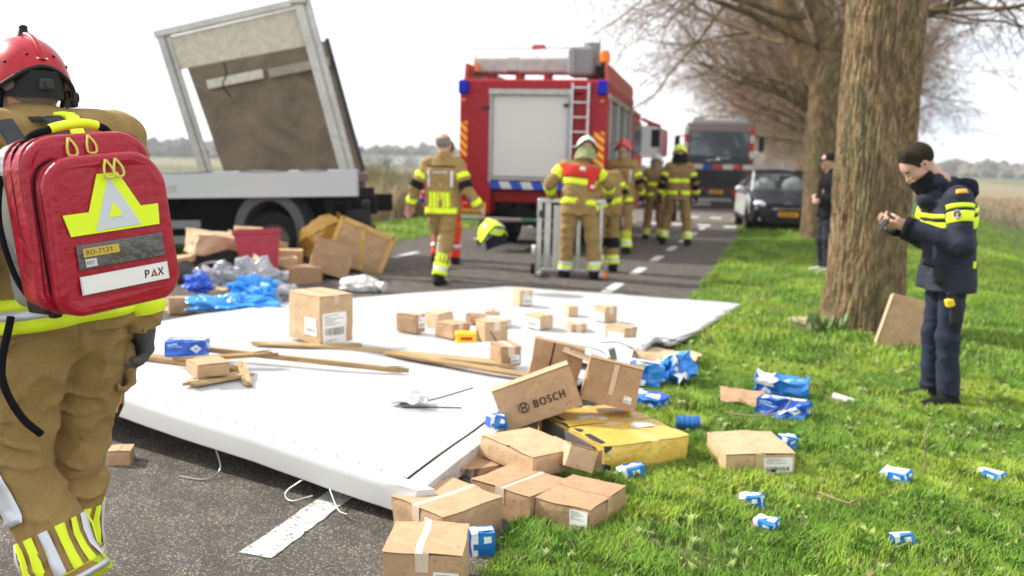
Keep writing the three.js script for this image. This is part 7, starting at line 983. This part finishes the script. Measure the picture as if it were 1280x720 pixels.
// ---- flat bits of cardboard
function flatCard(label, c, m, seed, t = 0.005) { const o = thing('cardboard_sheet', label, 'cardboard', [0, 0, 0]); part('sheet', quad(c, t, 8, 8, (u, v) => 0.02 * n3(u * 2 + seed, v * 2, seed)), m, o); return o; }
flatCard('flat bent cardboard sheet on the grass behind the blue packs', [[-1.02, 0.10, -6.72], [-0.62, 0.13, -6.75], [-0.58, 0.12, -7.12], [-1.0, 0.13, -7.2]], kraft[3], 1.2);
flatCard('cardboard scrap with a dark hollow beside the crumpled blue pack', [[-1.12, 0.14, -6.3], [-0.86, 0.05, -6.45], [-0.84, 0.16, -6.8], [-1.1, 0.2, -6.75]], kraft[1], 2.2);
flatCard('flat brown cardboard scrap on the grass left of the two blue packs', [[-0.36, 0.075, -5.92], [-0.03, 0.07, -5.78], [-0.1, 0.09, -6.15], [-0.38, 0.08, -6.2]], kraft[2], 3.1);
flatCard('cardboard flap folded under the red crate', [[-6.0, 0.16, -9.2], [-5.65, 0.12, -9.0], [-5.7, 0.32, -9.3], [-6.05, 0.4, -9.5]], kraft[1], 4.4);
{ const t = thing('leaning_carton', 'tall wedge-shaped brown carton leaning against the thick trunk', 'carton', [1.0, 0.0, -8.42], R(2)); const s = kraft[0]; part('front', put(ext([[-0.22, 0.0], [0.215, -0.02], [0.19, 0.30], [0.14, 0.42], [-0.10, 0.47]], 0.10, 0.004), [0, 0.02, -0.1], [-0.14, 0, 0]), s, t); part('edge_fold', [beam([-0.235, 0.03, -0.04], [-0.11, 0.49, -0.10], 0.11, 0.006, [0, 0, 1])], kraft[3], t); part('green_tag', bx(0.05, 0.02, 0.004, [0.15, 0.425, -0.06], [-0.14, 0, 0.1]), mat(C(0.02, 0.4, 0.25), 0.5), t); }
// ---- splintered boards
const woodT = dtex(256, 512, (u, v) => { const g = tileN(u, v * 0.15, 30, 3) + 0.5 * tileN(u, v * 0.3, 70, 8), a = 0.85 + 0.16 * g; return [a, a * 0.95, a * 0.86]; }, true, 1 / 0.25, 1 / 0.8);
const woodM = [C(0.52, 0.37, 0.20), C(0.60, 0.46, 0.28), C(0.42, 0.28, 0.14)].map((c) => mat(c, 0.8, { map: woodT }));
function board(label, a, b, w, t, m, seed, side = [0, 1, 0]) { // a plank with splintered ends, flat side up
  const A = V(...a), B = V(...b), L = A.distanceTo(B), n = 9, pts = []; for (let i = 0; i <= n; i++) pts.push([-L / 2 - 0.05 * Math.abs(n3(i * 1.7, seed, 1)) * (i % 2 ? 2 : 0.4), -w / 2 + w * i / n]); for (let i = n; i >= 0; i--) pts.push([L / 2 + 0.05 * Math.abs(n3(i * 1.3, seed, 6)) * (i % 2 ? 2 : 0.4), -w / 2 + w * i / n]);
  const g = ext(pts, t); { const u = g.attributes.uv; for (let i = 0; i < u.count; i++) u.setXY(i, u.getY(i), u.getX(i)); } const x = B.clone().sub(A).normalize(), z = V(...side).addScaledVector(x, -V(...side).dot(x)).normalize(), y = z.clone().cross(x);
  const o = thing('wooden_board', label, 'board', A.clone().add(B).multiplyScalar(0.5).toArray()); o.quaternion.setFromRotationMatrix(new THREE.Matrix4().makeBasis(x, y, z)); part('plank', g, m, o); part('splinter', [bar([L / 2 - 0.05, w * 0.2, t], [L / 2 + 0.06, w * 0.3, t + 0.012], 0.006, 5, 0.002), bar([-L / 2 + 0.05, -w * 0.1, t], [-L / 2 - 0.07, -w * 0.2, t + 0.006], 0.006, 5, 0.002)], m, o); return o;
}
const bt1 = (x, z, k = 0.01) => [x, topY(x, z) + k, z];
board('long pale board under the largest brown box', bt1(-3.2, -5.72), bt1(-1.78, -5.88, 0.03), 0.12, 0.022, woodM[1], 1.1); board('second board running on to the right under the small labelled box', bt1(-2.6, -5.74, -0.002), bt1(-1.35, -5.62, 0.02), 0.09, 0.018, woodM[0], 2.3); board('long thin stick from the splintered heap across the panel', bt1(-3.55, -4.95, 0.06), bt1(-2.35, -5.30, 0.012), 0.035, 0.03, woodM[0], 3.7);
board('short board with splintered end below the small plain box', bt1(-3.05, -4.62), bt1(-3.12, -4.28), 0.09, 0.018, woodM[1], 4.4); board('splintered slat right of the small plain box', bt1(-3.12, -4.75, 0.04), bt1(-2.92, -4.5), 0.05, 0.015, woodM[1], 5.2); board('board under the blue pack by the glove', bt1(-3.85, -4.75), bt1(-3.2, -4.72), 0.08, 0.025, woodM[0], 6.6); board('torn brown slat crossing the stick by the blue pack', bt1(-3.45, -4.65, 0.05), bt1(-3.12, -4.98, 0.07), 0.07, 0.02, woodM[2], 7.9); board('thin board beneath the big box and the long board', bt1(-3.5, -5.55), bt1(-2.9, -5.8, 0.016), 0.1, 0.015, woodM[1], 8.8);
{ const t = thing('paper_sheet', 'crumpled white paper lying on the middle of the panel', 'paper', bt1(-1.98, -4.66, 0.014), 0.4); part('sheet', quad([[-0.11, 0, 0.05], [0.09, 0.005, 0.075], [0.11, 0.01, -0.06], [-0.07, 0.0, -0.08]], 0.002, 14, 14, (u, v) => 0.012 + 0.014 * n3(u * 2, v * 2, 2)), M.white, t); part('fold', quad([[0.0, 0.02, 0.03], [0.10, 0.015, 0.05], [0.07, 0.06, -0.03], [0.01, 0.065, -0.04]], 0.002, 8, 8, (u, v) => 0.015 * n3(u * 3, v * 3, 9)), M.white, t); }
// ---- blue packs
const bluePackT = canvas(256, 128, (x, w, h) => { x.fillStyle = '#0b4fb8'; x.fillRect(0, 0, w, h); x.fillStyle = '#1c6fd6'; x.fillRect(0, 84, w, 44); x.fillStyle = '#dfe6ee'; x.save(); x.translate(196, 62); x.rotate(0.785); x.fillRect(-26, -26, 52, 52); x.restore(); x.fillStyle = '#7fb2ea'; x.save(); x.translate(196, 62); x.rotate(0.785); x.fillRect(-13, -13, 26, 26); x.restore(); x.fillStyle = '#a9c8ee'; x.fillRect(14, 20, 60, 12); x.fillRect(14, 42, 90, 6); });
const bluePack2 = canvas(256, 128, (x, w, h) => { x.fillStyle = '#0d5fc0'; x.fillRect(0, 0, w, h); x.fillStyle = '#e8edf2'; x.fillRect(0, 0, 92, 34); x.fillRect(0, 92, 110, 36); x.beginPath(); x.arc(50, 64, 22, 0, 7); x.fill(); x.fillStyle = '#2b88dd'; x.fillRect(120, 0, 136, 128); });
const bluePack3 = canvas(128, 128, (x, w, h) => { x.fillStyle = '#0f74c4'; x.fillRect(0, 0, w, h); x.fillStyle = '#e9eff4'; x.fillRect(0, 0, 36, 128); x.fillRect(64, 20, 40, 40); x.fillStyle = '#0f6db8'; x.fillRect(12, 60, 30, 30); });
const bpm = [bluePackT, bluePack2, bluePack3].map((t) => new THREE.MeshPhysicalMaterial({ map: t, roughness: 0.35, clearcoat: 0.4 }));
function pack(label, w, h, d, k, pos, yaw, tilt = [0, 0], crush = 0.012) {
  const t = thing('blue_pack', label, 'carton', pos, R(yaw)); t.rotation.x = R(tilt[0]); t.rotation.z = R(tilt[1]); const s = pos[0] * 9 + pos[2] * 5; let g = new THREE.BoxGeometry(w, h, d, 8, 6, 6); g.translate(0, h / 2, 0);
  const f = (v) => { v.x += crush * n3(v.x * 12 + s, v.y * 12, v.z * 12); v.y += crush * n3(v.x * 12, v.y * 12 + s, v.z * 12); v.z += crush * n3(v.x * 12, v.y * 12, v.z * 12 + s); };
  g = g.toNonIndexed(); const p = g.attributes.position, v = V(); const bend = (q) => { const pp = q.attributes.position; for (let i = 0; i < pp.count; i++) { v.fromBufferAttribute(pp, i); f(v); pp.setXYZ(i, v.x, v.y, v.z); } q.computeVertexNormals(); return q; };
  part('carton', bend(g), bpm[k], t); part('white_band', bend(clean(bx(w * 0.9, 0.002, d * 0.45, [0, h + 0.0025, 0]))), M.white, t); part('end_flap', [bend(clean(bx(0.003, h * 0.94, d * 0.92, [-w / 2 - 0.003, h / 2, 0])))], M.blue, t); return t;
}
pack('blue pack with white diamond emblem on the panel by the glove', 0.24, 0.10, 0.13, 0, bt1(-3.58, -4.86, 0.035), 24, [0, 0], 0.006);
pack('crumpled blue pack with white wrapper beside the flat cardboard sheet', 0.27, 0.16, 0.17, 1, [-0.68, 0.06, -6.42], -50, [15, 20], 0.03); pack('blue pack with white stripe squeezed behind the large tilted box', 0.2, 0.15, 0.16, 1, [-0.90, 0.05, -6.25], 20, [0, -8]); pack('blue pack lying below the striped one at the pile edge', 0.26, 0.09, 0.14, 0, [-0.80, 0.02, -5.72], -28, [8, 0]);
pack('upper one of two blue packs lying together on the grass', 0.33, 0.13, 0.14, 1, [0.01, 0.04, -6.28], -2, [12, -3], 0.02); pack('lower one of two blue packs on the grass, next to the twig', 0.30, 0.12, 0.13, 0, [0.03, 0.03, -5.75], -12, [-8, 0], 0.014);
pack('small bright blue carton behind the lone box on the grass', 0.09, 0.07, 0.06, 2, [0.06, 0.05, -5.05], 15); pack('small blue-white carton against the yellow parcel', 0.13, 0.07, 0.08, 2, [-0.66, 0.03, -4.32], 24, [0, 10], 0.006); pack('small blue carton with white label beside the lowest front box', 0.095, 0.095, 0.075, 2, [-1.10, 0.005, -3.33], 30, [0, 0], 0.004); pack('blue-white carton edge peeping out below the lettered box', 0.1, 0.06, 0.07, 2, [-1.42, 0.16, -4.52], 35);
{ const t = thing('blue_can', 'blue ribbed can lying on the grass right of the yellow parcel', 'can', [-0.50, 0.075, -5.27], R(8)); part('can', [cyl(0.042, 0.042, 0.125, 20, [0, 0, 0], [0, 0, PI / 2])], mat(C(0.015, 0.13, 0.42), 0.3, { metalness: 0.3 }), t); part('rib', [-0.03, 0, 0.03].map((x) => put(clean(new THREE.TorusGeometry(0.042, 0.003, 6, 24)), [x, 0, 0], [0, PI / 2, 0])), mat(C(0.03, 0.2, 0.5), 0.3), t); part('lid', cyl(0.043, 0.043, 0.012, 20, [0.066, 0, 0], [0, 0, PI / 2]), M.blue, t); }
{ const t = thing('white_tube', 'white tube with green cap lying on the grass', 'tube', [0.41, 0.07, -6.22], R(-22)); part('tube', cyl(0.026, 0.026, 0.15, 16, [0, 0, 0], [0, 0, PI / 2 - 0.12]), M.white, t); part('cap', cyl(0.027, 0.027, 0.022, 16, [0.083, -0.01, 0], [0, 0, PI / 2 - 0.12]), mat(C(0.05, 0.45, 0.28), 0.4), t); }
[['blue-white carton crumpled on the grass, nearest the right trouser leg line', 0.15, 0.06, 0.09, [0.58, 0.045, -4.72], -30], ['blue-white carton alone at the right photo edge', 0.13, 0.05, 0.08, [1.03, 0.045, -4.9], -40], ['blue-white carton right below the lone box on the grass', 0.12, 0.065, 0.08, [-0.08, 0.04, -4.12], -8], ['blue-white carton second below the lone box on the grass', 0.11, 0.05, 0.07, [-0.01, 0.04, -3.88], -25], ['blue carton lowest on the grass at the bottom right', 0.085, 0.06, 0.06, [0.52, 0.04, -3.88], 20]].forEach(([l, w, h, d, p, y]) => pack(l, w * 0.84, h * 0.95, d * 0.85, 2, p, y, [rr(-12, 12), rr(-10, 10)], 0.008));
// ---- small natural things at the trunk
{ const t = thing('pale_stone', 'flat pale stone at the left foot of the thick trunk', 'stone', [0.16, 0.05, -9.35]); let g = mergeVertices(clean(new THREE.IcosahedronGeometry(1, 8)).deleteAttribute('normal').deleteAttribute('uv')); warp(g, (v) => { const k = 1 + 0.22 * n3(v.x * 1.5, v.y * 1.5, v.z * 1.5); v.multiplyScalar(k); v.set(v.x * 0.13, v.y * 0.055, v.z * 0.1); }); part('stone', boxUV(clean(g)), mat(C(0.42, 0.35, 0.25), 0.9, { bumpMap: roughN, bumpScale: 0.01 }), t); }
{ rnd = mulberry(77); const t = thing('weed_tuft', 'grey-green leafy weed at the foot of the thick trunk', 'weed', [0.38, 0.02, -8.98]); for (let i = 0; i < 70; i++) { const a = rr(0, 6.28), l = rr(0.1, 0.24), s = ext([[-0.016, 0], [-0.024, l * 0.45], [0, l], [0.024, l * 0.45], [0.016, 0]], 0.002); put(s, [0, 0, 0], [rr(0.3, 1.2), 0, 0]); put(s, [rr(-0.16, 0.16), rr(0, 0.06), rr(-0.1, 0.1)], [0, a, 0]); part('leaf', s, mat(C(0.16 * rr(0.8, 1.2), 0.24 * rr(0.8, 1.2), 0.08), 0.8), t); } }
{ rnd = mulberry(78); [['forked twig beside the lower blue pack', [[-0.3, 0.10, -5.5], [-0.12, 0.11, -5.45], [0.02, 0.14, -5.5], [0.08, 0.2, -5.62]]], ['thin upright dead stem on the grass at the right', [[0.72, 0.02, -4.9], [0.73, 0.12, -4.92], [0.71, 0.22, -4.9], [0.74, 0.3, -4.94]]], ['short twig lying on the grass below the lone box', [[0.2, 0.07, -4.35], [0.3, 0.075, -4.25], [0.38, 0.07, -4.22]]]].forEach(([l, p]) => { const t = thing('twig', l, 'twig'); part('stem', wire(p, 0.004, 16, 5), twigM, t); const m = V(...p[1]).lerp(V(...p[2]), 0.4); part('side_shoot', bar(m.toArray(), m.clone().add(V(0.06, 0.06, 0.05)).toArray(), 0.004, 5, 0.002), twigM, t); }); }
renderer.render(scene, camera);
